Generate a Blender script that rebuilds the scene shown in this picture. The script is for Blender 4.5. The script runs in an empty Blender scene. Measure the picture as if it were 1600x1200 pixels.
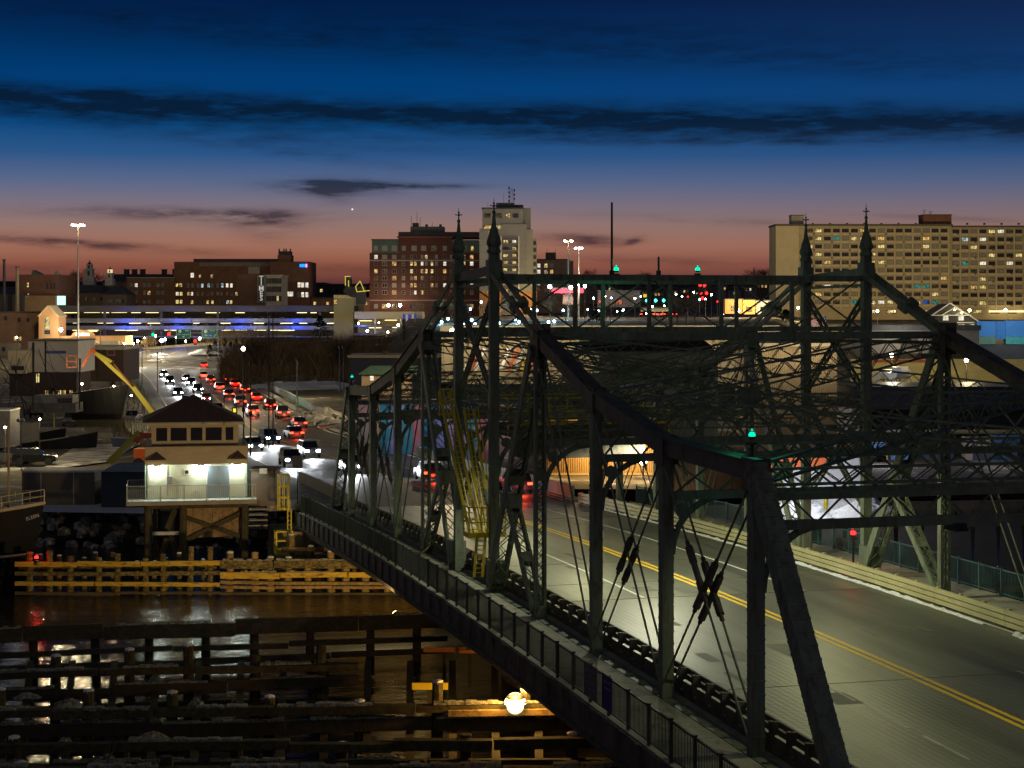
import bpy, math, random
from math import sin, cos, tan, atan, atan2, pi, sqrt, exp, radians
from mathutils import Vector, Matrix
random.seed(11)
scene = bpy.context.scene
COL = scene.collection

# ------------------------------------------------------------------ camera
FPX, PSI, V0, CAMZ = 2800.0, 0.262, 481.5, 19.3     # focal length in photo pixels, heading, horizon row, height
CX = 800.0
cam_data = bpy.data.cameras.new('camera')
cam = bpy.data.objects.new('camera', cam_data); COL.objects.link(cam)
cam.location = (0, 0, CAMZ); cam.rotation_euler = (pi / 2, 0, -PSI)
cam_data.sensor_width = 36; cam_data.lens = FPX / 1600 * 36
cam_data.shift_y = -(600 - V0) / 1600
cam_data.clip_start = 1; cam_data.clip_end = 9000
scene.camera = cam
scene.view_settings.view_transform = 'Standard'
scene.view_settings.look = 'None'
scene.view_settings.exposure = 0
scene.view_settings.gamma = 1
scene.view_settings.use_curve_mapping = False
cy = scene.cycles
cy.use_denoising = True
cy.use_light_tree = True
cy.max_bounces = 5; cy.diffuse_bounces = 2; cy.glossy_bounces = 3; cy.transparent_max_bounces = 6
cy.sample_clamp_indirect = 4
cy.caustics_reflective = False; cy.caustics_refractive = False

SN, CS = sin(PSI), cos(PSI)
RV = Vector((CS, -SN, 0)); FV = Vector((SN, CS, 0))
def at(u, v, D):
    """world point seen at photo pixel (u, v) at D metres along the view axis"""
    p = FV * D + RV * ((u - CX) / FPX * D)
    return Vector((p.x, p.y, CAMZ - (v - V0) / FPX * D))
def gp(u, v, z):
    """world point of height z seen at photo pixel (u, v) below the horizon"""
    return at(u, v, FPX * (CAMZ - z) / (v - V0))
def az_of(u): return PSI + atan((u - CX) / FPX)

# ------------------------------------------------------------------ world: dusk sky
world = bpy.data.worlds.new('World'); scene.world = world; world.use_nodes = True
nt = world.node_tree; nt.nodes.clear()
class NG:
    def __init__(s, t): s.t = t
    def n(s, typ, **kw):
        o = s.t.nodes.new(typ)
        for k, v in kw.items(): setattr(o, k, v)
        return o
    def val(s, x, sock):
        if isinstance(x, (int, float)): sock.default_value = x
        elif isinstance(x, tuple): sock.default_value = x
        else: s.t.links.new(x, sock)
    def m(s, op, a, b=0.0, c=None):
        o = s.n('ShaderNodeMath', operation=op)
        s.val(a, o.inputs[0]); s.val(b, o.inputs[1])
        if c is not None: s.val(c, o.inputs[2])
        return o.outputs[0]
    def mix(s, f, a, b, blend='MIX'):
        o = s.n('ShaderNodeMix', data_type='RGBA', blend_type=blend)
        s.val(f, o.inputs[0]); s.val(a, o.inputs[6]); s.val(b, o.inputs[7])
        return o.outputs[2]
    def ramp(s, f, stops, interp='LINEAR'):
        o = s.n('ShaderNodeValToRGB'); cr = o.color_ramp; cr.interpolation = interp
        while len(cr.elements) > 1: cr.elements.remove(cr.elements[-1])
        for i, (p, c) in enumerate(stops):
            e = cr.elements[0] if i == 0 else cr.elements.new(p)
            e.position = p; e.color = c if len(c) == 4 else (*c, 1)
        s.val(f, o.inputs[0]); return o.outputs[0]
    def noise(s, vec, scale, detail=4, rough=.55):
        o = s.n('ShaderNodeTexNoise'); o.inputs['Scale'].default_value = scale
        o.inputs['Detail'].default_value = detail; o.inputs['Roughness'].default_value = rough
        if vec is not None: s.t.links.new(vec, o.inputs['Vector'])
        return o.outputs['Fac']
    def xyz(s, x, y, z):
        o = s.n('ShaderNodeCombineXYZ'); s.val(x, o.inputs[0]); s.val(y, o.inputs[1]); s.val(z, o.inputs[2])
        return o.outputs[0]
def srgb(r, g, b):
    f = lambda c: (c / 255 / 12.92) if c <= 10 else ((c / 255 + .055) / 1.055) ** 2.4
    return (f(r), f(g), f(b), 1)
g = NG(nt)
tc = g.n('ShaderNodeTexCoord'); sx = g.n('ShaderNodeSeparateXYZ')
nt.links.new(tc.outputs['Generated'], sx.inputs[0])
X, Y, Z = sx.outputs
hor = g.m('SQRT', g.m('ADD', g.m('MULTIPLY', X, X), g.m('MULTIPLY', Y, Y)))
el = g.m('DIVIDE', Z, g.m('MAXIMUM', hor, .001))         # tangent of the elevation
az = g.m('ARCTAN2', X, Y)
ef = g.m('MULTIPLY', el, 4.0)
def E(v): return max(0.0, (V0 - v) / FPX * 4.0)
SKY = g.ramp(ef, [(0.0, srgb(66, 36, 40)), (E(445), srgb(84, 48, 48)), (E(415), srgb(142, 84, 66)), (E(385), srgb(161, 110, 91)),
                  (E(350), srgb(146, 117, 111)), (E(318), srgb(121, 112, 127)), (E(285), srgb(88, 103, 137)), (E(245), srgb(44, 86, 136)),
                  (E(200), srgb(12, 74, 130)), (E(140), srgb(1, 64, 122)), (E(75), srgb(1, 47, 95)), (E(0), srgb(2, 29, 70)), (.95, srgb(2, 15, 36))])
# warmer towards the afterglow on the left, greyer to the right
side = g.m('MULTIPLY', g.m('SUBTRACT', az, az_of(650)), 1.1)
side = g.m('MINIMUM', g.m('MAXIMUM', g.m('MULTIPLY', side, 2.2), 0.0), 1.0)
SKY = g.mix(g.m('MULTIPLY', side, .5), SKY, g.mix(.45, SKY, srgb(46, 52, 84)))
wv = g.xyz(g.m('MULTIPLY', az, 9.0), g.m('MULTIPLY', el, 75.0), 0.0)
n1 = g.noise(wv, 1.0, 6, .6)
wv2 = g.xyz(g.m('MULTIPLY', az, 34.0), g.m('MULTIPLY', el, 210.0), 3.0)
n2 = g.noise(wv2, 1.0, 5, .62)
def streak(u, v, du, dv, tilt, amp, k=1.0, flat=False, base=0.0):
    """a cloud streak: centre pixel, half sizes, drop in pixels per 1000, strength"""
    da = g.m('DIVIDE', g.m('SUBTRACT', az, az_of(u)), du / FPX)
    wob = g.m('MULTIPLY', g.m('SUBTRACT', n1, .5), 1.6 * k)
    de = g.m('ADD', g.m('DIVIDE', g.m('SUBTRACT', el, (V0 - v) / FPX), dv / FPX), g.m('MULTIPLY', da, tilt * du / 1000 / dv))
    de = g.m('ADD', de, wob)
    r = g.m('MULTIPLY', de, de)
    if not flat: r = g.m('ADD', r, g.m('MULTIPLY', da, da))
    msk = g.m('POWER', 2.718, g.m('MULTIPLY', r, -1.0))
    return g.m('MINIMUM', g.m('MULTIPLY', msk, g.m('MULTIPLY', g.m('MAXIMUM', g.m('SUBTRACT', n2, .28 - base), 0.0), amp * 2.5)), .9)
CL = [streak(800, 184, 1500, 25, 26, .9, .95, True, .2), streak(530, 292, 95, 12, 5, 1.5), streak(520, 305, 30, 16, 0, .7), streak(640, 291, 110, 5, 3, .9), streak(290, 337, 180, 10, 10, 1.1),
      streak(400, 343, 65, 13, 0, .9), streak(420, 365, 45, 22, 0, .35), streak(110, 383, 180, 8, 60, 1.2), streak(910, 376, 65, 9, 30, 1.3), streak(990, 376, 14, 5, -200, 1.6),
      streak(400, 215, 320, 20, 60, .42), streak(450, 240, 160, 9, 120, .45), streak(1030, 408, 190, 8, 20, .5), streak(1480, 345, 140, 5, 50, .4), streak(560, 420, 220, 8, 15, .5),
      streak(1090, 222, 330, 9, 20, .5), streak(1130, 345, 220, 7, 40, .35), streak(380, 50, 520, 30, 60, .6), streak(1250, 95, 480, 24, 70, .5), streak(900, 40, 400, 14, 60, .4), streak(40, 420, 160, 12, 0, .4)]
tot = CL[0]
for c in CL[1:]: tot = g.m('ADD', tot, c)
tot = g.m('MINIMUM', tot, .88)
cloud_col = g.ramp(ef, [(0.0, srgb(58, 34, 38)), (E(390), srgb(72, 46, 50)), (E(340), srgb(60, 48, 58)), (E(290), srgb(30, 38, 54)), (E(190), srgb(8, 20, 36)), (.9, srgb(4, 14, 34))])
SKY = g.mix(tot, SKY, cloud_col)
star = g.m('LESS_THAN', g.m('ADD', g.m('POWER', g.m('SUBTRACT', az, az_of(550.5)), 2.0), g.m('POWER', g.m('SUBTRACT', el, (V0 - 327) / FPX * .996), 2.0)), 2.6e-7)
SKY = g.mix(star, SKY, (1, .9, .75, 1))                            # the evening planet
SKY = g.mix(g.m('LESS_THAN', el, -.002), SKY, (.004, .004, .006, 1))
bgd = g.n('ShaderNodeBackground'); bgd.inputs['Strength'].default_value = 1.0
nt.links.new(SKY, bgd.inputs['Color'])
wo = g.n('ShaderNodeOutputWorld'); nt.links.new(bgd.outputs[0], wo.inputs[0])

# weak, broad fill light added from behind the camera to lift dark sides
sd_ = bpy.data.lights.new('fill_sun', 'SUN'); sd_.energy = .12; sd_.angle = radians(70); sd_.color = (1, .86, .64); sd_.specular_factor = .3
sun = bpy.data.objects.new('fill_sun', sd_); COL.objects.link(sun); sun.rotation_euler = Vector((.42, .75, -.6)).to_track_quat('-Z', 'Y').to_euler()
# ------------------------------------------------------------------ materials
MATS = {}
def mat(name, col, rough=.7, metal=0.0, var=.25, scale=1.5, bump=0.0, spec=.4, col2=None, stretch=(1, 1, 1), mask=(.42, .62)):
    """principled material with soft procedural variation (and optional second colour in patches)"""
    if name in MATS: return MATS[name]
    m = bpy.data.materials.new(name); m.use_nodes = True; MATS[name] = m
    t = m.node_tree; q = NG(t); b = t.nodes['Principled BSDF']
    geo = q.n('ShaderNodeNewGeometry'); mp = q.n('ShaderNodeMapping'); mp.inputs['Scale'].default_value = stretch
    t.links.new(geo.outputs['Position'], mp.inputs[0])
    n = q.noise(mp.outputs[0], scale, 5, .6)
    lo = tuple(max(0, c * (1 - var)) for c in col[:3]); hi = tuple(min(1, c * (1 + var)) for c in col[:3])
    c = q.ramp(n, [(.25, lo), (.75, hi)])
    if col2 is not None:
        n2_ = q.noise(mp.outputs[0], scale * 2.7, 6, .65)
        c = q.mix(q.ramp(n2_, [(mask[0], (0, 0, 0)), (mask[1], (1, 1, 1))]), c, (*col2[:3], 1))
    t.links.new(c, b.inputs['Base Color'])
    b.inputs['Roughness'].default_value = rough; b.inputs['Metallic'].default_value = metal
    b.inputs['Specular IOR Level'].default_value = spec
    if bump:
        bp = q.n('ShaderNodeBump'); bp.inputs['Strength'].default_value = bump; bp.inputs['Distance'].default_value = .05
        t.links.new(q.noise(mp.outputs[0], scale * 6, 4), bp.inputs['Height']); t.links.new(bp.outputs[0], b.inputs['Normal'])
    return m
def glow(name, col, strength, sample=False):
    """a lit surface: lamp lens, lit window, sign"""
    if name in MATS: return MATS[name]
    m = bpy.data.materials.new(name); m.use_nodes = True; MATS[name] = m
    t = m.node_tree; t.nodes.clear(); q = NG(t)
    e = q.n('ShaderNodeEmission'); e.inputs[0].default_value = (*col[:3], 1); e.inputs[1].default_value = strength
    o = q.n('ShaderNodeOutputMaterial'); t.links.new(e.outputs[0], o.inputs[0])
    if not sample: m.cycles.emission_sampling = 'NONE'
    return m
def glass_lit(name, col, strength, dark=.14):
    """a lit window pane: bright and dim patches as of blinds and rooms"""
    if name in MATS: return MATS[name]
    m = bpy.data.materials.new(name); m.use_nodes = True; MATS[name] = m
    t = m.node_tree; t.nodes.clear(); q = NG(t)
    geo = q.n('ShaderNodeNewGeometry'); mp = q.n('ShaderNodeMapping'); mp.inputs['Scale'].default_value = (1.1, 1.1, .8)
    t.links.new(geo.outputs['Position'], mp.inputs[0])
    n = q.noise(mp.outputs[0], 1.7, 3)
    e = q.n('ShaderNodeEmission')
    t.links.new(q.ramp(n, [(.4, tuple(c * dark for c in col[:3])), (.58, col[:3])]), e.inputs[0]); e.inputs[1].default_value = strength
    o = q.n('ShaderNodeOutputMaterial'); t.links.new(e.outputs[0], o.inputs[0])
    m.cycles.emission_sampling = 'NONE'
    return m

# ------------------------------------------------------------------ mesh helpers
WM = {}
class MB:
    """collects boxes, beams and tubes in world coordinates; build() links them as one mesh object"""
    def __init__(s): s.v = []; s.f = []; s.m = []
    def add(s, vs, fs, mi=0):
        k = len(s.v); s.v += [Vector(p) for p in vs]
        s.f += [tuple(k + i for i in f) for f in fs]; s.m += [mi] * len(fs)
    def hexa(s, p, mi=0):
        s.add(p, [(3, 2, 1, 0), (4, 5, 6, 7), (0, 1, 5, 4), (1, 2, 6, 5), (2, 3, 7, 6), (3, 0, 4, 7)], mi)
    def box(s, c, d, rz=0.0, mi=0):
        x, y, z = d[0] / 2, d[1] / 2, d[2] / 2; ca, sa = cos(rz), sin(rz)
        P = []
        for zz in (-z, z):
            for xx, yy in ((-x, -y), (x, -y), (x, y), (-x, y)):
                P.append((c[0] + xx * ca - yy * sa, c[1] + xx * sa + yy * ca, c[2] + zz))
        s.hexa(P, mi)
    def bb(s, x0, x1, y0, y1, z0, z1, mi=0):
        s.box(((x0 + x1) / 2, (y0 + y1) / 2, (z0 + z1) / 2), (x1 - x0, y1 - y0, z1 - z0), 0, mi)
    def beam(s, a, b, w, h, up=(0, 0, 1), mi=0, w2=None, h2=None):
        a = Vector(a); b = Vector(b); d = (b - a).normalized(); up = Vector(up)
        if abs(d.dot(up)) > .99: up = Vector((0, 1, 0)) if abs(d.y) < .9 else Vector((1, 0, 0))
        sd = d.cross(up).normalized(); u = sd.cross(d)
        w2 = w if w2 is None else w2; h2 = h if h2 is None else h2
        P = [p + sd * (sx_ * ww / 2) + u * (uz * hh / 2) for p, ww, hh in ((a, w, h), (b, w2, h2)) for sx_, uz in ((-1, -1), (1, -1), (1, 1), (-1, 1))]
        s.hexa(P, mi)
    def tube(s, a, b, r, r2=None, n=6, mi=0, caps=True):
        a = Vector(a); b = Vector(b); d = (b - a).normalized(); r2 = r if r2 is None else r2
        up = Vector((0, 0, 1)) if abs(d.z) < .95 else Vector((1, 0, 0))
        sd = d.cross(up).normalized(); u = sd.cross(d)
        P = [p + (sd * cos(2 * pi * i / n) + u * sin(2 * pi * i / n)) * rr for p, rr in ((a, r), (b, r2)) for i in range(n)]
        F = [(i, (i + 1) % n, n + (i + 1) % n, n + i) for i in range(n)]
        if caps: F += [tuple(range(n - 1, -1, -1)), tuple(range(n, 2 * n))]
        s.add(P, F, mi)
    def lathe(s, c, prof, n=8, mi=0):
        P = []
        for r, z in prof: P += [(c[0] + r * cos(2 * pi * i / n), c[1] + r * sin(2 * pi * i / n), c[2] + z) for i in range(n)]
        F = []
        for k in range(len(prof) - 1):
            F += [(k * n + i, k * n + (i + 1) % n, (k + 1) * n + (i + 1) % n, (k + 1) * n + i) for i in range(n)]
        F += [tuple(range(n - 1, -1, -1)), tuple((len(prof) - 1) * n + i for i in range(n))]
        s.add(P, F, mi)
    def ball(s, c, r, n=8, mi=0, sz=1.0):
        k = max(3, n // 2)
        s.lathe(c, [(max(.02 * r, r * sin(pi * i / k)), -r * sz * cos(pi * i / k)) for i in range(k + 1)], n, mi)
    def prism(s, poly, a, ex, ey, ez, mi=0):
        """extrude a 2-D outline (in ex, ez from point a) along the vector ey"""
        a = Vector(a); ex = Vector(ex); ey = Vector(ey); ez = Vector(ez); n = len(poly)
        P = [a + ex * x + ez * z for x, z in poly]; P += [p + ey for p in P]
        s.add(P, [tuple(range(n)), tuple(range(2 * n - 1, n - 1, -1))] + [(i + n, (i + 1) % n + n, (i + 1) % n, i) for i in range(n)], mi)
    def quad(s, a, b, c, d, mi=0): s.add([a, b, c, d], [(0, 1, 2, 3)], mi)
    def lacing(s, a, b, side, off, n, t=.05, mi=0, cross=False):
        """zigzag bars between two chords that run a->b at +-off along side"""
        a = Vector(a); b = Vector(b); side = Vector(side)
        for i in range(n):
            p = a.lerp(b, i / n); q = a.lerp(b, (i + 1) / n); k = 1 if i % 2 == 0 else -1
            s.beam(p - side * off * k, q + side * off * k, t * .5, t, side.cross(b - a), mi)
            if cross: s.beam(p + side * off * k, q - side * off * k, t * .5, t, side.cross(b - a), mi)
    def mesh(s, name, mats, M=None):
        me = bpy.data.meshes.new(name)
        vs = s.v
        if M is not None:
            Mi = M.inverted(); vs = [Mi @ p for p in vs]
        me.from_pydata([tuple(p) for p in vs], [], s.f); me.update()
        mats = mats if isinstance(mats, (list, tuple)) else [mats]
        for m in mats: me.materials.append(m)
        if len(mats) > 1: me.polygons.foreach_set('material_index', s.m)
        return me
    def build(s, name, mats, parent=None, kind=None, smooth=False):
        M = WM.get(parent.name) if parent is not None else None
        me = s.mesh(name, mats, M)
        if smooth: me.polygons.foreach_set('use_smooth', [True] * len(me.polygons))
        return link(name, me, parent, kind)
def link(name, data, parent=None, kind=None, loc=None, rz=None, sc=None):
    o = bpy.data.objects.new(name, data); COL.objects.link(o)
    if parent is not None:
        o.parent = parent; WM[o.name] = WM[parent.name]
    else: WM[o.name] = Matrix.Identity(4)
    if loc is not None: o.location = loc
    if rz is not None: o.rotation_euler = (0, 0, rz)
    if sc is not None: o.scale = sc if isinstance(sc, (tuple, list)) else (sc, sc, sc)
    if loc is not None and parent is None:
        WM[o.name] = Matrix.Translation(Vector(loc)) @ Matrix.Rotation(rz or 0, 4, 'Z')
    if kind: o['kind'] = kind
    return o
def tag(o, label=None, cat=None, group=None, kind=None):
    if label: o['label'] = label
    if cat: o['category'] = cat
    if group: o['group'] = group
    if kind: o['kind'] = kind
    return o
def thing(name, label, cat, loc=(0, 0, 0), rz=0.0, group=None):
    o = bpy.data.objects.new(name, None); COL.objects.link(o); o.empty_display_size = .3
    o.location = loc; o.rotation_euler = (0, 0, rz)
    WM[o.name] = Matrix.Translation(Vector(loc)) @ Matrix.Rotation(rz, 4, 'Z')
    return tag(o, label, cat, group)
def kids(o): return [c for c in COL.objects if c.parent == o]
def copy_tree(o, loc, rz=None, label=None, sc=None, cache={}):
    """a copy of a thing with copies of its parts and sub-parts (mesh data shared)"""
    if o.name not in cache:
        cache[o.name] = [(c, kids(c)) for c in kids(o)]
    r = o.copy(); COL.objects.link(r); r.location = loc
    if rz is not None: r.rotation_euler = (0, 0, rz)
    if sc is not None: r.scale = (sc, sc, sc)
    if label: r['label'] = label
    for c, gs in cache[o.name]:
        d = c.copy(); COL.objects.link(d); d.parent = r
        for x in gs:
            e = x.copy(); COL.objects.link(e); e.parent = d
    return r
GAIN = 3.0
def lamp(name, loc, power, col=(1, .8, .5), r=.15, parent=None, spot=None, aim=None, blend=.5, spec=1.0):
    d = bpy.data.lights.new(name, 'SPOT' if spot else 'POINT'); d.energy = power * GAIN; d.color = col; d.shadow_soft_size = r
    d.specular_factor = spec
    if spot: d.spot_size = radians(spot); d.spot_blend = blend
    o = bpy.data.objects.new(name, d); COL.objects.link(o); o['kind'] = 'helper'
    loc = Vector(loc)
    if aim is not None: o.rotation_euler = (Vector(aim) - loc).to_track_quat('-Z', 'Y').to_euler()
    o.location = loc
    return o
def letters(txt, parent, loc, size, m, rx=pi / 2, rz=0.0, ext=.02, gap=.72, name='letter'):
    """raised letters, each a part of its own, laid along local x from loc"""
    x = 0
    for ch in txt:
        if ch != ' ':
            o = link(name, glyph(ch, size, ext, m), parent); o.location = (loc[0] + x * cos(rz), loc[1] + x * sin(rz), loc[2]); o.rotation_euler = (rx, 0, rz)
        x += size * gap
def glyph(ch, size, ext, m, center=False, offset=0.0):
    cu = bpy.data.curves.new('letter', 'FONT'); cu.body = ch; cu.size = size; cu.extrude = ext; cu.resolution_u = 2; cu.offset = offset
    if center: cu.align_x = 'CENTER'
    o = bpy.data.objects.new('letter', cu); me = bpy.data.meshes.new_from_object(o); bpy.data.objects.remove(o); bpy.data.curves.remove(cu)
    me.materials.clear(); me.materials.append(m); me.name = 'letter'; return me
STEEL = mat('steel_green', (.165, .2, .145), .62, .0, .4, 1.3, .15, .25, (.1, .065, .035), (1.4, 1.4, .3), (.5, .72))
STEEL2 = mat('steel_dark', (.115, .104, .08), .65, 0, .4, 1.2, .1, .25, (.055, .036, .024), (1.2, .6, .5), (.48, .7))
YEL = mat('yellow_paint', (.62, .5, .02), .5, 0, .2, 2, 0, .4, (.25, .16, .03), (1, 1, 1), (.66, .8))
SNOW = mat('snow', (.72, .74, .78), .8, 0, .12, 2.5, .6, .2, (.34, .32, .28), (1, 1, 1), (.5, .8))
CONC = mat('concrete', (.34, .32, .28), .85, 0, .2, .8, .2, .3, (.2, .18, .15), (1, 1, 1), (.55, .8))
ASPH = mat('asphalt', (.062, .06, .056), .62, 0, .3, .35, .25, .35, (.10, .10, .095), (1, .25, 1), (.5, .75))
WHITEP = mat('white_paint', (.66, .66, .6), .6, 0, .2, 3, 0, .3, (.3, .3, .28), (2, .5, 1), (.56, .72))
YELP = mat('yellow_road_paint', (.72, .46, .02), .6, 0, .2, 3, 0, .3, (.3, .23, .07), (2, .5, 1), (.55, .72))
WOOD = mat('weathered_timber', (.09, .07, .05), .85, 0, .35, 1.6, .5, .2, (.05, .055, .03))
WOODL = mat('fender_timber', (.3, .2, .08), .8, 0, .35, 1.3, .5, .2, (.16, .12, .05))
BLACK = mat('black_metal', (.02, .02, .022), .5, 0, .2, 2)
GREY = mat('grey_metal', (.2, .21, .21), .5, .2, .2, 2)
WARM = glow('lamp_warm', (1, .78, .42), 60); COOL = glow('lamp_cool', (.85, .95, 1), 60)
BLUISH = glow('lamp_bluish', (.35, .75, 1.0), 22); REDL = glow('lamp_red', (1, .015, .012), 6); GREENL = glow('lamp_green', (.0, .85, .42), 1.6); ORNG = glow('lamp_orange', (1, .5, .08), 90)
# ================================================================== the swing bridge
XN, XF, YC = 22.02, 42.08, 89.32
DK = CAMZ - 13.82
def pz(y): return DK - .38e-3 * (y - YC) ** 2 - .0103 * (y - YC)
TG, Q, PP, EP = 3.767, 8.27, 8.27, 6.6
NODE = {'T': TG, 4: TG + Q, 3: TG + Q + PP, 2: TG + Q + 2 * PP, 1: TG + Q + 3 * PP, 0: TG + Q + 3 * PP + EP}
TOPZ = {'T': 15.74, 4: 12.43, 3: 10.16, 2: 8.88, 1: 8.85, 0: .2}
def yn(k, s): return YC + s * NODE[k]
def nd(X, k, s, z=None):
    """truss node: X of the truss, panel point, -1 near half / +1 far half, height over the deck"""
    y = yn(k, s); return Vector((X, y, pz(y) + (TOPZ[k] if z is None else z)))
bridge = thing('swing_bridge', 'dark green steel truss swing bridge with four spired towers over the water', 'bridge', (32.05, YC, 0))
BV = Vector((0, 1, 0)); BX = Vector((1, 0, 0)); BZ = Vector((0, 0, 1))
def bp(name, mb, mats=None, parent=None, kind=None):
    return mb.build(name, mats or STEEL, parent or bridge, kind)
def laced_post(name, a, b, wy, wx, nl, across=None, parent=None, xl=True, plate=.0):
    """two flanges with X lacing between them; across = direction that parts the flanges"""
    a = Vector(a); b = Vector(b); d = (b - a).normalized()
    ac = Vector(across or BV); ac = (ac - d * ac.dot(d)).normalized(); nrm = d.cross(ac).normalized()
    m = MB()
    for k in (-1, 1):
        m.beam(a + ac * k * wy / 2, b + ac * k * wy / 2, .07, wx, nrm)
        for j in (-1, 1):
            m.beam(a + ac * k * (wy / 2 - .05) + nrm * j * wx / 2, b + ac * k * (wy / 2 - .05) + nrm * j * wx / 2, .08, .02, nrm)
    for fr in (0.0, .5, .985):                                     # batten plates
        p = a.lerp(b, fr)
        for j in (-1, 1): m.beam(p + nrm * j * (wx / 2 + .012), p + d * .55 + nrm * j * (wx / 2 + .012), wy, .02, nrm)
    o = bp(name, m, None, parent)
    l = MB()
    for j in (-1, 1):
        l.lacing(a + nrm * j * (wx / 2 + .01), b + nrm * j * (wx / 2 + .01), ac, wy / 2 - .04, nl, .05, 0, xl)
    l.build('lacing', STEEL, o, 'stuff')
    return o
def box_post(name, a, b, w, d, nrm=BX, parent=None):
    m = MB(); a = Vector(a); b = Vector(b); L = (b - a).length
    m.beam(a, b, w, d, nrm)
    o = bp(name, m, None, parent)
    bt = MB(); n = max(3, int(L / .42)); dr = (b - a).normalized()
    for i in range(n):                                              # small batten plates with rivet heads
        p = a.lerp(b, (i + .3) / n)
        bt.beam(p, p + dr * .07, w + .035, d + .02, nrm)
    bt.build('batten_plate', STEEL, o, 'stuff')
    return o
def lattice_strut(name, a, b, h, w=.22, n=None, up=BZ, parent=None, t=.08):
    """open strut: top and bottom angle pairs with zigzag lacing"""
    a = Vector(a); b = Vector(b); d = (b - a).normalized(); u = Vector(up); u = (u - d * u.dot(d)).normalized(); sd = d.cross(u)
    m = MB()
    for k in (-1, 1):
        m.beam(a + u * k * h / 2, b + u * k * h / 2, w * .8, t, u)
    o = bp(name, m, None, parent)
    l = MB(); n = n or max(6, int((b - a).length / (h * 1.05)))
    for j in (-1, 1): l.lacing(a + sd * j * w * .42, b + sd * j * w * .42, u, h / 2 - .03, n, .055)
    l.build('lacing', STEEL, o, 'stuff')
    return o
def rod(a, b, r=.045): 
    m = MB(); m.tube(a, b, r, None, 6); return m
def rod_pair(a, b, sleeve=None, L=1.5):
    """a pair of round tie rods, each with its long turnbuckle sleeve"""
    for k in (-1, 1):
        off = BX * k * .19 + BV * k * .0
        A = Vector(a) + off; B = Vector(b) + off
        o = bp('tie_rod', rod(A, B))
        if sleeve is not None:
            d = (B - A).normalized(); c = A.lerp(B, sleeve + .03 * k)
            t = MB()
            for z0, z1, r in ((-L * .62 - .25, -L * .62, .085), (-L * .62, -L / 4, .15), (-L / 4, L / 4, .12), (L / 4, L * .62, .15), (L * .62, L * .62 + .25, .085)):
                t.tube(c + d * z0, c + d * z1, r, None, 6)
            t.build('turnbuckle', STEEL2, o)
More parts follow.
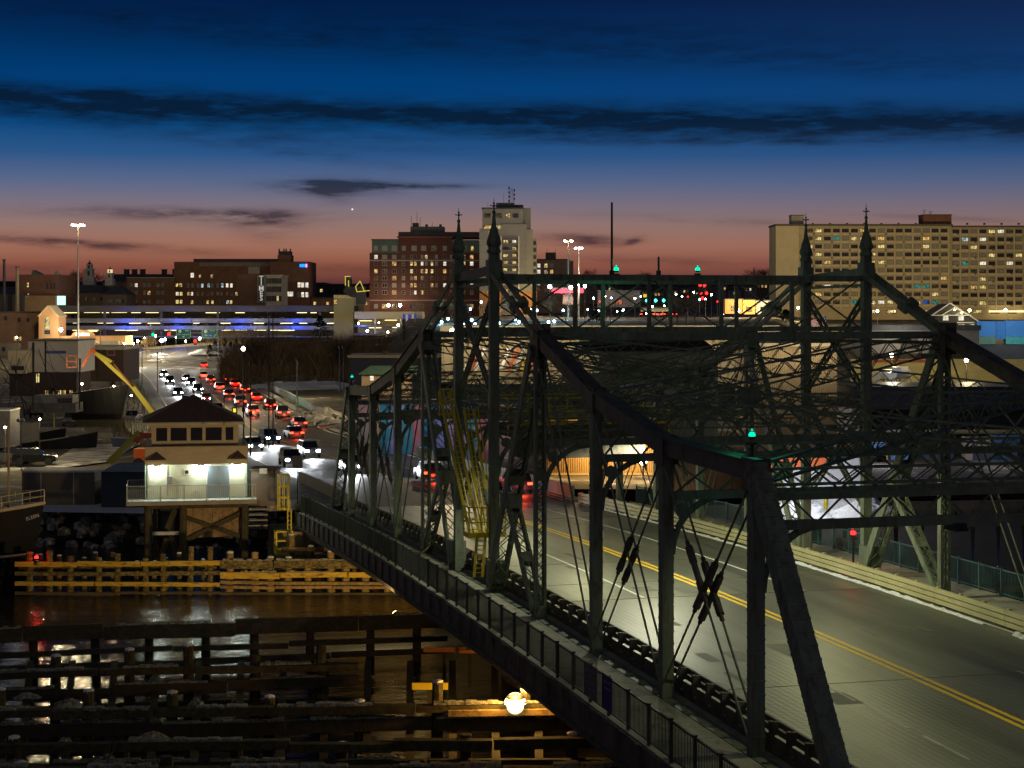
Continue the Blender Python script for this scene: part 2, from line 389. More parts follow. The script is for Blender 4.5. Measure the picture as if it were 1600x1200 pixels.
for X in (XN, XF):
    inn = 1 if X == XN else -1
    # bottom chord: a riveted box girder under the deck
    for s in (-1, 1):
        ks = [0, 1, 2, 3, 4, 'T']
        for i in range(5):
            m = MB(); m.beam(nd(X, ks[i], s, -.42), nd(X, ks[i + 1], s, -.42), .5, .62); bp('bottom_chord', m)
    m = MB(); m.beam(nd(X, 'T', -1, -.42), nd(X, 'T', 1, -.42), .5, .62); bp('bottom_chord', m)
    for s in (-1, 1):
        # posts
        for k in (1, 2, 3):
            box_post('vertical_post', nd(X, k, s, -.1), nd(X, k, s, TOPZ[k] - .2), .46, .42, BX)
        laced_post('vertical_post', nd(X, 4, s, -.1), nd(X, 4, s, TOPZ[4] - .3), .46, .34, 24, BX)
        o = box_post('tower_post', nd(X, 'T', s, -.1), nd(X, 'T', s, TOPZ['T'] + .75), .4, .46, BX)
        # spire on the tower
        p = nd(X, 'T', s, TOPZ['T'] + .75)
        sp = MB()
        sp.lathe(p, [(.33, 0), (.36, .07), (.36, .16), (.3, .2), (.28, .3), (.36, .42), (.37, .58), (.3, .8), (.2, 1.05), (.13, 1.3), (.085, 1.7), (.06, 1.95)], 8)
        spo = bp('spire', sp)
        for i in range(8):
            a = 2 * pi * (i + .5) / 8; r = MB(); ca, sa = cos(a), sin(a)
            r.tube(p + Vector((ca * .36, sa * .36, .44)), p + Vector((ca * .14, sa * .14, 1.3)), .022, .012, 4); r.build('rib', STEEL, spo)
        f = MB(); f.ball(p + BZ * 2.02, .1, 8); f.tube(p + BZ * 2.05, p + BZ * 2.75, .045, .008, 6)
        for ax in (BX, BV):
            for k in (-1, 1): f.tube(p + BZ * 2.3, p + BZ * 2.36 + ax * k * .15, .03, .012, 5); f.ball(p + BZ * 2.36 + ax * k * .16, .04, 6)
        f.ball(p + BZ * 2.47, .062, 6); f.build('finial', STEEL, spo)
        # gusset collar at the tower head
        gm = MB(); gm.box(nd(X, 'T', s, TOPZ['T'] - .05), (.66, .7, .95)); bp('gusset', gm)
        # top chord: closed boxes with a wide cover plate
        for k0, k1 in ((1, 2), (2, 3), (3, 4)):
            m = MB(); a, b = nd(X, k0, s), nd(X, k1, s)
            m.beam(a, b, .5, .6); ch = bp('top_chord', m, STEEL2)
            c = MB(); c.beam(a + BZ * .325, b + BZ * .325, .68, .03); c.build('cover_plate', STEEL2, ch)
        for k in (1, 2, 3, 4):
            hgt = 1.05 if k < 4 else 1.5
            for sd in (-1, 1): gm = MB(); gm.box(nd(X, k, s, TOPZ[k] - .12) + BX * sd * .285, (.04, .95 if k < 4 else 1.3, hgt)); bp('gusset', gm, STEEL2)
        # eyebars from the tower head down to the hip
        a = nd(X, 'T', s, TOPZ['T'] - .1); b = nd(X, 4, s, TOPZ[4] + .12)
        for sd in (-1, 1):
            m = MB(); m.beam(a + BX * sd * .27, b + BX * sd * .27, .09, .3); bp('eyebar', m)
        md = a.lerp(b, .56); d = (b - a).normalized()
        m = MB()
        for sd in (-1, 1): m.beam(md - d * .42 + BX * sd * .29, md + d * .42 + BX * sd * .29, .14, .62)
        m.beam(md - d * .1, md + d * .1, .8, .2); bp('pin_plate', m)
        # leaning leg from the hip to the tower foot, and its short prop
        A = nd(X, 4, s, TOPZ[4] - .5) - BV * s * .25; B = nd(X, 'T', s, .15) + BV * s * .38
        laced_post('leaning_leg', A, B, .78, .5, 15, BX)
        M_ = A.lerp(B, .62)
        laced_post('leg_prop', M_ + BV * s * .2, nd(X, 4, s, .15) - BV * s * .3, .56, .34, 9, BX)
        m = MB(); m.bb(X - .4, X + .4, M_.y - .55, M_.y + .55, M_.z - .35, M_.z + .35); bp('gusset', m)
        m = MB(); m.bb(X - .4, X + .4, B.y - .4, B.y + .4, B.z + .2, B.z + 1.3); bp('gusset', m)
        # end post
        a = nd(X, 1, s, TOPZ[1] + .1); b = nd(X, 0, s, -.1)
        if s < 0: box_post('end_post', a, b, .62, .62, BX)
        else:
            laced_post('end_post', a, b, .8, .5, 13, BX, None, True)
        # tie rods
        rod_pair(nd(X, 4, s, TOPZ[4] - .5), nd(X, 3, s, .2))
        rod_pair(nd(X, 3, s, TOPZ[3] - .4), nd(X, 2, s, .2))
        rod_pair(nd(X, 2, s, TOPZ[2] - .4), nd(X, 3, s, .2), .52, 1.5)
        rod_pair(nd(X, 2, s, TOPZ[2] - .4), nd(X, 1, s, .2), .46, 1.7)
        rod_pair(nd(X, 1, s, TOPZ[1] - .4), nd(X, 2, s, .2), .5, 1.9)
    m = MB(); m.beam(nd(X, 'T', -1, TOPZ['T'] - .05), nd(X, 'T', 1, TOPZ['T'] - .25), .34, .42); bp('tower_tie', m)
    m = MB(); m.beam(nd(X, 'T', -1, TOPZ['T'] - .75), nd(X, 'T', 1, TOPZ['T'] - .75), .16, .14); bp('tower_tie', m)
    lattice_strut('tower_brace', nd(X, 'T', -1, TOPZ['T'] - 1.2), nd(X, 'T', 1, 9.2), .34, .2)
    lattice_strut('tower_brace', nd(X, 'T', 1, TOPZ['T'] - 1.2), nd(X, 'T', -1, 9.2), .34, .2)
    lattice_strut('tower_brace', nd(X, 'T', -1, 8.8), nd(X, 'T', 1, 8.8), .36, .2)
    lattice_strut('tower_brace', nd(X, 'T', -1, 8.6), nd(X, 'T', 1, 3.2), .3, .2)
    lattice_strut('tower_brace', nd(X, 'T', 1, 8.6), nd(X, 'T', -1, 3.2), .3, .2)
# ---- bracing between the two trusses
def knee(X, inn, y, z, r=2.1):
    """curved knee bracket from the post up to the sway strut"""
    m = MB(); n = 7; P = []
    for i in range(n + 1):
        a = pi / 2 * i / n; P.append(Vector((X + inn * (.22 + r * (1 - cos(a))), y, z - r + r * sin(a) * .98)))
    for p, q in zip(P, P[1:]): m.beam(p, q, .2, .16, BV)
    o = bp('knee_bracket', m)
    w = MB(); w.beam((X + inn * .25, y, z - .1), P[3], .06, .1); w.beam((X + inn * .9, y, z - .05), P[4], .06, .08)
    w.tube((X + inn * .62, y - .05, z - .55), (X + inn * .62, y + .05, z - .55), .26, None, 8); w.build('bracket_web', STEEL, o)
for s in (-1, 1):
    for k in (1, 2, 3):
        y = yn(k, s); z = pz(y); zt = z + TOPZ[k]; zl = z + (7.1 if k < 3 else 7.7)
        lattice_strut('sway_strut', (XN + .3, y, zt - .22), (XF - .3, y, zt - .22), .5, .3, 30)
        m = MB(); m.beam((XN + .2, y, zl), (XF - .2, y, zl), .3, .3); bp('sway_strut', m)
        if k == 1:
            m = MB(); m.beam((XN + .2, y, zt - .85), (XF - .2, y, zt - .85), .34, .2); bp('sway_strut', m)
            l = MB(); l.lacing((XN + .3, y, (zt - .85 + zl) / 2), (XF - .3, y, (zt - .85 + zl) / 2), BZ, (zt - .95 - zl) / 2, 22, .09); bp('portal_lacing', l, None, None, 'stuff')
        else:
            l = MB(); l.lacing((XN + .3, y, (zt - .5 + zl) / 2), (XF - .3, y, (zt - .5 + zl) / 2), BZ, (zt - .6 - zl) / 2, 12, .12, 0, True); bp('sway_lacing', l, None, None, 'stuff')
        for X, inn in ((XN, 1), (XF, -1)): knee(X, inn, y, zl)
    # hip frame
    y = yn(4, s); z = pz(y)
    m = MB(); m.beam((XN + .3, y, z + TOPZ[4] + .05), (XF - .3, y, z + TOPZ[4] + .05), .34, .34); bp('sway_strut', m)
    m = MB(); m.beam((XN + .2, y, z + 7.7), (XF - .2, y, z + 7.7), .3, .3); bp('sway_strut', m)
    mid = (XN + XF) / 2
    for a, b in (((XN + .3, 11.9), (mid, 9.7)), ((XF - .3, 11.9), (mid, 9.7)), ((XN + .3, 8.0), (mid, 9.7)), ((XF - .3, 8.0), (mid, 9.7))):
        lattice_strut('sway_diagonal', (a[0], y, z + a[1]), (b[0], y, z + b[1]), .62, .22, 16)
    m = MB(); m.bb(mid - .5, mid + .5, y - .15, y + .15, z + 9.3, z + 10.1); bp('gusset', m)
    for X, inn in ((XN, 1), (XF, -1)): knee(X, inn, y, z + 7.6)
    # tower portal
    y = yn('T', s); z = pz(y); zt = z + TOPZ['T'] - .42; zl = z + 12.72
    m = MB(); m.beam((XN + .2, y, zt), (XF - .2, y, zt), .3, .3); bp('portal_strut', m)
    m = MB(); m.beam((XN + .2, y, zl), (XF - .2, y, zl), .3, .24); bp('portal_strut', m)
    n = 5
    xs = [XN + .3 + (XF - XN - .6) * i / n for i in range(n + 1)]
    for i in range(1, n):
        m = MB(); m.beam((xs[i], y, zl), (xs[i], y, zt), .16, .2, BX); bp('portal_post', m)
    for i in range(n):
        if s < 0 or i in (0, 2, 4):
            m = MB(); m.beam((xs[i], y, zl if i % 2 else zt), (xs[i + 1], y, zt if i % 2 else zl), .07, .08); bp('portal_diagonal', m)
        if i in (0, 2, 4):
            m = MB(); m.beam((xs[i], y + .1, zt if i % 2 else zl), (xs[i + 1], y + .1, zl if i % 2 else zt), .07, .08); bp('portal_diagonal', m)
    lattice_strut('sway_diagonal', (XN + .3, y, z + 12.4), (XF - .3, y, z + 8.3), .62, .22, 30)
    lattice_strut('sway_diagonal', (XF - .3, y, z + 12.4), (XN + .3, y, z + 8.3), .62, .22, 30)
    lattice_strut('sway_strut', (XN + .3, y, z + 8.0), (XF - .3, y, z + 8.0), .6, .26, 30)
    for X, inn in ((XN, 1), (XF, -1)): knee(X, inn, y, z + 7.7)
    # top lateral bracing, panel by panel
    for k0, k1 in ((1, 3), (3, 4)):
        for Xa, Xb in ((XN, XF), (XF, XN)):
            a = nd(Xa, k0, s, TOPZ[k0] - .15); b = nd(Xb, k1, s, TOPZ[k1] - .15)
            e = (b - a).normalized() * .5
            lattice_strut('lateral_brace', a + e, b - e, .66, .2, 30)
    a = nd(XN, 4, s, 12.2); b = nd(XF, 'T', s, 12.5)
    for (Xa, Xb) in ((XN, XF), (XF, XN)):
        a = nd(Xa, 4, s, 12.1); b = nd(Xb, 'T', s, 12.5); e = (b - a).normalized() * .5
        m = MB(); m.beam(a + e, b - e, .16, .16); bp('lateral_brace', m)
# ---- deck
def strip(mb, x0, x1, y0, y1, dz, th=0.0, step=2.07, mi=0):
    n = max(1, int(round((y1 - y0) / step))); ys = [y0 + (y1 - y0) * i / n for i in range(n + 1)]
    for a, b in zip(ys, ys[1:]):
        if th: mb.hexa([(x0, a, pz(a) + dz - th), (x1, a, pz(a) + dz - th), (x1, b, pz(b) + dz - th), (x0, b, pz(b) + dz - th), (x0, a, pz(a) + dz), (x1, a, pz(a) + dz), (x1, b, pz(b) + dz), (x0, b, pz(b) + dz)], mi)
        else: mb.quad((x0, a, pz(a) + dz), (x1, a, pz(a) + dz), (x1, b, pz(b) + dz), (x0, b, pz(b) + dz), mi)
Y0, Y1 = 22.0, yn(0, 1) + .6
RX0, RX1 = 23.35, 40.7
DECK = mat('bridge_deck', (.095, .098, .078), .44, 0, .5, .3, .25, .4, (.045, .045, .038), (1.3, .1, 1), (.52, .66))
def grating_mat():
    m = bpy.data.materials.new('steel_grating'); m.use_nodes = True; t = m.node_tree; q = NG(t); b = t.nodes['Principled BSDF']
    geo = q.n('ShaderNodeNewGeometry'); sp_ = q.n('ShaderNodeSeparateXYZ'); t.links.new(geo.outputs['Position'], sp_.inputs[0])
    bars = q.m('SINE', q.m('MULTIPLY', sp_.outputs[1], 2 * pi / .2)); cross = q.m('SINE', q.m('MULTIPLY', sp_.outputs[0], 2 * pi / .28))
    h = q.m('ADD', q.m('MULTIPLY', bars, .6), q.m('MULTIPLY', cross, .25))
    mp = q.n('ShaderNodeMapping'); mp.inputs['Scale'].default_value = (1.2, .12, 1); t.links.new(geo.outputs['Position'], mp.inputs[0])
    nn = q.noise(mp.outputs[0], .4, 5)
    c = q.ramp(q.m('ADD', q.m('MULTIPLY', h, .09), nn), [(.3, (.06, .062, .052)), (.72, (.17, .175, .15))])
    t.links.new(c, b.inputs['Base Color']); b.inputs['Roughness'].default_value = .5; b.inputs['Metallic'].default_value = .35
    bu = q.n('ShaderNodeBump'); bu.inputs['Strength'].default_value = .35; bu.inputs['Distance'].default_value = .02
    t.links.new(h, bu.inputs['Height']); t.links.new(bu.outputs[0], b.inputs['Normal'])
    return m
GRATE = grating_mat()
m = MB(); strip(m, RX0, RX1, 80.5, Y1, 0.0, .18); bp('road_deck', m, DECK)
m = MB(); strip(m, RX0, RX1, Y0, 80.46, 0.0, .18); bp('grating_deck', m, GRATE)
m = MB(); strip(m, RX0, RX1, 80.46, 80.5, .012, .1); bp('deck_joint', m, STEEL2)
LM = MB(); strip(LM, 31.72, 31.94, Y0, Y1, .008); bp('lane_line', LM, YELP)
LM = MB(); strip(LM, 32.12, 32.34, Y0, Y1, .008); bp('lane_line', LM, YELP)
for lx in (28.1, 36.3):
    LM = MB(); strip(LM, lx - .07, lx + .07, 80.6, Y1, .008); bp('lane_line', LM, WHITEP)
    for j in range(9):
        yy = 46 + j * 4 - 20
        LM = MB(); strip(LM, lx - .06, lx + .06, yy, yy + 3.0, .008); bp('lane_line', LM, mat('worn_white_paint', (.28, .28, .25), .6, 0, .3, 2))
LM = MB(); strip(LM, 40.18, 40.3, Y0, Y1, .008); bp('lane_line', LM, WHITEP)
LM = MB(); strip(LM, 24.1, 24.22, 90, Y1, .008); bp('lane_line', LM, mat('worn_white_paint', (.28, .28, .25)))
for y in [yn(k, s) for s in (-1, 1) for k in (0, 1, 2, 3, 4, 'T')] + [40.0, 32.0]:
    m = MB(); m.bb(19.3, 44.9, y - .25, y + .25, pz(y) - 1.3, pz(y) - .2); bp('floor_beam', m, STEEL2)
for x in (24, 27.2, 30.4, 33.6, 36.8, 40):
    m = MB(); strip(m, x - .15, x + .15, 30, Y1, -.19, .6, 8); bp('stringer', m, STEEL2)
for y in [yn(k, s) for s in (-1, 1) for k in (2, 'T')]:
    m = MB(); strip(m, RX0 + .05, RX1 - .3, y - .02, y + .02, .008, .1); bp('deck_joint', m, STEEL2)
rr = random.Random(71)
for i in range(26):                                                 # repair patches in the deck
    x = rr.uniform(24.5, 39); y = rr.uniform(46, 124); 
    if abs(x - 32.03) < 1.2: continue
    m = MB(); w_, l_ = rr.uniform(.3, 1.1), rr.uniform(.6, 3.2); strip(m, x, x + w_, y, y + l_, .006); bp('deck_patch', m, mat('patch_%d' % (i % 3), [(.08, .082, .067), (.108, .11, .09), (.088, .09, .074)][i % 3], .7, 0, .3, 1.5, .3))
# sidewalks with their outer fascia girders
WALK = mat('sidewalk', (.36, .35, .28), .8, 0, .25, .8, .3, .3, (.15, .15, .12), (1, .5, 1), (.5, .72))
WY0, WY1 = 30.0, yn(0, 1) + .3
for x0, x1, xf in ((19.0, 21.7, 18.96), (42.45, 45.2, 45.24)):
    n = int((WY1 - WY0) / 2.07)
    for i in range(n):                                              # sidewalk plates, each with its joint
        a = WY0 + i * 2.07
        m = MB(); m.hexa([(x0, a, pz(a) - .16), (x1, a, pz(a) - .16), (x1, a + 2.03, pz(a + 2.03) - .16), (x0, a + 2.03, pz(a + 2.03) - .16),
                          (x0, a, pz(a) - .1), (x1, a, pz(a) - .1), (x1, a + 2.03, pz(a + 2.03) - .1), (x0, a + 2.03, pz(a + 2.03) - .1)])
        bp('sidewalk_plate', m, WALK)
    m = MB(); strip(m, xf - .05, xf + .05, WY0, WY1, -.14, 1.0); bp('fascia_girder', m, STEEL2)
    m = MB(); strip(m, xf - .2, xf + .05, WY0, WY1, -1.12, .05); bp('fascia_flange', m, STEEL2)
    m = MB()
    for i in range(int((WY1 - WY0) / 2.07)):
        y = WY0 + i * 2.07; m.bb(xf - .14, xf - .05, y - .03, y + .03, pz(y) - 1.1, pz(y) - .16)
    bp('fascia_stiffener', m, STEEL2, None, 'stuff')
    s_ = -1 if x0 < 30 else 1
    m = MB(); strip(m, xf - .02 - s_ * .55, xf + .1 - s_ * .55, WY0, WY1, -1.2, .7); bp('stringer', m, STEEL2)
for x0, x1 in ((21.72, 23.33), (40.72, 42.43)):
    m = MB(); strip(m, x0, x1, WY0, WY1, -.14, .05); bp('closure_plate', m, WALK)
# centre pier with the turning drum
pier = thing('bridge_pier', 'round stone pier under the middle of the swing bridge', 'pier', (32.05, YC, 0))
m = MB(); m.lathe((32.05, YC, -1.5), [(8.4, 0), (8.4, 3.4), (8.7, 3.45), (8.7, 3.9)], 32); m.build('pier_body', mat('pier_stone', (.2, .18, .15), .9, 0, .3, .7, .4, .2, (.1, .09, .07)), pier)
m = MB(); m.lathe((32.05, YC, 2.42), [(7.0, 0), (7.0, 1.3)], 32); m.build('turning_drum', STEEL2, pier)
# ---- railings (each a fence of its own)
def railing(name, label, x, y0, y1, m_, step=2.07, balu=True, single_upto=0):
    t = thing(name, label, 'railing', (x, (y0 + y1) / 2, 0))
    n = int((y1 - y0) / step); nb = 0
    pm = None
    rest = MB()
    for i in range(n + 1):
        y = y0 + i * step; z = pz(y) - .12
        m = MB(); m.bb(x - .05, x + .05, y - .05, y + .05, z, z + 1.36); m.bb(x - .065, x + .065, y - .065, y + .065, z + 1.36, z + 1.39); m.build('post', m_, t)
        if i == n: break
        yb = y + step; zb = pz(yb) - .12
        for h, w in ((1.3, .07), (.16, .05)):
            m = MB(); m.beam((x, y + .05, z + h), (x, yb - .05, zb + h), w, w * .9); m.build('rail', m_, t)
        if balu:
            k = 16
            for j in range(1, k):
                f = j / k; yy = y + step * f; zz = z + (zb - z) * f
                if yy < single_upto and nb < 290:
                    m = MB(); m.bb(x - .011, x + .011, yy - .011, yy + .011, zz + .18, zz + 1.27); m.build('baluster', m_, t); nb += 1
                else: rest.bb(x - .011, x + .011, yy - .011, yy + .011, zz + .18, zz + 1.27)
    if rest.v: rest.build('baluster', m_, t, 'stuff')
    return t
RAILM = mat('railing_dark', (.05, .055, .05), .5, .2, .3, 2); TEAL = mat('railing_teal', (.055, .13, .14), .5, 0, .25, 2)
railing('sidewalk_railing', 'dark picket railing along the near sidewalk of the bridge, above the orange floodlight', 19.12, 44.0, WY1 - .4, RAILM, 2.07, True, 86)
railing('sidewalk_railing', 'teal picket railing along the far sidewalk at the right edge', 45.05, 44.0, WY1 - .4, TEAL, 2.07, True, 74)
# banners hung on the near railing
for y, w, m_, lab in ((60.2, 1.5, mat('banner_grey', (.14, .12, .12), .8, 0, .3, 3), 'grey cloth banner tied to the near railing beside the purple one'),
                      (58.35, 1.1, mat('banner_purple', (.05, .03, .14), .8, 0, .3, 2), 'purple cloth banner tied to the near sidewalk railing')):
    b = thing('banner', lab, 'banner', (19.02, y, pz(y)))
    m = MB(); m.bb(19.0, 19.03, y - w / 2, y + w / 2, pz(y) + .1, pz(y) + 1.3); m.build('cloth', m_, b)
    for k in range(4 if w > 1.3 else 2):
        q = MB(); q.bb(18.99, 18.998, y - w * .36, y + w * (.3 - .1 * (k % 2)), pz(y) + 1.05 - k * .22, pz(y) + 1.1 - k * .22); q.build('print_line', mat('banner_print', (.2, .18, .2), .8), b)
# near guard rail between sidewalk and road, seen from behind
gn = thing('guard_rail', 'dark steel guard rail between the near truss and the road, seen from behind', 'guard rail', (22.9, YC, 0))
yy = 42.0
while yy < WY1 - 1:
    z = pz(yy)
    m = MB(); m.bb(22.72, 22.86, yy - .09, yy + .09, z - .1, z + .78); m.bb(22.86, 23.02, yy - .07, yy + .07, z + .34, z + .76); m.build('post', STEEL2, gn)
    k = MB(); k.prism([(-.09, 0), (-.42, 0), (-.09, .42)], (22.74, yy, z - .05), (0.06, 0, 0), (0, 1, 0), (0, 0, 1)); k.build('post_stay', STEEL2, gn)
    yy += 1.38
for h in (.66, .4):
    m = MB(); strip(m, 23.02, 23.1, 42, WY1 - 1, h + .1, .2, 2.76); m.build('rail', STEEL2, gn)
m = MB(); strip(m, 22.62, 22.9, 42, WY1 - 1, .06, .18, 2.76); m.build('curb', STEEL2, gn)
# far guard rail: three beige box rails on posts
BEIGE = mat('guard_rail_beige', (.52, .48, .26), .5, .1, .22, 1.2, .1, .4, (.2, .16, .08), (1, .3, 1), (.58, .8))
gf = thing('guard_rail', 'beige three-rail guard rail along the far side of the bridge road', 'guard rail', (40.55, YC, 0))
yy = 38.0
while yy < Y1 - 2:
    m = MB(); m.bb(40.62, 40.78, yy - .08, yy + .08, pz(yy) - .05, pz(yy) + .82); m.build('post', BEIGE, gf); yy += 2.07
for h in (.78, .53, .28):
    yy = 38.0; 
    while yy < Y1 - 2:
        y2 = min(yy + 6.21, Y1 - 2); m = MB(); strip(m, 40.46, 40.6, yy, y2 - .03, h, .2); m.build('rail', BEIGE, gf); yy = y2 + .0
        if y2 >= Y1 - 2: break
# anchor bolts beside the far posts
for s in (-1, 1):
    for k in (1, 2, 3, 4, 'T'):
        y = yn(k, s); m = MB()
        for dx, dy in ((-.5, -.4), (-.5, .4), (.5, -.4), (.5, .4)):
            m.tube((XF + dx, y + dy, pz(y) - .1), (XF + dx, y + dy, pz(y) + .22), .03, None, 5)
        bp('anchor_bolt', m, None, None, 'stuff')
# ploughed snow along the far rail
def snow_ridge(name, P, w, h, seed, m_=SNOW, sub=3):
    rr = random.Random(seed); mb = MB(); rows = 7; ring = []
    for i in range(len(P) - 1):
        for k in range(sub):
            a = Vector(P[i]).lerp(Vector(P[i + 1]), k / sub); d = (Vector(P[i + 1]) - Vector(P[i])).normalized(); sd = Vector((d.y, -d.x, 0))
            hh = h * rr.uniform(.25, 1.25); ww = w * rr.uniform(.6, 1.15)
            ring.append([a + sd * ww * (j / (rows - 1) - .5) + Vector((0, 0, (hh * sin(pi * j / (rows - 1)) * rr.uniform(.7, 1.2)) if 0 < j < rows - 1 else -.05)) for j in range(rows)])
    vs = [p for r in ring for p in r]
    fs = [(i * rows + j, i * rows + j + 1, (i + 1) * rows + j + 1, (i + 1) * rows + j) for i in range(len(ring) - 1) for j in range(rows - 1)]
    mb.add(vs, fs); return mb.build(name, m_, None, 'stuff')
snow_ridge('snow_bank', [(40.02, y, pz(y)) for y in [40 + 1.2 * i for i in range(24)]], .5, .17, 3, SNOW, 6)
snow_ridge('snow_bank', [(40.05, y, pz(y)) for y in [70 + 2.0 * i for i in range(28)]], .3, .12, 4, SNOW, 6)
# ---- yellow machinery platform, landing and ladders at the near tower
yp = thing('access_platform', 'yellow railed maintenance platform spanning between the tower legs above the road', 'platform', (28, 88.5, 13))
px0, px1, py0, py1 = 23.0, 31.5, 86.5, 90.4; pzz = DK + 7.9
m = MB(); m.bb(px0, px1, py0, py1, pzz - .5, pzz); m.build('floor', STEEL2, yp)
m = MB(); m.bb(px0 + 1, px1 - 1, py0 + .8, py1 - .6, pzz - 1.7, pzz - .5); m.build('machinery_box', STEEL2, yp)
for yv in (py0, py1):
    for h in (.12, .75, 1.4):
        m = MB(); m.beam((px0, yv, pzz + h), (px1, yv, pzz + h), .07, .07 if h > .2 else .16); m.build('rail', YEL, yp)
    for i in range(5):
        x = px0 + (px1 - px0) * i / 4
        m = MB(); m.bb(x - .04, x + .04, yv - .04, yv + .04, pzz - .4, pzz + 1.42); m.build('post', YEL, yp)
for xv in (px0, px1):
    for h in (.75, 1.4):
        m = MB(); m.beam((xv, py0, pzz + h), (xv, py1, pzz + h), .07, .07); m.build('rail', YEL, yp)
def ladder(label, a, b, w=.5, n=16, cage=None, side=BX, name='ladder', m_=YEL):
    a = Vector(a); b = Vector(b); t = thing(name, label, 'ladder', a)
    sd = Vector(side)
    for k in (-1, 1):
        m = MB(); m.beam(a + sd * k * w / 2, b + sd * k * w / 2, .06, .14, sd); m.build('stringer', m_, t)
        if cage == 'rail':
            nrm = (b - a).cross(sd).normalized(); nrm = nrm if nrm.z > 0 else -nrm
            m = MB(); m.beam(a + sd * k * w / 2 + nrm * .8, b + sd * k * w / 2 + nrm * .8, .05, .05); m.build('handrail', m_, t)
    for i in range(1, n):
        p = a.lerp(b, i / n); m = MB(); m.beam(p - sd * w / 2, p + sd * w / 2, .04, .04); m.build('rung', m_, t)
    return t
# landing beside the tower post
lp = at(757, 834, 89.0); L0 = lp.z
lt = thing('ladder_landing', 'small yellow landing cage halfway up the near tower leg', 'platform', lp)
m = MB(); m.bb(lp.x - .95, lp.x + .95, lp.y - .6, lp.y + .6, L0 - .12, L0 + .12); m.build('floor', YEL, lt)
for dx in (-.92, 0, .92):
    for dy in (-.57, .57):
        m = MB(); m.bb(lp.x + dx - .035, lp.x + dx + .035, lp.y + dy - .035, lp.y + dy + .035, L0, L0 + 1.4); m.build('post', YEL, lt)
for h in (.65, 1.38):
    for dy in (-.57, .57):
        m = MB(); m.beam((lp.x - .92, lp.y + dy, L0 + h), (lp.x + .92, lp.y + dy, L0 + h), .06, .06); m.build('rail', YEL, lt)
    for dx in (-.92, .92):
        m = MB(); m.beam((lp.x + dx, lp.y - .57, L0 + h), (lp.x + dx, lp.y + .57, L0 + h), .06, .06); m.build('rail', YEL, lt)
ladder('yellow ladder from the near sidewalk up to the landing cage', at(747, 902, 88.6), at(752, 838, 88.9), .42, 9)
ladder('long yellow ladder leaning from the landing cage up to the platform, left of the pair', at(742, 836, 89.2), at(694, 612, 90.6), .5, 26, 'rail')
ladder('long yellow ladder leaning up beside the tower post, right of the pair', at(762, 836, 89.6), at(733, 640, 90.8), .5, 24, 'rail')
tc_ = at(694, 612, 90.6)
lc = thing('ladder_gate', 'small yellow ladder gate at the top of the left long ladder', 'gate', tc_)
for dx in (-.3, .3):
    m = MB(); m.bb(tc_.x + dx - .035, tc_.x + dx + .035, tc_.y - .3, tc_.y - .23, tc_.z - 1.2, tc_.z + .15); m.build('post', YEL, lc)
for h in (-1.15, -.5, .1):
    m = MB(); m.bb(tc_.x - .3, tc_.x + .3, tc_.y - .3, tc_.y - .24, tc_.z + h, tc_.z + h + .06); m.build('rail', YEL, lc)
# ---- navigation lights and masts on the bridge
def nav_light(label, p, m_, col, power, mast=None, size=.22, housing=BLACK, base=.5):
    t = thing('navigation_light', label, 'navigation light', p)
    m = MB(); m.lathe((p[0], p[1], p[2] - .32 - base), [(.06, 0), (.06, base), (.2, base + .02), (.2, base + .1)], 8); m.build('stand', housing, t)
    m = MB(); m.ball((p[0], p[1], p[2]), size * .95, 12); m.build('lens', m_, t, None, True)
    m = MB(); m.lathe((p[0], p[1], p[2] - size * 1.05), [(size * .7, 0), (size * .9, .05), (size * .9, .09)], 10); m.build('lens_seat', housing, t)
    m = MB(); m.lathe((p[0], p[1], p[2] + size * .85), [(size * .9, 0), (size * .3, .1)], 8); m.build('cap', housing, t)
    lamp('navigation_glow', (p[0], p[1] - .0, p[2] + .25 + size), power, col, .1)
    return t
yt = yn('T', -1); ztp = pz(yt) + TOPZ['T'] - .27
p = at(963, 421, 95.6); nav_light('green navigation light on the tower portal strut, beside the tall mast', p, GREENL, (.05, 1, .6), 12, size=.15, base=max(.1, p.z - ztp - .35))
p = at(1090, 421, 100.2); nav_light('green navigation light on the tower portal strut, right of the short mast', p, GREENL, (.05, 1, .6), 12, size=.15, base=max(.1, p.z - ztp - .35))
p = at(1175, 680, 57.5); nav_light('large green navigation light on top of the near end portal', p, GREENL, (.05, 1, .6), 14, size=.12, base=.35)
p = at(550, 589, 128.5); nav_light('green navigation light on top of the far end portal at left', p, GREENL, (.05, 1, .6), 10, size=.11, base=.5)
for u, vt, vb, D, lab in ((956, 316, 433, 95.4, 'tall thin mast standing on the tower portal strut'), (1029, 401, 433, 98, 'short thin mast standing on the tower portal strut')):
    a = at(u, vb, D); b = at(u, vt, D); t = thing('mast', lab, 'mast', a)
    m = MB(); m.tube(a, b, .07, .055, 6); m.build('pole', BLACK, t)
    m = MB(); m.tube(a, a + BZ * .35, .14, None, 8); m.build('collar', BLACK, t)
p = at(1333, 833, 96); t = nav_light('red navigation light low between the far truss posts', p, REDL, (1, .05, .03), 12, size=.16, base=1.4)
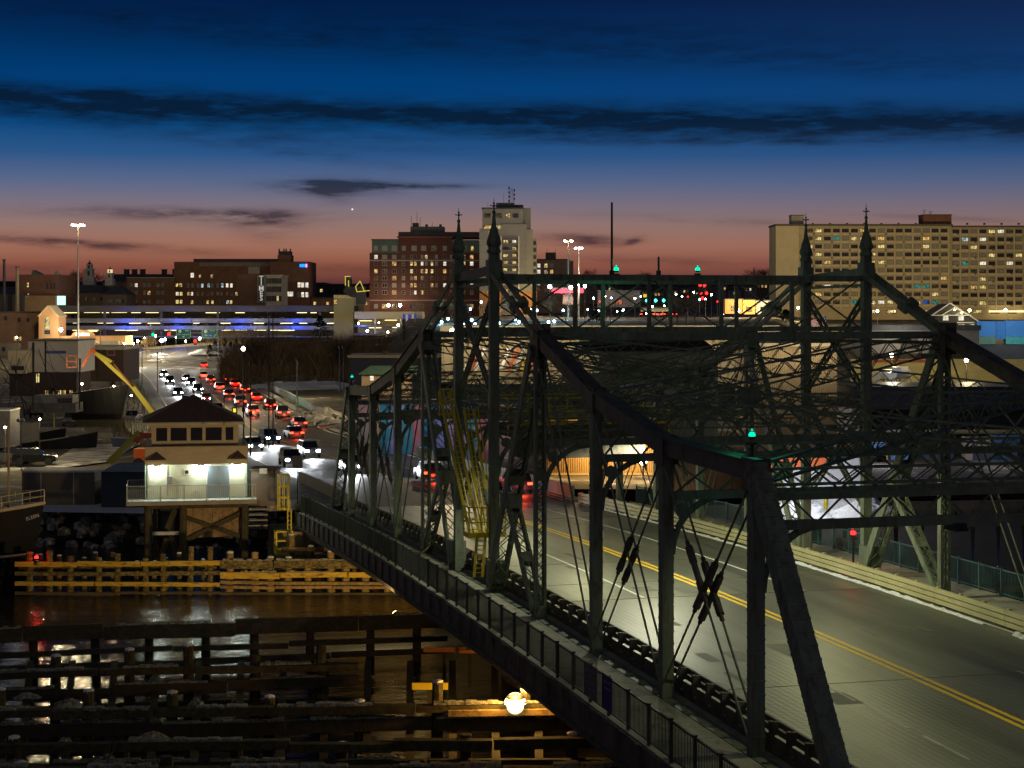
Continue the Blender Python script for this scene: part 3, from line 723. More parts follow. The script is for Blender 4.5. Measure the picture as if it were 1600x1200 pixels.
# ---- luminaires under the sway struts that light the bridge road
BL = [(29.0, yn(1, -1), 6.85, 200), (34.5, yn(3, -1), 7.4, 150), (35.5, yn(4, -1), 7.4, 380), (30.5, yn('T', -1), 7.5, 950), (33.5, yn('T', 1), 7.5, 300), (31.5, yn(4, 1), 7.3, 360), (32, yn(2, 1), 6.8, 330)]
names = ['nearest the camera under the end portal', 'under the third cross strut from the near end', 'under the cross strut at the near hip', 'under the cross strut of the near tower', 'under the cross strut of the far tower', 'under the cross strut behind the far tower', 'under a cross strut near the far end']
for (x, y, h, w), lab in zip(BL, names):
    z = pz(y) + h; t = thing('bridge_luminaire', 'small hooded road luminaire ' + lab, 'lamp', (x, y, z))
    m = MB(); [m.bb(*q_) for q_ in ((x - .24, x - .2, y - .35, y + .35, z - .1, z), (x + .2, x + .24, y - .35, y + .35, z - .1, z), (x - .24, x + .24, y - .39, y - .35, z - .1, z), (x - .24, x + .24, y + .35, y + .39, z - .1, z))]; m.bb(x - .2, x + .2, y - .35, y + .35, z, z + .14); m.bb(x - .03, x + .03, y - .03, y + .03, z + .14, z + .5); m.build('hood', BLACK, t)
    m = MB(); m.bb(x - .15, x + .15, y - .28, y + .28, z - .03, z - .002); m.build('lens', glow('luminaire_lens', (1, .95, .6), 6), t)
    lamp('luminaire_light', (x, y, z - .3), w, (1, 1, .52) if w < 700 else (1, 1, .74), .25, None, 172, (x, y, 0), .35)
# ================================================================== water and land
def water_mat():
    m = bpy.data.materials.new('harbour_water'); m.use_nodes = True; t = m.node_tree; q = NG(t); b = t.nodes['Principled BSDF']
    b.inputs['Base Color'].default_value = (.006, .008, .01, 1); b.inputs['Roughness'].default_value = .14; b.inputs['IOR'].default_value = 1.33
    geo = q.n('ShaderNodeNewGeometry'); mp = q.n('ShaderNodeMapping'); mp.inputs['Rotation'].default_value = (0, 0, PSI); mp.inputs['Scale'].default_value = (.55, 1.2, 1)
    t.links.new(geo.outputs['Position'], mp.inputs[0])
    h = q.m('ADD', q.m('MULTIPLY', q.noise(mp.outputs[0], .5, 3), 1.0), q.m('MULTIPLY', q.noise(mp.outputs[0], 2.4, 4), .35))
    bu = q.n('ShaderNodeBump'); bu.inputs['Strength'].default_value = .5; bu.inputs['Distance'].default_value = .3
    t.links.new(h, bu.inputs['Height']); t.links.new(bu.outputs[0], b.inputs['Normal'])
    return m
m = MB(); m.quad((-900, -300, 0), (900, -300, 0), (900, 700, 0), (-900, 700, 0)); m.build('water', water_mat(), None, 'structure')
# land beyond the harbour: one sheet that rises to the far hills
ZP = ([(150, 2.3), (200, 2.4), (300, 2.5), (380, 2.7), (460, 3.6), (540, 6.0), (600, 9.0), (700, 13.5), (850, 19), (1100, 27), (1600, 40), (2400, 52), (4500, 60), (8000, 60)],
      [(150, 2.3), (300, 2.6), (340, 4), (420, 15.3), (700, 17.2), (850, 20.5), (1100, 28), (1600, 40), (2400, 52), (4500, 60), (8000, 60)],
      [(150, 2.3), (440, 3), (560, 13.5), (700, 16.5), (850, 20), (1100, 27), (1600, 40), (2400, 52), (4500, 60), (8000, 60)])
def zland(D, u=300):
    def f(P):
        for (a, za), (b, zb) in zip(P, P[1:]):
            if D <= b: return za + (zb - za) * max(0, (D - a)) / (b - a)
        return 60
    l, m_, r = (f(P) for P in ZP); k = min(1, max(0, (u - 560) / 80)); z = l + (m_ - l) * k; k = min(1, max(0, (u - 1210) / 80)); return z + (r - z) * k
GROUND = mat('winter_ground', (.10, .088, .07), .95, 0, .35, .06, .3, .2, (.5, .5, .5), (1, 1, 1), (.56, .68))
Ds = [150, 158, 170, 185, 200, 230, 260, 300, 350, 400, 460, 520, 580, 650, 750, 900, 1150, 1600, 2400, 4500, 7800]
us = [-1400, -700, -200, 0, 60, 140, 240, 340, 440, 560, 640, 720, 800, 900, 1000, 1100, 1210, 1290, 1450, 1600, 1900, 2400, 3200]
shore = lambda u: 150 if u < 560 else 150 + min(18, (u - 560) * .06)
m = MB(); vs = []
for D in Ds:
    for u in us:
        dd = max(D, shore(u)); p = at(u, 500, dd); vs.append((p.x, p.y, zland(dd, u)))
nu = len(us)
m.add(vs, [(i * nu + j, i * nu + j + 1, (i + 1) * nu + j + 1, (i + 1) * nu + j) for i in range(len(Ds) - 1) for j in range(nu - 1)])
m.build('ground', GROUND, None, 'structure', True)
# rock revetment and sea wall at the edge of the land
m = MB(); rr = random.Random(5)
for i in range(170):
    u = rr.uniform(-150, 640); D = rr.uniform(144, 150.5); f = (150.5 - D) / 6.5; p = at(u, 500, D); z = 2.2 - f * 2.3; r = rr.uniform(.35, .8)
    m.ball((p.x, p.y, z - .1), r, 5, 0, .7)
m.build('revetment_rocks', mat('rock', (.16, .145, .12), .95, 0, .4, .7, .4, .2, (.5, .5, .5), (1, 1, 1), (.48, .6)), None, 'stuff')
m = MB(); a = at(-900, 500, 150.4); b = at(700, 500, 151)
m.beam((a.x, a.y, .4), (b.x, b.y, .4), .8, 3.6); m.build('sea_wall', mat('sea_wall', (.1, .09, .075), .9, 0, .3, .6, .3), None, 'structure')
m = MB(); a = at(690, 500, 152); b = at(2600, 500, 168)
m.beam((a.x, a.y, .4), (b.x, b.y, .4), .8, 3.7); m.build('sea_wall', mat('sea_wall', (.1, .09, .075)), None, 'structure')
# ---- the approach road, from the bridge end away to the left
def rp(u, v, z): p = gp(u, v, z); return Vector((p.x, p.y, z))
RD = [(Vector((32.03, Y1 + .05, pz(Y1))), 8.6), (Vector((32.03, 150, 4.0)), 8.6), (Vector((32.0, 172, 3.4)), 8.9), (Vector((31.5, 199, 3.0)), 9.2), (rp(430, 685, 2.95), 9.6), (rp(390, 667, 2.9), 9.8), (rp(335, 620, 3.0), 10.2),
      (rp(303, 592, 3.2), 10.6), (rp(276, 573, 3.8), 11.5), (rp(262, 561, 4.8), 12), (rp(272, 551, 6.2), 11), (rp(302, 543.5, 7.4), 9), (rp(345, 540, 8.0), 8)]
def dense(P, n=6):
    out = []
    for i in range(len(P) - 1):
        p0 = P[max(0, i - 1)]; p1 = P[i]; p2 = P[i + 1]; p3 = P[min(len(P) - 1, i + 2)]
        for k in range(n):
            t = k / n; f = lambda a, b, c, d: .5 * ((2 * b) + (-a + c) * t + (2 * a - 5 * b + 4 * c - d) * t * t + (-a + 3 * b - 3 * c + d) * t ** 3)
            out.append((Vector((f(p0[0].x, p1[0].x, p2[0].x, p3[0].x), f(p0[0].y, p1[0].y, p2[0].y, p3[0].y), f(p0[0].z, p1[0].z, p2[0].z, p3[0].z))), p1[1] + (p2[1] - p1[1]) * t))
    out.append(P[-1]); return out
RC = dense(RD)
RT = []
for i, (p, w) in enumerate(RC):
    d = (RC[min(i + 1, len(RC) - 1)][0] - RC[max(0, i - 1)][0]); d.z = 0; d.normalize(); RT.append((d, Vector((d.y, -d.x, 0))))
def road_strip(o0, o1, dz, i0=0, i1=None, th=0, rel=False):
    m = MB(); i1 = len(RC) - 1 if i1 is None else i1
    for i in range(i0, i1):
        P = []
        for k in (i, i + 1):
            p, w = RC[k]; s_ = RT[k][1]; f = w if rel else 1
            P.append((p + s_ * (o0 * f) + BZ * dz, p + s_ * (o1 * f) + BZ * dz))
        (a, b), (c, d) = P
        if th: m.hexa([a - BZ * th, b - BZ * th, d - BZ * th, c - BZ * th, a, b, d, c])
        else: m.quad(a, b, d, c)
    return m
def road_at(s_along, off, dz=0.0):
    """point s metres along the road centre line from the bridge end, off metres to the right"""
    L = 0
    for i in range(len(RC) - 1):
        l = (RC[i + 1][0] - RC[i][0]).length
        if L + l >= s_along:
            f = (s_along - L) / l; return RC[i][0].lerp(RC[i + 1][0], f) + RT[i][1] * off + BZ * dz, atan2(-RT[i][0].x, RT[i][0].y)
        L += l
    return RC[-1][0] + RT[-1][1] * off, 0
road_strip(-1, 1, 0.0, 0, None, 1.2, True).build('road', ASPH, None, 'structure')
road_strip(-.2, -.06, .02).build('lane_line', YELP, None, 'structure'); road_strip(.06, .2, .02).build('lane_line', YELP, None, 'structure')
road_strip(.93, .955, .02, 0, None, 0, True).build('lane_line', WHITEP, None, 'structure'); road_strip(-.955, -.93, .02, 0, None, 0, True).build('lane_line', WHITEP, None, 'structure')
for off in (-4.3, 4.3):
    for k in range(40):
        s0 = 4 + k * 9.0; a, _ = road_at(s0, off, .02); b, _ = road_at(s0 + 3, off, .02); d = (b - a).normalized(); n_ = Vector((d.y, -d.x, 0)) * .09
        m = MB(); m.quad(a - n_, a + n_, b + n_, b - n_); m.build('lane_dash', WHITEP, None, 'structure')
road_strip(-1.35, -1.0, .12, 0, 46, .9, True).build('pavement', mat('pavement', (.24, .23, .2), .85, 0, .25, .5, .2, .2, (.5, .5, .5), (1, 1, 1), (.5, .7)), None, 'structure')
road_strip(1.0, 1.12, .12, 0, 60, .9, True).build('pavement', mat('pavement', (.24, .23, .2)), None, 'structure')
# green parapet on the right and beige barrier near the bridge end
pr = thing('road_parapet', 'long green parapet along the right side of the approach road', 'barrier', road_at(120, 12)[0])
GRN = mat('parapet_green', (.025, .14, .06), .6, 0, .25, .6)
for k in range(17):
    a, _ = road_at(62 + k * 13, 12.6); b, _ = road_at(62 + k * 13 + 12.8, 12.6); m = MB(); m.beam(a + BZ * .55, b + BZ * .55, .25, 1.3); m.build('panel', GRN, pr)
br = thing('road_barrier', 'pale green plated barrier on the right where the road leaves the bridge', 'barrier', road_at(20, 9.2)[0])
for k in range(14):
    a, _ = road_at(1 + k * 4.1, 9.0); b, _ = road_at(1 + k * 4.1 + 4.0, 9.0); m = MB(); m.beam(a + BZ * .55, b + BZ * .55, .2, 1.1); m.build('panel', mat('barrier_green', (.22, .27, .15), .6, 0, .2, 1), br)
bl = thing('road_barrier', 'grey plated barrier on the left where the road leaves the bridge', 'barrier', road_at(10, -9.2)[0])
for k in range(6):
    a, _ = road_at(1 + k * 4.1, -9.0); b, _ = road_at(1 + k * 4.1 + 4.0, -9.0); m = MB(); m.beam(a + BZ * .5, b + BZ * .5, .2, 1.0); m.build('panel', mat('barrier_grey', (.25, .26, .2), .6, 0, .2, 1), bl)
# abutment under the far bridge end, rest pier and the walls that carry the road
ab = thing('abutment', 'stone abutment and rest pier under the far end of the bridge', 'abutment', (32, Y1 + 6, 0))
m = MB(); m.bb(22.5, 41.6, Y1 - .3, Y1 + 16, -1, pz(Y1) - .35); m.build('wall', mat('pier_stone', (.2, .18, .15)), ab)
m = MB(); m.bb(17.5, 23.5, Y1 - 1.5, Y1 + 4, -1, pz(Y1) - 1.5); m.build('pier_cap', mat('pier_concrete', (.33, .28, .2), .9, 0, .3, .6, .3, .2, (.2, .15, .08)), ab)
# snow heaps beside the road
def heap(name, c, rx, ry, h, seed, m_=SNOW):
    rr = random.Random(seed); mb = MB(); n = 12; rings = 5; vs = []
    for k in range(rings + 1):
        f = k / rings
        for i in range(n):
            a = 2 * pi * i / n; r = (1 - f) * rr.uniform(.8, 1.15)
            vs.append((c[0] + rx * r * cos(a), c[1] + ry * r * sin(a), c[2] - .05 + h * (1 - (1 - f) ** 2) * rr.uniform(.8, 1.2)))
    mb.add(vs, [(k * n + i, k * n + (i + 1) % n, (k + 1) * n + (i + 1) % n, (k + 1) * n + i) for k in range(rings) for i in range(n)])
    return mb.build(name, m_, None, 'stuff')
DSNOW = mat('dirty_snow', (.4, .37, .32), .9, 0, .3, .9, .8, .2, (.16, .14, .11), (1, 1, 1), (.5, .7))
for i, (u, v, z, rx, h) in enumerate([(505, 658, 3, 4, 1.9), (487, 663, 3, 3.5, 1.5), (523, 664, 3, 3, 1.2), (470, 652, 3, 4, .9), (540, 668, 3, 4, 1.1), (250, 558, 5, 5, 1.2), (320, 553, 6, 5, 1.4), (240, 566, 4.3, 3, .8), (440, 609, 2.6, 10, 1.6), (490, 607, 2.6, 12, 1.5), (470, 600, 2.6, 12, 2.0)]):
    p = gp(u, v, z); heap('snow_heap', (p.x, p.y, z), rx, rx * .7, h, 30 + i, DSNOW if i < 5 else SNOW)
# yard surfaces on the left
for name, pts, m_ in (('yard', [(-60, 740), (60, 720), (130, 700), (225, 690), (235, 665), (-60, 660)], mat('yard_asphalt', (.05, .045, .04), .8, 0, .4, .25, .2, .3, (.55, .55, .56), (1, 1, 1), (.6, .68))),
                      ('yard', [(60, 735), (165, 722), (225, 690), (120, 696)], mat('icy_yard', (.16, .13, .1), .6, 0, .4, .3, .3, .3, (.62, .62, .66), (.5, 1.6, 1), (.47, .56)))):
    k = .06 if 'yard_asphalt' in m_.name else .12
    m = MB(); m.add([(*gp(u, v, 2.45 + k).xy, 2.45 + k) for u, v in pts], [tuple(range(len(pts)))]); m.build(name, m_, None, 'structure')
p = [gp(*q, 2.6) for q in ((60, 800), (240, 803), (240, 790), (60, 787))]
m = MB(); m.add([(q.x, q.y, 2.62) for q in p], [(0, 1, 2, 3)]); m.build('snow_strip', SNOW, None, 'structure')
DSNOW2 = mat('rime_snow', (.3, .3, .26), .9, 0, .3, 2.5, .8, .2, (.1, .1, .06), (1, 1, 1), (.45, .6))
dk = thing('dock', 'low dark timber dock on the water right of the bridge, behind the teal railing', 'dock', at(1500, 500, 128))
for k in range(14):
    a = at(1300 + k * 40, 500, 112 + k * .5); b = at(1300 + k * 40, 500, 150); a.z = b.z = 1.5; m = MB(); m.beam(a, b, 1.62, .3); m.build('deck_board', mat('dock_deck', (.04, .03, .025), .9, 0, .3, .8), dk)
for z, m_ in ((1.25, mat('dock_edge', (.2, .09, .05), .8, 0, .3, .8)), (.7, mat('dock_deck', (.04, .03, .025)))): a = at(1280, 500, 111.6); b = at(1860, 500, 118.6); a.z = b.z = z; m = MB(); m.beam(a, b, .3, .35); m.build('edge_beam', m_, dk)
for k in range(10): a = at(1300 + k * 56, 500, 112.4 + k * .7); m = MB(); m.tube((a.x, a.y, -1.5), (a.x, a.y, 1.3), .2, None, 8); m.build('pile', WOOD, dk)
# ================================================================== timber fenders
def fender_row(name, label, uL, uR, D, rails, piles, lift=0.0, m_=WOOD, snow=0.0, group=None, pr_=.19, dd=0.0, stub=None):
    """a row of piles with horizontal walers; rails = (height, section height, thickness[, material])"""
    a = at(uL, 500, D); b = at(uR, 500, D + dd); t = thing(name, label, 'fender', (a.x, a.y, 0), 0, group)
    d = Vector((b.x - a.x, b.y - a.y, 0)); L = d.length; d.normalize(); nrm = Vector((d.y, -d.x, 0)); A = Vector((a.x, a.y, 0)); rr = random.Random(int(D * 7))
    n = piles
    for i in range(n):
        s = L * (i + .5) / n + rr.uniform(-.3, .3); h = (rails[0][0] + rr.uniform(.05, 1.0) + lift)
        m = MB(); c = A + d * s - nrm * (pr_ + .02); lean = Vector((rr.uniform(-.12, .12), rr.uniform(-.12, .12), 0)); m.tube(c - BZ * 1.2 + lean, c + BZ * h, pr_ * rr.uniform(.85, 1.1), pr_ * .85, 8); o = m.build('pile', m_, t)
        if snow and rr.random() < .8:
            q = MB(); q.ball(c + BZ * h, pr_ * .95, 7, 0, .5); q.build('snow_cap', SNOW, o)
    for r in rails:
        h, sh, th = r[:3]; mm = r[3] if len(r) > 3 else m_
        cuts = [0.0]
        while cuts[-1] < L - 4.5: cuts.append(min(L, cuts[-1] + rr.uniform(3.6, 7.5)))
        cuts[-1] = L
        for c0, c1 in zip(cuts, cuts[1:]):
            p = A + d * (c0 + .01) + nrm * th / 2; q = A + d * (c1 - .01) + nrm * th / 2; dz = rr.uniform(-.06, .06); q = q - d * rr.uniform(0, .06)
            m = MB(); m.beam(p + BZ * (h + dz), q + BZ * (h + dz + rr.uniform(-.07, .07)), th, sh * rr.uniform(.8, 1.1)); o = m.build('waler', mm, t)
            if snow and h > .9 and rr.random() < snow:
                l0 = rr.uniform(0, .4); l1 = rr.uniform(.6, 1)
                pa = p.lerp(q, l0); pb = p.lerp(q, l1); mb = MB(); ns = 10
                for j in range(ns):
                    x0 = pa.lerp(pb, j / ns); x1 = pa.lerp(pb, (j + 1.02) / ns); hh = rr.uniform(.04, .14)
                    mb.beam(x0 + BZ * (h + dz + sh / 2 + hh / 2), x1 + BZ * (h + dz + sh / 2 + hh / 2), th * rr.uniform(.7, 1.05), hh)
                mb.build('snow_cover', DSNOW2, o, 'stuff')
    return t
DK0 = mat('shaded_timber', (.07, .055, .03), .9, 0, .4, 1.4, .6)  # for the lowest rails: the shade they lie in is put into the colour
YT = mat('fender_yellow', (.5, .33, .04), .75, 0, .22, 1.2, .4, .2, (.16, .1, .035), (.5, .5, 2), (.52, .66))
OLD = mat('fender_old', (.2, .15, .055), .85, 0, .5, 1.4, .8, .2, (.06, .05, .025), (1, 1, 1.6), (.42, .58))
fender_row('channel_fender', 'yellow topped timber fender across the channel, below the operator house', 24, 345, 120.5, [(2.1, .3, .2, YT), (1.42, .26, .2, OLD), (.84, .28, .2, YT), (.16, .2, .2, DK0)], 9, .25, OLD, 0, 'channel fenders', .24)
fender_row('channel_fender', 'second row of brown piles behind the yellow topped fender', 30, 345, 123, [(1.5, .25, .2, OLD)], 17, .1, OLD, .3, None, .2)
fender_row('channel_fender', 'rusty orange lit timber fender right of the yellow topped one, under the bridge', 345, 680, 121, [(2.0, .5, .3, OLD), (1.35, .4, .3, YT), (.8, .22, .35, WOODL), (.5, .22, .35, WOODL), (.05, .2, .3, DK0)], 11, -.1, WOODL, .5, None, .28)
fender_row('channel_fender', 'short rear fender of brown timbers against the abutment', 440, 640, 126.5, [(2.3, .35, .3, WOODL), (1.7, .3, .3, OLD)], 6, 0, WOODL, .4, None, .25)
# dark foreground fender pier: five rows nearer and nearer to the camera
DK1 = mat('timber_dark', (.06, .048, .04), .9, 0, .35, 1.4, .5, .15, (.035, .04, .02)); DK2 = mat('timber_mossy', (.075, .075, .035), .9, 0, .35, 1.4, .5, .15, (.05, .035, .025))
fender_row('pier_fender', 'farthest row of the dark timber pier fender, open water showing between its boards', -80, 700, 93, [(2.25, .75, .3, DK1), (1.25, .3, .22, DK1), (.55, .3, .22, DK1)], 9, -.5, DK1, .25, None, .26, 5)
fender_row('pier_fender', 'snow dusted mossy row of the dark timber pier fender, second from the far side', -80, 560, 83.8, [(2.1, .34, .5, DK2), (1.2, .5, .3, DK1), (.4, .3, .3, DK1)], 6, .3, DK2, 1, None, .28, 3)
fender_row('pier_fender', 'middle row of the dark timber pier fender under its snow ridge', -80, 900, 75.5, [(2.2, .34, .5, DK2), (1.45, .55, .3, DK1), (.6, .4, .3, DK1)], 7, .1, DK2, 1, None, .28, 2)
fender_row('pier_fender', 'row of the dark timber pier fender second from the camera, below the bright floodlight', -80, 980, 70.5, [(2.0, .4, .45, DK2), (1.2, .5, .3, DK1), (.5, .3, .3, DK1)], 6, -.4, DK1, .7, None, .28, 1)
fender_row('pier_fender', 'nearest row of the dark timber pier fender along the bottom edge of the view', -80, 1060, 66.3, [(2.2, .4, .45, DK2), (1.4, .4, .3, DK1), (.5, .4, .3, DK1)], 5, -.4, DK1, .9, None, .28, 0)
rr = random.Random(9)
for i in range(14):                                                   # cross ties between the rows, some with snow lumps
    u = -40 + i * 68; a = at(u, 500, 66.6); b = at(u * .97 + 20, 500, 92.5)
    t = thing('cross_timber', 'long cross timber of the dark pier fender, %s from the left' % ['first', 'second', 'third', 'fourth', 'fifth', 'sixth', 'seventh', 'eighth', 'ninth', 'tenth', 'eleventh', 'twelfth', 'thirteenth', 'fourteenth'][i], 'timber', (a.x, a.y, 0), 0, 'cross timbers of the dark pier fender')
    m = MB(); m.beam((a.x, a.y, .95), (b.x, b.y, .95), .34, .34); m.build('beam', DK1, t)
    if u < 330:
        for k in range(2):
            p = Vector(a).lerp(Vector(b), rr.uniform(.1, .9)); heap('snow_lump', (p.x, p.y, 1.12), rr.uniform(.4, 1.1), rr.uniform(.3, .6), rr.uniform(.2, .5), 60 + i * 3 + k, DSNOW2)
# floodlights on the fender
def flood(label, p, z0, col, power, m_, size, aim, spot=150):
    t = thing('floodlight', label, 'floodlight', (p.x, p.y, z0)); d = (Vector(aim) - p).normalized()
    m = MB(); m.tube((p.x, p.y, z0), (p.x, p.y, p.z - size * .6), .05, None, 6); m.build('stand', BLACK, t)
    m = MB(); m.tube(p - d * size * .9, p - d * .02, size * .55, size * 1.02, 12); m.build('housing', BLACK, t)
    m = MB(); m.tube(p, p + d * .04, size * .98, None, 16); m.build('lens', m_, t)
    if power: lamp('flood_beam', p + d * .3, power, col, .3, None, spot, aim, .5)
    return t
p = at(805, 1099, 77); cam_aim = Vector((4, 60, 6))
flood('bright orange floodlight glaring on the fender below the bridge', p, 2.0, (1, .55, .12), 1500, glow('flood_lens', (1, .62, .2), 45), .46, (17.5, 58, 4.6), 150)
gb = thing('floodlight_globe', 'glowing amber lamp globe of the bright floodlight below the bridge', 'lamp', p)
m = MB(); m.ball(p - FV * .35, .37, 16); m.build('globe', glow('flood_globe', (1, .76, .32), 6), gb, None, True)
lamp('flood_glow', p - FV * .7 + BZ * .75, 420, (1, .5, .1), .3)
m = MB(); q_ = p - FV * .35; m.lathe((q_.x, q_.y, q_.z + .3), [(.42, 0), (.34, .1), (.1, .2)], 12); m.build('hood', BLACK, gb); m = MB(); m.tube(q_ - BZ * .36, (q_.x, q_.y, 2.0), .06, None, 6); m.build('bracket', BLACK, gb)
p2 = at(620, 962, 98.9)
flood('small floodlight on the far row of the dark fender, facing the channel', p2, 2.0, (1, .66, .26), 4300, glow('small_flood_lens', (1, .7, .3), 20), .28, at(420, 900, 121), 150)
m_beam = MB(); a = at(700, 1110, 76.6); b = at(905, 1107, 77); a.z = b.z = 2.0; ft = thing('lamp_timber', 'squared timber carrying the bright floodlight', 'timber', a); m_beam.beam(a, b, .4, .25); m_beam.build('beam', WOODL, ft)
# yellow clad signs and stair on the dark pier under the bridge
for u, v, D, w, h, lab, m_ in ((672, 1072, 80, 1.6, .3, 'long dull yellow board on the dark pier under the bridge', YEL), (695, 1015, 92, 2.2, .25, 'orange board under the bridge, topmost of the pair', mat('orange_board', (.5, .18, .05))), (735, 1018, 88, 1.1, .15, 'thin orange board under the bridge, right of the yellow boards', mat('orange_board', (.5, .18, .05)))):
    q = at(u, v, D); t = thing('marker_board', lab, 'board', q); m = MB(); m.box(q, (w, .12, h), -PSI); m.build('board', m_, t)
    m = MB(); m.box(q + Vector((0, .15, -.9)), (.15, .15, 1.8), -PSI); m.build('post', DK1, t)
# ================================================================== bridge operator's house
HD = 131.0; HP = at(300, 897, HD); HP.z = 0; PXH = HD / FPX
def hx(u): return (u - 300) * PXH
def hz(v): return CAMZ - (v - V0) * PXH
house = thing('operator_house', 'two storey bridge operator house with pyramid roof standing on timber piles over the water', 'building', HP, -PSI + .19)
HM = WM[house.name]
def hb(name, x0, x1, y0, y1, z0, z1, m_, parent=None):
    m = MB(); m.bb(x0, x1, y0, y1, z0, z1); m.v = [HM @ p for p in m.v]; return m.build(name, m_, parent or house)
SIDING = mat('siding_cream', (.55, .52, .38), .7, 0, .1, 1.5); TRIM = mat('trim_tan', (.46, .39, .27), .7, 0, .12, 1.5); ROOF = mat('roof_shingle', (.075, .05, .045), .9, 0, .25, 2, .4)
zd = hz(779)
hb('deck', hx(200), hx(399), -1.5, 7.5, zd - .3, zd, mat('deck_boards', (.3, .29, .25), .85, 0, .2, 2))
hb('wall', hx(231), hx(384), 0, 6.5, zd, hz(725), SIDING)
nb_ = 14
for i in range(nb_):                                                  # clapboards
    z0 = zd + (hz(725) - zd) * i / nb_; zz1 = z0 + (hz(725) - zd) / nb_ - .025
    for xa, xb in ((hx(233), hx(321.5)), (hx(360), hx(382))): hb('clapboard', xa, xb, -.035, -.002, z0, zz1, SIDING)
hb('upper_wall', hx(228), hx(386), -.4, 6.7, hz(725), hz(697), TRIM)
hb('soffit_band', hx(228), hx(386), -.42, 6.72, hz(697) , hz(695.5), BLACK)
for i in range(7):
    z0 = hz(724) + (hz(698) - hz(724)) * i / 7; hb('clapboard', hx(259), hx(356), -.435, -.402, z0, z0 + (hz(698) - hz(724)) / 7 - .02, TRIM)
for u0, u1 in ((232, 260), (357, 384)):                               # little hip-roofed brackets
    m = MB(); c = Vector((hx((u0 + u1) / 2), -.42, hz(704))); w = hx(u1) - hx(u0)
    m.add([(hx(u0), -1.0, hz(716)), (hx(u1), -1.0, hz(716)), (hx(u1), -.41, hz(716)), (hx(u0), -.41, hz(716)), (c.x, -.41, c.z)], [(0, 1, 4), (1, 2, 4), (3, 0, 4), (0, 3, 2, 1)]); m.v = [HM @ p for p in m.v]; m.build('hood_roof', ROOF, house)
    hb('hood_fascia', hx(u0) , hx(u1), -1.02, -.43, hz(719), hz(716.3), TRIM)
zc0, zc1 = hz(695), hz(661)
hb('cabin_sill', hx(238), hx(372), .2, 6.3, zc0, hz(690.5), TRIM); hb('cabin_head', hx(238), hx(372), .2, 6.3, hz(668.5), zc1, TRIM)
PANE = mat('dark_glass', (.01, .012, .014), .08, 0, .1, 1, 0, .6)
hb('cabin_core', hx(240), hx(370), .35, 6.15, hz(690.5), hz(668.5), PANE)
xs = [238, 245, 262, 267, 292, 298, 316, 321, 346, 352, 364, 372]
for i in range(0, len(xs), 2): hb('mullion', hx(xs[i]), hx(xs[i + 1]), .18, .4, hz(690.5), hz(668.5), TRIM)
for i in range(1, len(xs) - 1, 2):
    w = hb('window', hx(xs[i]) + .01, hx(xs[i + 1]) - .01, .3, .34, hz(690.3), hz(668.7), PANE)
    hb('window_frame', hx(xs[i]) + .01, hx(xs[i + 1]) - .01, .26, .3, hz(690.3), hz(688.8), TRIM, w)
hb('side_mullion', hx(237), hx(239.5), 5.9, 6.3, hz(690.5), hz(668.5), TRIM)
m = MB(); e0, e1 = hx(224), hx(381); zr = hz(661)
m.add([(e0, -.5, zr), (e1, -.5, zr), (e1, 7.0, zr), (e0, 7.0, zr), (hx(302), 3.1, hz(619)), (e0, -.5, zr + .12), (e1, -.5, zr + .12), (e1, 7, zr + .12), (e0, 7, zr + .12)],
      [(3, 2, 1, 0), (5, 6, 4), (6, 7, 4), (7, 8, 4), (8, 5, 4), (0, 1, 6, 5), (1, 2, 7, 6), (2, 3, 8, 7), (3, 0, 5, 8)]); m.v = [HM @ p for p in m.v]; m.build('roof', ROOF, house)
hb('eave_fascia', e0, e1, -.54, -.505, zr - .12, zr + .1, TRIM)
GUT = mat('gutter_white', (.42, .4, .34), .5)
hb('gutter', e0, e1, -.66, -.545, zr - .08, zr + .04, GUT)
for u in (262, 330): hb('conduit', hx(u) - .02, hx(u) + .02, -.075, -.04, zd + .2, hz(727), GREY)
hb('meter_box', hx(266) - .16, hx(266) + .16, -.16, -.04, zd + 1.1, zd + 1.65, GREY)
hb('vent_grille', hx(306) - .2, hx(306) + .2, -.08, -.037, zd + .35, zd + .6, GUT)
m = MB(); m.tube((hx(332), 3.4, hz(634)), (hx(332), 3.4, hz(620)), .09, None, 8); m.v = [HM @ p for p in m.v]; m.build('vent_pipe', GREY, house)
# door
GD = mat('door_grey', (.16, .19, .22), .5, 0, .1, 2)
hb('door_frame', hx(321.8), hx(359.8), -.06, -.003, zd, hz(727.2), mat('frame_white', (.6, .6, .55)))
for u0, u1, hk in ((323.5, 340.2, 338), (340.8, 357.6, 343)):
    d = hb('door', hx(u0), hx(u1), -.1, -.065, zd + .03, hz(728.5), GD); hb('handle', hx(hk) - .03, hx(hk) + .03, -.16, -.105, zd + 1.0, zd + 1.2, GREY, d)
sgn = hb('notice', hx(288), hx(296), -.07, -.04, hz(742), hz(732.5), WHITEP); hb('notice_panel', hx(289.5), hx(294.5), -.085, -.072, hz(740), hz(734.5), BLACK, sgn)
hb('downpipe', hx(228), hx(229.6), -.12, -.02, zd, hz(725), mat('pipe_teal', (.3, .42, .36))); hb('downpipe', hx(383.5), hx(385), -.12, -.02, zd, hz(725), mat('pipe_teal', (.3, .42, .36)))
for u in (247, 314, 370):                                             # wall lamps under the soffit
    l = hb('wall_lamp', hx(u) - .2, hx(u) + .2, -.38, -.06, hz(727.5), hz(725.3), GREY); hb('lens', hx(u) - .17, hx(u) + .17, -.36, -.08, hz(727.9), hz(727.55), COOL, l)
    lamp('wall_lamp_light', HM @ Vector((hx(u), -.3, hz(730))), 68, (.82, 1, .9), .12)
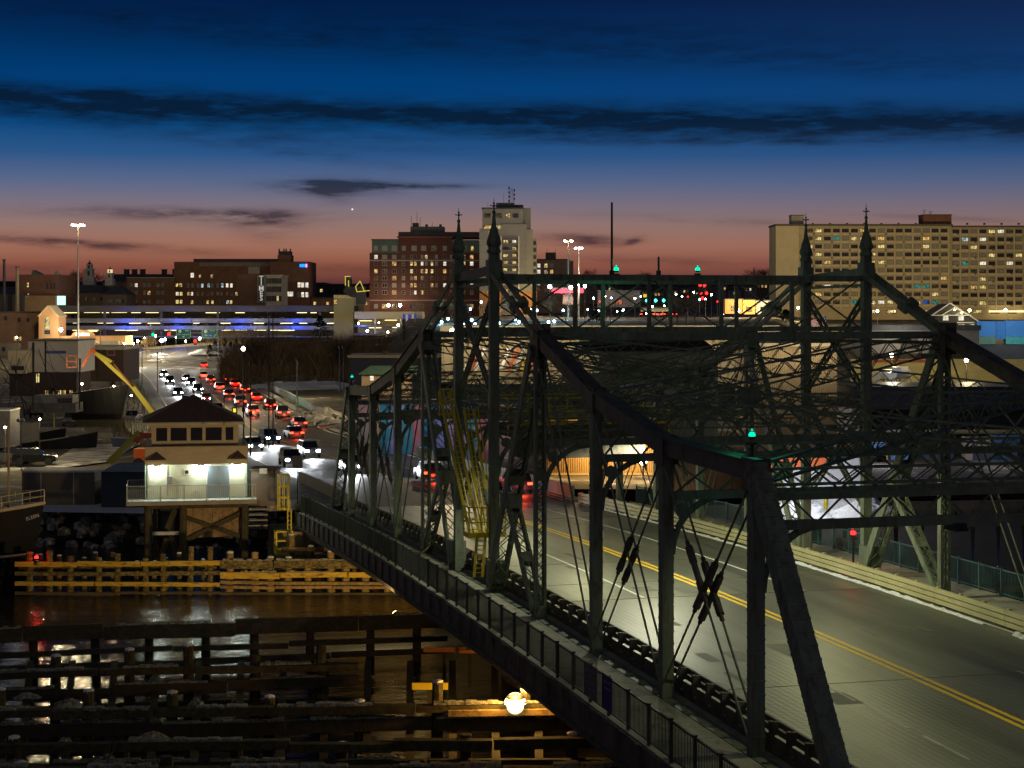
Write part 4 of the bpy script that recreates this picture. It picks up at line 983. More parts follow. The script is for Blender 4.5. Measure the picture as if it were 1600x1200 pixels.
# deck railing
RL = mat('deck_rail', (.3, .36, .34), .5, .2, .15, 2)
for u in (201, 235, 252, 287.5, 322, 357, 392):
    if u in (235,): continue
    hb('rail_post', hx(u) - .035, hx(u) + .035, -1.46, -1.39, zd, zd + 1.15, RL)
for h in (1.08, .14): hb('rail', hx(201), hx(398), -1.45, -1.4, zd + h, zd + h + .05, RL)
for i in range(62):
    x = hx(203) + (hx(397) - hx(203)) * i / 61; hb('baluster', x - .012, x + .012, -1.437, -1.413, zd + .19, zd + 1.07, RL)
for h in (1.08, .14): hb('rail', hx(200.3), hx(201.3), -1.4, 3.5, zd + h, zd + h + .05, RL); hb('rail', hx(201.5), hx(226), 3.45, 3.5, zd + h, zd + h + .05, RL)
for i in range(14): y = -1.2 + i * .34; hb('baluster', hx(200.6), hx(201.1), y - .012, y + .012, zd + .19, zd + 1.07, RL)
for i in range(9): x = hx(204 + i * 2.6); hb('baluster', x - .015, x + .015, 3.46, 3.49, zd + .19, zd + 1.07, RL)
# timber piles, braces and the boarded store below
for u, y in ((233, -.8), (245, 6), (278, 2.2), (286, -.9), (381, -.7), (383, 6)):
    m = MB(); m.tube((hx(u), y, -1.5), (hx(u), y, zd - .32), .3, .27, 8); m.v = [HM @ p for p in m.v]; m.build('pile', WOOD, house)
hb('cross_beam', hx(233), hx(386), -.95, -.6, hz(792), zd - .3, WOOD)
PLY = mat('plywood', (.36, .26, .14), .85, 0, .2, 1.2, 0, .2, (.22, .15, .09))
for i in range(6):
    x0 = hx(287) + (hx(377) - hx(287)) * i / 6; hb('plywood_sheet', x0, x0 + (hx(377) - hx(287)) / 6 - .03, .0, .08, hz(840), hz(787), PLY)
for a, b in (((287, 806), (383, 842)), ((287, 845), (381, 800))):
    m = MB(); m.beam((hx(a[0]), -.35, hz(a[1])), (hx(b[0]), -.35, hz(b[1])), .12, .34); m.v = [HM @ p for p in m.v]; m.build('brace', WOOD, house)
for (a, b) in (((276, 790), (262, 825)), ((262, 840), (246, 885)), ((270, 840), (278, 885))):
    m = MB(); m.beam((hx(a[0]), -.2, hz(a[1])), (hx(b[0]), -.2, hz(b[1])), .4, .4); m.v = [HM @ p for p in m.v]; m.build('brace', WOOD, house)
hb('waler', hx(235), hx(287), -.75, -.5, hz(833), hz(828), mat('snowy_beam', (.5, .5, .5)))
for i in range(5): hb('stair_tread', hx(386), hx(418), .5, 1.6, hz(792 + i * 8.5), hz(790 + i * 8.5), GREY)
for u in (388, 417): hb('stair_post', hx(u) - .07, hx(u) + .07, 1.6, 1.75, hz(835), hz(780), WOOD)
# annex hut at right of the deck, with a white notice
an = thing('annex_hut', 'small brown hut with a white notice beside the operator house', 'hut', at(415, 790, 133), -PSI)
q = at(415, 0, 133)
m = MB(); m.box((q.x, q.y, hz(760) - .2), (1.8, 2.5, 2.6), -PSI); m.build('wall', mat('hut_brown', (.16, .12, .09), .8), an)
q2 = at(411.5, 736, 131.6); m = MB(); m.box((q2.x, q2.y, q2.z), (.55, .05, .4), -PSI); m.build('notice', WHITEP, an)
m = MB(); m.box((q.x, q.y, hz(760) + 1.15), (2.0, 2.7, .12), -PSI); m.build('roof', ROOF, an)
# square sign on a post by the bridge end
q = at(465, 722, 134); t = thing('road_sign', 'square pale sign on a thin post at the bridge end, back towards the water', 'sign', q)
m = MB(); m.box(q, (.75, .04, .95), -PSI + .2); m.build('board', mat('sign_back', (.35, .27, .22), .5, .1), t); m = MB(); m.tube((q.x, q.y + .04, q.z - 3.1), (q.x, q.y + .04, q.z + .45), .04, None, 6); m.build('post', BLACK, t)
# yellow caged ladder down to the fender
cl = at(443, 742, 128.5)
t = thing('caged_ladder', 'yellow caged ladder hanging beside the bridge end above the fender', 'ladder', cl)
s_ = 128.5 / FPX
for k in range(4):
    z = CAMZ - (742 + k * 17.5 - V0) * s_; m = MB()
    P = [Vector((cl.x + .42 * cos(a), cl.y + .42 * sin(a), z)) for a in [2 * pi * i / 10 for i in range(11)]]
    for a, b in zip(P, P[1:]): m.beam(a, b, .04, .12)
    m.build('hoop', YEL, t)
for i in range(8):
    a = 2 * pi * i / 8; m = MB(); m.beam((cl.x + .42 * cos(a), cl.y + .42 * sin(a), CAMZ - (797 - V0) * s_), (cl.x + .42 * cos(a), cl.y + .42 * sin(a), CAMZ - (741 - V0) * s_), .06, .05, BX); m.build('cage_bar', YEL, t)
for dx in (.3, .55):
    m = MB(); x = cl.x + dx; m.bb(x - .04, x + .04, cl.y - .04, cl.y + .04, CAMZ - (866 - V0) * s_, CAMZ - (795 - V0) * s_); m.build('stringer', YEL, t)
for i in range(9):
    z = CAMZ - (800 + i * 7 - V0) * s_; m = MB(); m.bb(cl.x + .3, cl.x + .55, cl.y - .03, cl.y + .03, z, z + .05); m.build('rung', YEL, t)
bk = at(443, 848, 128.2); t = thing('work_basket', 'yellow railed work basket at the foot of the caged ladder', 'basket', bk)
bz0 = CAMZ - (864 - V0) * s_; bz1 = CAMZ - (829 - V0) * s_
m = MB(); m.bb(bk.x - .6, bk.x + .6, bk.y - .5, bk.y + .5, bz0, bz0 + .35); m.build('floor', YEL, t)
for dx in (-.57, .57):
    for dy in (-.47, .47): m = MB(); m.bb(bk.x + dx - .05, bk.x + dx + .05, bk.y + dy - .05, bk.y + dy + .05, bz0, bz1); m.build('post', YEL, t)
for f in (.6, 1.0):
    z = bz0 + (bz1 - bz0) * f
    for dy in (-.47, .47): m = MB(); m.bb(bk.x - .6, bk.x + .6, bk.y + dy - .04, bk.y + dy + .04, z - .05, z + .05); m.build('rail', YEL, t)
    for dx in (-.57, .57): m = MB(); m.bb(bk.x + dx - .04, bk.x + dx + .04, bk.y - .5, bk.y + .5, z - .05, z + .05); m.build('rail', YEL, t)
# red light on the far fender
p = at(57, 871, 120.2); nav_light('red warning light at the left end of the yellow topped fender', p, REDL, (1, .04, .02), 12, size=.14, base=.2)
# ================================================================== the city behind
PANES = dict(dark=mat('pane_dark', (.02, .022, .025), .12, 0, .2, 1, 0, .6), dim=glass_lit('pane_dim', (.3, .22, .12), .22), warm=glass_lit('pane_warm', (1, .62, .2), .95), gold=glass_lit('pane_gold', (1, .78, .3), 1.0),
             white=glass_lit('pane_white', (1, .9, .72), 1.1, .5), cool=glass_lit('pane_cool', (.65, .95, 1), .8), teal=glass_lit('pane_teal', (.1, .6, .5), .5), blue=glass_lit('pane_blue', (.05, .16, .8), .55), red=glass_lit('pane_red', (1, .28, .12), .7), blind=mat('pane_blind', (.3, .28, .24), .6, 0, .2, .8))
WMESH = {}
def window_mesh(w, h, style, fm):
    k = (round(w, 2), round(h, 2), style, fm.name)
    if k not in WMESH:
        m = MB(); t = .07 * min(1.6, max(.8, w)); 
        m.bb(-w / 2, w / 2, -.03, -.0, -h / 2, h / 2, 1)
        m.bb(-w / 2 - t, w / 2 + t, -.1, .0, h / 2, h / 2 + t); m.bb(-w / 2 - t, w / 2 + t, -.14, .0, -h / 2 - t, -h / 2)
        m.bb(-w / 2 - t, -w / 2, -.1, .0, -h / 2, h / 2); m.bb(w / 2, w / 2 + t, -.1, .0, -h / 2, h / 2)
        if style == 'sash': m.bb(-w / 2, w / 2, -.07, -.031, -.03, .03)
        if style == 'pair': m.bb(-.05, .05, -.07, -.031, -h / 2, h / 2)
        if style == 'tri':
            for x in (-w / 5, w / 5): m.bb(x - .04, x + .04, -.07, -.031, -h / 2, h / 2)
        WMESH[k] = m.mesh('window', [fm, PANES['dark']])
    return WMESH[k]
class City:
    def __init__(s, name, label, uc, D, cat='building', yaw=0.0, group=None):
        s.D = D; s.k = D / FPX; s.uc = uc; p = at(uc, V0, D); p.z = 0
        s.o = thing(name, label, cat, p, -PSI + yaw, group); s.M = WM[s.o.name]
    def x(s, u): return (u - s.uc) * s.k
    def z(s, v): return CAMZ - (v - V0) * s.k
    def mb(s, name, m, mats, parent=None, kind=None):
        m.v = [s.M @ p for p in m.v]; return m.build(name, mats, parent or s.o, kind)
    def box(s, name, u0, u1, v0, v1, y0, y1, mats, parent=None):
        m = MB(); m.bb(s.x(u0), s.x(u1), y0, y1, s.z(max(v0, v1)), s.z(min(v0, v1))); return s.mb(name, m, mats, parent)
    def win(s, u, v, w, h, y, pane, style='sash', fm=None, parent=None, rz=0):
        """one window, w x h in photo pixels"""
        o = link('window', window_mesh(w * s.k, h * s.k, style, fm or s.fm), parent or s.o)
        o.location = (s.x(u), y, s.z(v))
        if rz: o.rotation_euler = (0, 0, rz)
        o.material_slots[1].link = 'OBJECT'; o.material_slots[1].material = PANES[pane]
        return o
    def tube(s, name, u, v0, v1, y, r, m_, parent=None):
        m = MB(); m.tube((s.x(u), y, s.z(v1)), (s.x(u), y, s.z(v0)), r, r * .7, 6); return s.mb(name, m, m_, parent)
def pick(rr, lit, warm=('gold', 'warm', 'white', 'gold', 'warm'), cold=(), dark=('dark', 'dim', 'dark', 'blind')):
    if rr.random() < lit: return rr.choice(warm + cold)
    return rr.choice(dark)
FRW = mat('frame_pale', (.4, .36, .3), .7, 0, .1); FRD = mat('frame_dark', (.06, .055, .05), .7, 0, .1)
TAN = mat('facade_tan', (.46, .38, .22), .85, 0, .12, .25, 0, .2, (.36, .29, .16), (1, 1, 1), (.55, .8)); TAN2 = mat('facade_panel', (.56, .47, .28), .85, 0, .1, .4)
BRICK = mat('red_brick', (.125, .05, .038), .9, 0, .22, .6, .1, .2); BRICK2 = mat('brown_brick', (.2, .1, .06), .9, 0, .25, .5, .1, .2); BRICK3 = mat('orange_brick', (.42, .19, .07), .9, 0, .2, .5)
DROOF = mat('dark_roof', (.05, .05, .055), .8, 0, .25, .5); SLATE = mat('slate_roof', (.04, .045, .06), .8, 0, .25, .4)
STONE = mat('pale_stone', (.36, .32, .26), .9, 0, .15, .4); GRNF = mat('green_cladding', (.1, .15, .12), .8, 0, .15, .5)
# ---- high-rise on the right
B = City('apartment_tower', 'long tan twelve storey apartment slab with many small windows at the right', 1430, 640); B.fm = FRD
B.box('wall', 1248, 1487, 353, 503, 0, 16, TAN); B.box('wall', 1487, 1760, 355, 503, .4, 16, TAN); B.box('end_wall', 1212, 1248, 352, 503, -.5, 16, TAN2)
B.box('parapet', 1211, 1488, 350, 353, -.8, 16.3, mat('coping_dark', (.12, .1, .07))); B.box('parapet', 1488, 1762, 352.4, 355, -.4, 16.3, mat('coping_dark', (.12, .1, .07)))
B.box('lift_house', 1239, 1258, 336, 350, 3, 9, STONE); B.box('lift_house', 1445, 1489, 335.5, 350.5, 2, 10, BRICK2); B.box('roof_cap', 1238, 1259, 335, 336, 2.8, 9.2, DROOF); B.box('roof_cap', 1444, 1490, 334.4, 335.5, 1.8, 10.2, DROOF)
for u, h in ((1449, 326), (1459, 328), (1255, 341)):
    B.tube('antenna', u, h, 336, 5, .07, BLACK)
    m = MB()
    for k in range(3): m.bb(B.x(u) - .9 + .2 * k, B.x(u) + .9 - .2 * k, 4.96, 5.04, B.z(h + 1 + k * 2) - .04, B.z(h + 1 + k * 2) + .04)
    B.mb('antenna_arms', m, BLACK)
for i in range(16): B.box('roof_vent', 1272 + i * 27, 1274.5 + i * 27, 347.6, 350.2, 4, 5, DROOF)
rr = random.Random(4); rows = [360.3 + 12.44 * i for i in range(10)] 
ucols = [1264.7 + 14.03 * i for i in range(16)] + [1494 + 14.03 * i for i in range(13)]
m = MB()
for v in rows:
    for u in ucols: m.bb(B.x(u - 5.4), B.x(u + 5.4), (-.06 if u < 1490 else .34), (-.003 if u < 1490 else .397), B.z(v + (1.2 if u > 1490 else 0) + 7.4), B.z(v + (1.2 if u > 1490 else 0) + 3.4))
B.mb('spandrel_panel', m, TAN2, None, 'stuff')
m = MB()
for r, v in enumerate(rows):
    for i in range(13):
        if (i + r) % 2 == 0: u = 1271.7 + 28.06 * i; m.bb(B.x(u - 1.3), B.x(u + 1.3), -.5 if u < 1480 else -.1, -.07 if u < 1480 else .33, B.z(v + 6.4), B.z(v + 4.2))
B.mb('air_conditioner', m, mat('ac_dark', (.12, .11, .1)), None, 'stuff')
for r, v in enumerate(rows):
    for c, u in enumerate(ucols):
        right = u > 1490
        p_ = pick(rr, .2, ('gold', 'warm', 'gold', 'white', 'warm', 'gold', 'dim', 'dim'), ('cool',) if r > 6 else ()) if rr.random() < .99 else rr.choice(('blue', 'cool', 'teal'))
        if r > 6 and not right and rr.random() < .12: p_ = rr.choice(('teal', 'blue', 'teal'))
        B.win(u, v + (1.2 if right else 0), 9.6, 5.0, (.4 if right else 0) - .002, p_, 'tri')
for i in range(13):                                                     # pilasters between window pairs
    u = 1257.7 + 28.06 * i if i < 9 else 1501 + 28.06 * (i - 9)
    if u > 1600: break
    B.box('pilaster', u - 1.0, u + 1.0, 355.5, 484, -.35 if u < 1487 else .05, -.003 if u < 1487 else .397, TAN2)
for r, v in enumerate(rows):
    B.box('floor_band', 1248.5, 1486.5, v + 7.6, v + 8.5, -.16, -.003, mat('band_tan', (.33, .27, .15))); B.box('floor_band', 1487.5, 1700, v + 8.8, v + 9.7, .24, .397, mat('band_tan', (.33, .27, .15)))
for i in range(9): B.win(1366 + i * 27, 487, 13, 4.5, -.002 if 1366 + i * 27 < 1480 else .398, rr.choice(('dark', 'warm', 'dark', 'cool', 'gold')), 'tri')
B.box('ground_canopy', 1545, 1600, 485, 488, -3, -.01, glow('canopy_strip', (1, .8, .4), 1.6))
# ---- brick hotel
H = City('brick_hotel', 'red brick ten storey hotel with a green clad top floor', 662, 640); H.fm = FRW
H.box('wall', 577.5, 748, 395, 492, 0, 22, BRICK); H.box('wall', 622.5, 706, 371, 395, 0, 22, BRICK)
H.box('green_storey', 581, 622, 375, 395, .1, 20, GRNF); H.box('green_storey', 706, 748, 375, 395, .1, 20, GRNF)
H.box('roof', 622, 748, 362, 371, 1.5, 20, DROOF); H.box('fascia', 620.5, 707, 369, 372, -.4, 0, mat('fascia_red', (.2, .06, .04))); H.box('parapet', 580, 622.5, 373.6, 375.4, -.2, 20, DROOF)
H.box('penthouse', 640, 693, 353, 366, 5, 14, mat('penthouse_grey', (.12, .12, .11), .8)); H.box('penthouse', 643, 652, 347, 353, 6, 11, DROOF)
for u, v0 in ((641, 335), (650, 329), (655, 338), (674, 346)): H.tube('antenna', u, v0, 354, 7, .09, BLACK)
for u in (665, 687): H.box('roof_vent', u - 2, u + 2, 349, 353, 7, 8, DROOF)
H.box('string_course', 577.5, 748, 406, 408, -.12, -.003, STONE); H.box('string_course', 577.5, 748, 468.5, 470, -.12, -.003, STONE)
cols = [(587.5, 5), (601, 7), (616, 6), (630.5, 4.5), (643, 3.6), (649, 3.6), (659.5, 3.6), (666, 3.6), (675, 3.6), (682, 3.6), (695, 4.5), (706, 5), (716, 4), (725, 4), (737, 5)]
rr = random.Random(21)
for r, v in enumerate([401.5, 412, 423.8, 434.5, 445.7, 457, 478.5]):
    for u, w in cols:
        if r == 6 and rr.random() < .45: continue
        H.win(u, v, w, 6.0, -.002, pick(rr, .36 if r else .18, ('warm', 'gold', 'warm', 'white')), 'sash' if w < 5.5 else 'pair')
for u, w in [(587, 5), (601, 7.5), (616, 7), (631, 5.5), (647, 7), (662, 7), (678, 7), (695, 5.5), (710, 5), (725, 7), (738, 4)]:
    H.win(u, 388, w, 7, .098 if (u < 622 or u > 706) else -.002, rr.choice(('blind', 'blind', 'dim', 'blind')) if u < 730 else 'warm', 'pair' if w > 6 else 'sash')
for u, c in ((607, WARM), (625, COOL)): 
    q = at(u, 477, 632); t = thing('wall_lantern', 'bright lantern at the foot of the brick hotel, ' + ('left one' if u < 610 else 'right one'), 'lamp', q)
    m = MB(); m.ball(q, .55, 8); m.build('globe', c, t); lamp('lantern_light', q - FV * 2 + BZ, 420, (1, .8, .5), .3); m = MB(); m.tube((q.x, q.y, 12), q - BZ * .4, .1, None, 6); m.build('post', BLACK, t)
# ---- beige balcony tower
T = City('balcony_tower', 'pale concrete apartment tower with a recessed column of balconies and orange brick base', 790, 610); T.fm = FRD
PALE = mat('tower_concrete', (.25, .235, .2), .85, 0, .12, .2, 0, .2, (.2, .185, .15), (1, 1, .4), (.55, .8))
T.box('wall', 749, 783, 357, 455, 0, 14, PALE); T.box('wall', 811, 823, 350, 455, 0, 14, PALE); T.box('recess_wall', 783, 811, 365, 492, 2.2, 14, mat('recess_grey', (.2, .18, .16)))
T.box('upper_wall', 753.5, 817, 326, 357, .8, 13, PALE); T.box('head_wall', 783, 811, 350, 371, .0, 2.2, PALE)
T.box('side_wall', 823, 833, 358, 455, 1.5, 16, mat('tower_side', (.3, .27, .2), .85, 0, .12, .3)); T.box('side_wing', 833, 839, 372, 455, 4, 18, mat('tower_side', (.3, .27, .2))); T.box('upper_side', 817, 829.5, 324, 358, 3, 13, PALE)
T.box('brick_base', 811, 823, 455, 495, -.05, 14, BRICK3); T.box('brick_base', 823, 839, 455, 495, 1.45, 16, BRICK3); T.box('brick_base', 749, 783, 455, 495, -.05, 14, BRICK3)
T.box('parapet', 752.5, 818, 324, 326.2, .5, 13.3, DROOF); T.box('fin', 782, 784, 369, 456, -.5, 2.2, mat('fin_pale', (.6, .55, .4))); T.box('fin', 809.5, 811.5, 369, 456, -.5, 2.2, mat('fin_pale', (.6, .55, .4)))
T.box('penthouse', 775, 804, 316, 325, 3, 10, DROOF); T.box('penthouse', 796, 818, 319, 325, 3, 10, DROOF)
m = MB()
for i in range(7):
    z0, z1 = T.z(316 - i * 3.4), T.z(316 - (i + 1) * 3.4); w = .9 * (1 - i / 9)
    for sx_ in (-1, 1): m.beam((T.x(799.5) + sx_ * w, 6, z0), (T.x(799.5) + sx_ * w * .9, 6, z1), .09, .09); m.beam((T.x(799.5) + sx_ * w, 6, z0), (T.x(799.5) - sx_ * w * .9, 6, z1), .06, .06)
    m.box((T.x(799.5) + (.9 if i % 2 else -.9), 6, z1), (.5, .2, .9))
T.mb('antenna_mast', m, BLACK)
for u, v in ((762, 314), (787, 301)): T.tube('antenna', u, v, 325, 5, .07, BLACK)
rr = random.Random(8)
for u, w, p_ in ((761.5, 9, 'dim'), (779, 9, 'dim'), (793.5, 6, 'gold'), (805.5, 8, 'dark')): T.win(u, 336.5, w, 6, .798, p_, 'tri')
for u, w, p_ in ((761.5, 11, 'warm'), (778.5, 7, 'gold'), (792.5, 4.5, 'red'), (804, 9, 'dark')): T.win(u, 354.5, w, 4.6, .798, p_, 'pair')
for r in range(11):
    v = 367 + r * 11.0
    for u, w in ((790, 7.5), (803.5, 6)): T.win(u, v, w, 6.2, 2.198, rr.choice(('warm', 'gold', 'white', 'dark', 'gold', 'warm', 'blind')) if r else 'dark', 'pair')
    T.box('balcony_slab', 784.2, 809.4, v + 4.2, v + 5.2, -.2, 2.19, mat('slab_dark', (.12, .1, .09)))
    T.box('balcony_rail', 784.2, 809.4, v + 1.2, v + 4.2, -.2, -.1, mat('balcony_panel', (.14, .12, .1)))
for r in range(10):
    for u in (835.8,): T.win(u, 379 + r * 11, 4, 5.5, 3.998, 'dark' if r % 3 else 'dim', 'sash')
for r in range(8): T.box('panel_joint', 749, 783, 372 + r * 11, 372.5 + r * 11, -.04, -.003, mat('joint', (.16, .14, .12)))
for r in range(8): T.box('panel_joint', 811.6, 822.8, 372 + r * 11, 372.5 + r * 11, -.04, -.003, mat('joint', (.16, .14, .12)))
# ---- small block to its right
S_ = City('corner_block', 'low pinkish apartment block with a rounded corner behind the pale tower', 866, 690); S_.fm = FRW
PINK = mat('facade_pink', (.2, .13, .11), .9, 0, .15, .4)
S_.box('wall', 837, 890, 406, 500, 0, 16, PINK); m = MB(); m.tube((S_.x(889), 6, S_.z(500)), (S_.x(889), 6, S_.z(407)), 1.9, None, 12); S_.mb('corner_wall', m, PINK)
S_.box('parapet', 836.6, 890, 404.6, 406, -.3, 16, DROOF); S_.box('lift_house', 853, 869, 394, 405, 3, 8, DROOF); 
for u in (855, 868): S_.tube('antenna', u, 386, 395, 5, .07, BLACK)
for r in range(5):
    for c, u in enumerate((842, 853, 862)): S_.win(u, 415 + r * 9.5, 4.6, 6, -.002, ('white', 'gold', 'warm')[c] if r < 2 and rr.random() < .6 else rr.choice(('blind', 'dim', 'dark')), 'sash')
# ---- long hospital block, TIMES building and left wing
def rowwins(Bd, us_, v, w, h, lit, y=-.002, seed=1, style='sash', **k):
    q = random.Random(seed)
    for u in us_: Bd.win(u, v, w, h, y, pick(q, lit, **k), style)
L1 = City('hospital_block', 'long dark brick block with a louvred roof screen and a blue lit sign', 378, 640); L1.fm = FRW
L1.box('wall', 272, 433, 409, 490, 0, 24, BRICK2); L1.box('wall', 424, 484.5, 409, 490, -3, 20, BRICK2); L1.box('attic_band', 300, 435, 404, 409.5, 3, 20, DROOF)
for i in range(44): L1.box('louvre', 312 + i * 2.75, 313.4 + i * 2.75, 410.5, 416, -.25, -.003, mat('louvre', (.3, .26, .2)))
L1.box('plain_panel', 388, 406, 417, 428, -.4, -.003, STONE)
L1.box('turret', 432.6, 453.5, 398, 410, 2, 10, BRICK2); L1.box('turret_top', 434, 452, 392, 398, 3, 9, DROOF)
for u in (434, 441.5, 445, 451.5): L1.tube('pinnacle', u, 388, 397, 4, .35, DROOF)
rowwins(L1, [276.5, 282.5], 445.5, 4, 5.2, 1, seed=1, warm=('gold', 'warm')); rowwins(L1, [277, 283], 459, 4, 5.2, 1, seed=2, warm=('white', 'gold')); rowwins(L1, [277, 283], 471.5, 4, 5.6, 1, seed=3, warm=('gold', 'gold'))
L1.win(300.5, 430, 5, 7, -.002, 'white'); L1.win(312.5, 431.5, 3, 4, -.002, 'warm'); L1.win(331, 431.5, 3, 5, -.002, 'gold')
for i, (u, p_) in enumerate([(294, 'blind'), (301, 'blind'), (309.5, 'blind'), (316, 'cool'), (326, 'cool'), (331.5, 'blind'), (340, 'blind'), (347.5, 'cool'), (355, 'white'), (361.5, 'white')]): L1.win(u, 446, 3.6, 6.2, -.002, p_)
for i, (u, p_) in enumerate([(294.5, 'warm'), (300, 'white'), (309.5, 'dim'), (316, 'dim'), (325, 'dim'), (331.5, 'blind'), (340, 'dim'), (346, 'blind'), (355, 'dim'), (362, 'dim'), (369.5, 'gold')]): L1.win(u, 459, 3.2, 5.2, -.002, p_)
for i, (u, p_) in enumerate([(300, 'gold'), (309, 'dark'), (316, 'dark'), (324.5, 'gold'), (332, 'gold'), (341, 'dark'), (347, 'dark'), (355.5, 'cool'), (361, 'gold')]): L1.win(u, 472, 3.6, 5.4, -.002, p_)
for u, p_ in ((469, 'white'), (474.5, 'white'), (481, 'white')): L1.win(u, 445.3, 4.4, 7.5, -3.002, p_)
for u, p_ in ((468.5, 'blind'), (474.5, 'white'), (481, 'white')): L1.win(u, 460.5, 4.2, 7.5, -3.002, p_)
L1.win(446.5, 444.5, 6, 6.5, -3.002, 'gold', 'pair'); L1.win(450, 459.5, 19, 7, -3.002, 'white', 'tri')
q = L1.box('lit_sign', 470, 479.5, 413, 417.5, -3.4, -3.002, glow('sign_blue', (.01, .16, 1), 3)); L1.box('lit_mark', 479.6, 481.4, 412.6, 418, -3.4, -3.002, glow('sign_pink', (1, .25, .6), 2.2))
L1.box('glass_stair', 260, 270, 439, 476, -.6, -.004, mat('stair_glass', (.2, .13, .09), .3))
W1 = City('brick_wing', 'plain brick wing with paired windows left of the long dark block', 234, 636); W1.fm = FRW
W1.box('wall', 197, 271.5, 434, 490, 1, 20, BRICK3 if False else mat('wing_brick', (.24, .12, .07), .9, 0, .2, .5)); W1.box('parapet', 196.5, 272, 433, 434.4, .7, 20, STONE)
for v, lit in ((445.5, .3), (457.5, .05), (471.5, .12)): rowwins(W1, [204.5, 212, 225, 232, 246, 253], v, 4.2, 5.6, lit, .998, int(v), dark=('blind', 'dim', 'blind'))
N_ = City('newspaper_building', 'low dark building with a vertical black TIMES sign on its corner', 416, 600); N_.fm = FRD
N_.box('wall', 371, 415, 429, 490, 0, 16, mat('news_brick', (.13, .07, .045), .9, 0, .2, .5)); N_.box('front_wall', 415, 440, 431, 490, -.3, 16, STONE); N_.box('cornice', 413.5, 442, 429.4, 431.4, -.8, 16, STONE)
for i, v in enumerate((439, 452, 466.5)):
    for k in range(6): N_.win(418.5 + k * 3.9, v, 3.0, 8, -.302, 'dark' if (i, k) != (2, 4) else 'gold', 'sash')
N_.box('sign_panel', 403.3, 415.2, 430.5, 472.6, -1.3, -.9, mat('sign_edge', (.3, .28, .26))); sp_ = N_.box('sign_face', 404.3, 414.2, 431.5, 471.6, -1.36, -1.302, BLACK)
for i, ch in enumerate('TIMES'):
    o = link('letter', glyph(ch, 2.3, .03, glow('sign_letter', (.62, .58, .52), .75), True, .035), N_.o); o.location = (N_.x(409.2), -1.42, N_.z(438.6 + i * 7.75)); o.rotation_euler = (pi / 2, 0, 0)
# ---- far left: old mills, chimneys, steeple
A1 = City('brick_mill', 'dark brick mill at the far left edge with two chimneys beside it', 45, 560); A1.fm = FRD
A1.box('wall', 30, 91.5, 429, 500, 0, 22, mat('mill_brick', (.13, .06, .04), .9, 0, .25, .4)); A1.box('wall', -60, 44, 460, 505, -6, 0, mat('mill_dark', (.05, .045, .042), .9)); A1.box('wall', 44, 92, 462, 505, -4, -.01, mat('mill_tan', (.24, .15, .08), .9, 0, .2, .3))
A1.win(43.5, 445, 3, 7, -.002, 'gold'); A1.win(44, 459.5, 2.4, 2, -.002, 'cool')
for u in (74, 80, 85): A1.win(u, 447, 2.4, 9, -.002, 'dark')
A1.box('green_sign', 93, 106, 462.5, 476.5, -3, -2.8, glow('sign_green_white', (.55, 1, .8), 1.5))
m = MB(); m.prism([(A1.x(45), A1.z(429)), (A1.x(61), A1.z(429)), (A1.x(46), A1.z(421.5))], (0, 3, 0), (1, 0, 0), (0, 5, 0), (0, 0, 1)); A1.mb('skylight', m, mat('copper_green', (.08, .14, .11)))
for u, v0, r, lab, m_ in ((6.5, 406.5, .55, 'thin black chimney at the far left edge', DROOF), (27, 418, .68, 'pale cylindrical chimney beside the brick mill', mat('chimney_tan', (.28, .22, .13), .9))):
    c = City('chimney', lab, u, 545, 'chimney'); c.tube('stack', u, v0, 500, 0, r, m_); m = MB(); m.tube((0, 0, c.z(v0)), (0, 0, c.z(v0 - 1.6)), r * .95, None, 8); c.mb('cap', m, DROOF)
def steeple(label, u, D, vt, vb, w, lit=None):
    c = City('church_steeple', label, u, D, 'steeple'); m_ = mat('steeple_white', (.3, .28, .26), .8); h = vb - vt
    c.box('base', u - w * .6, u + w * .6, vb, vt + h * .62, -2, 2, m_); c.box('shaft', u - w * .42, u + w * .42, vt + h * .62, vt + h * .3, -1.4, 1.4, m_)
    c.box('cornice', u - w * .5, u + w * .5, vt + h * .31, vt + h * .28, -1.6, 1.6, m_)
    b = c.box('belfry', u - w * .3, u + w * .3, vt + h * .28, vt + h * .08, -1, 1, m_ if not lit else lit)
    c.box('opening', u - w * .1, u + w * .1, vt + h * .26, vt + h * .12, -1.05, -1.001, BLACK, b); c.box('opening', u - w * .12, u + w * .12, vt + h * .56, vt + h * .36, -1.45, -1.401, BLACK)
    m = MB(); k = c.k; m.lathe((0, 0, c.z(vt + h * .08)), [(w * .3 * k, 0), (w * .22 * k, h * .05 * k), (w * .08 * k, h * .09 * k), (.03, h * .2 * k)], 8); c.mb('dome', m, DROOF)
    return c
steeple('pale church steeple with an open belfry, left of the brick wing', 140, 620, 410, 447, 14)
steeple('small cupola with a lit lantern on a dark roof', 172, 600, 419, 446, 10, glow('cupola_lit', (1, .8, .4), .9))
c = City('roof_dome', 'small pale dome on the roof corner of the brick mill', 86, 565, 'dome'); m = MB(); m.lathe((0, 3, c.z(431)), [(.9, 0), (.9, .8), (.8, 1.2), (.1, 2.0)], 8); c.mb('dome', m, STONE)
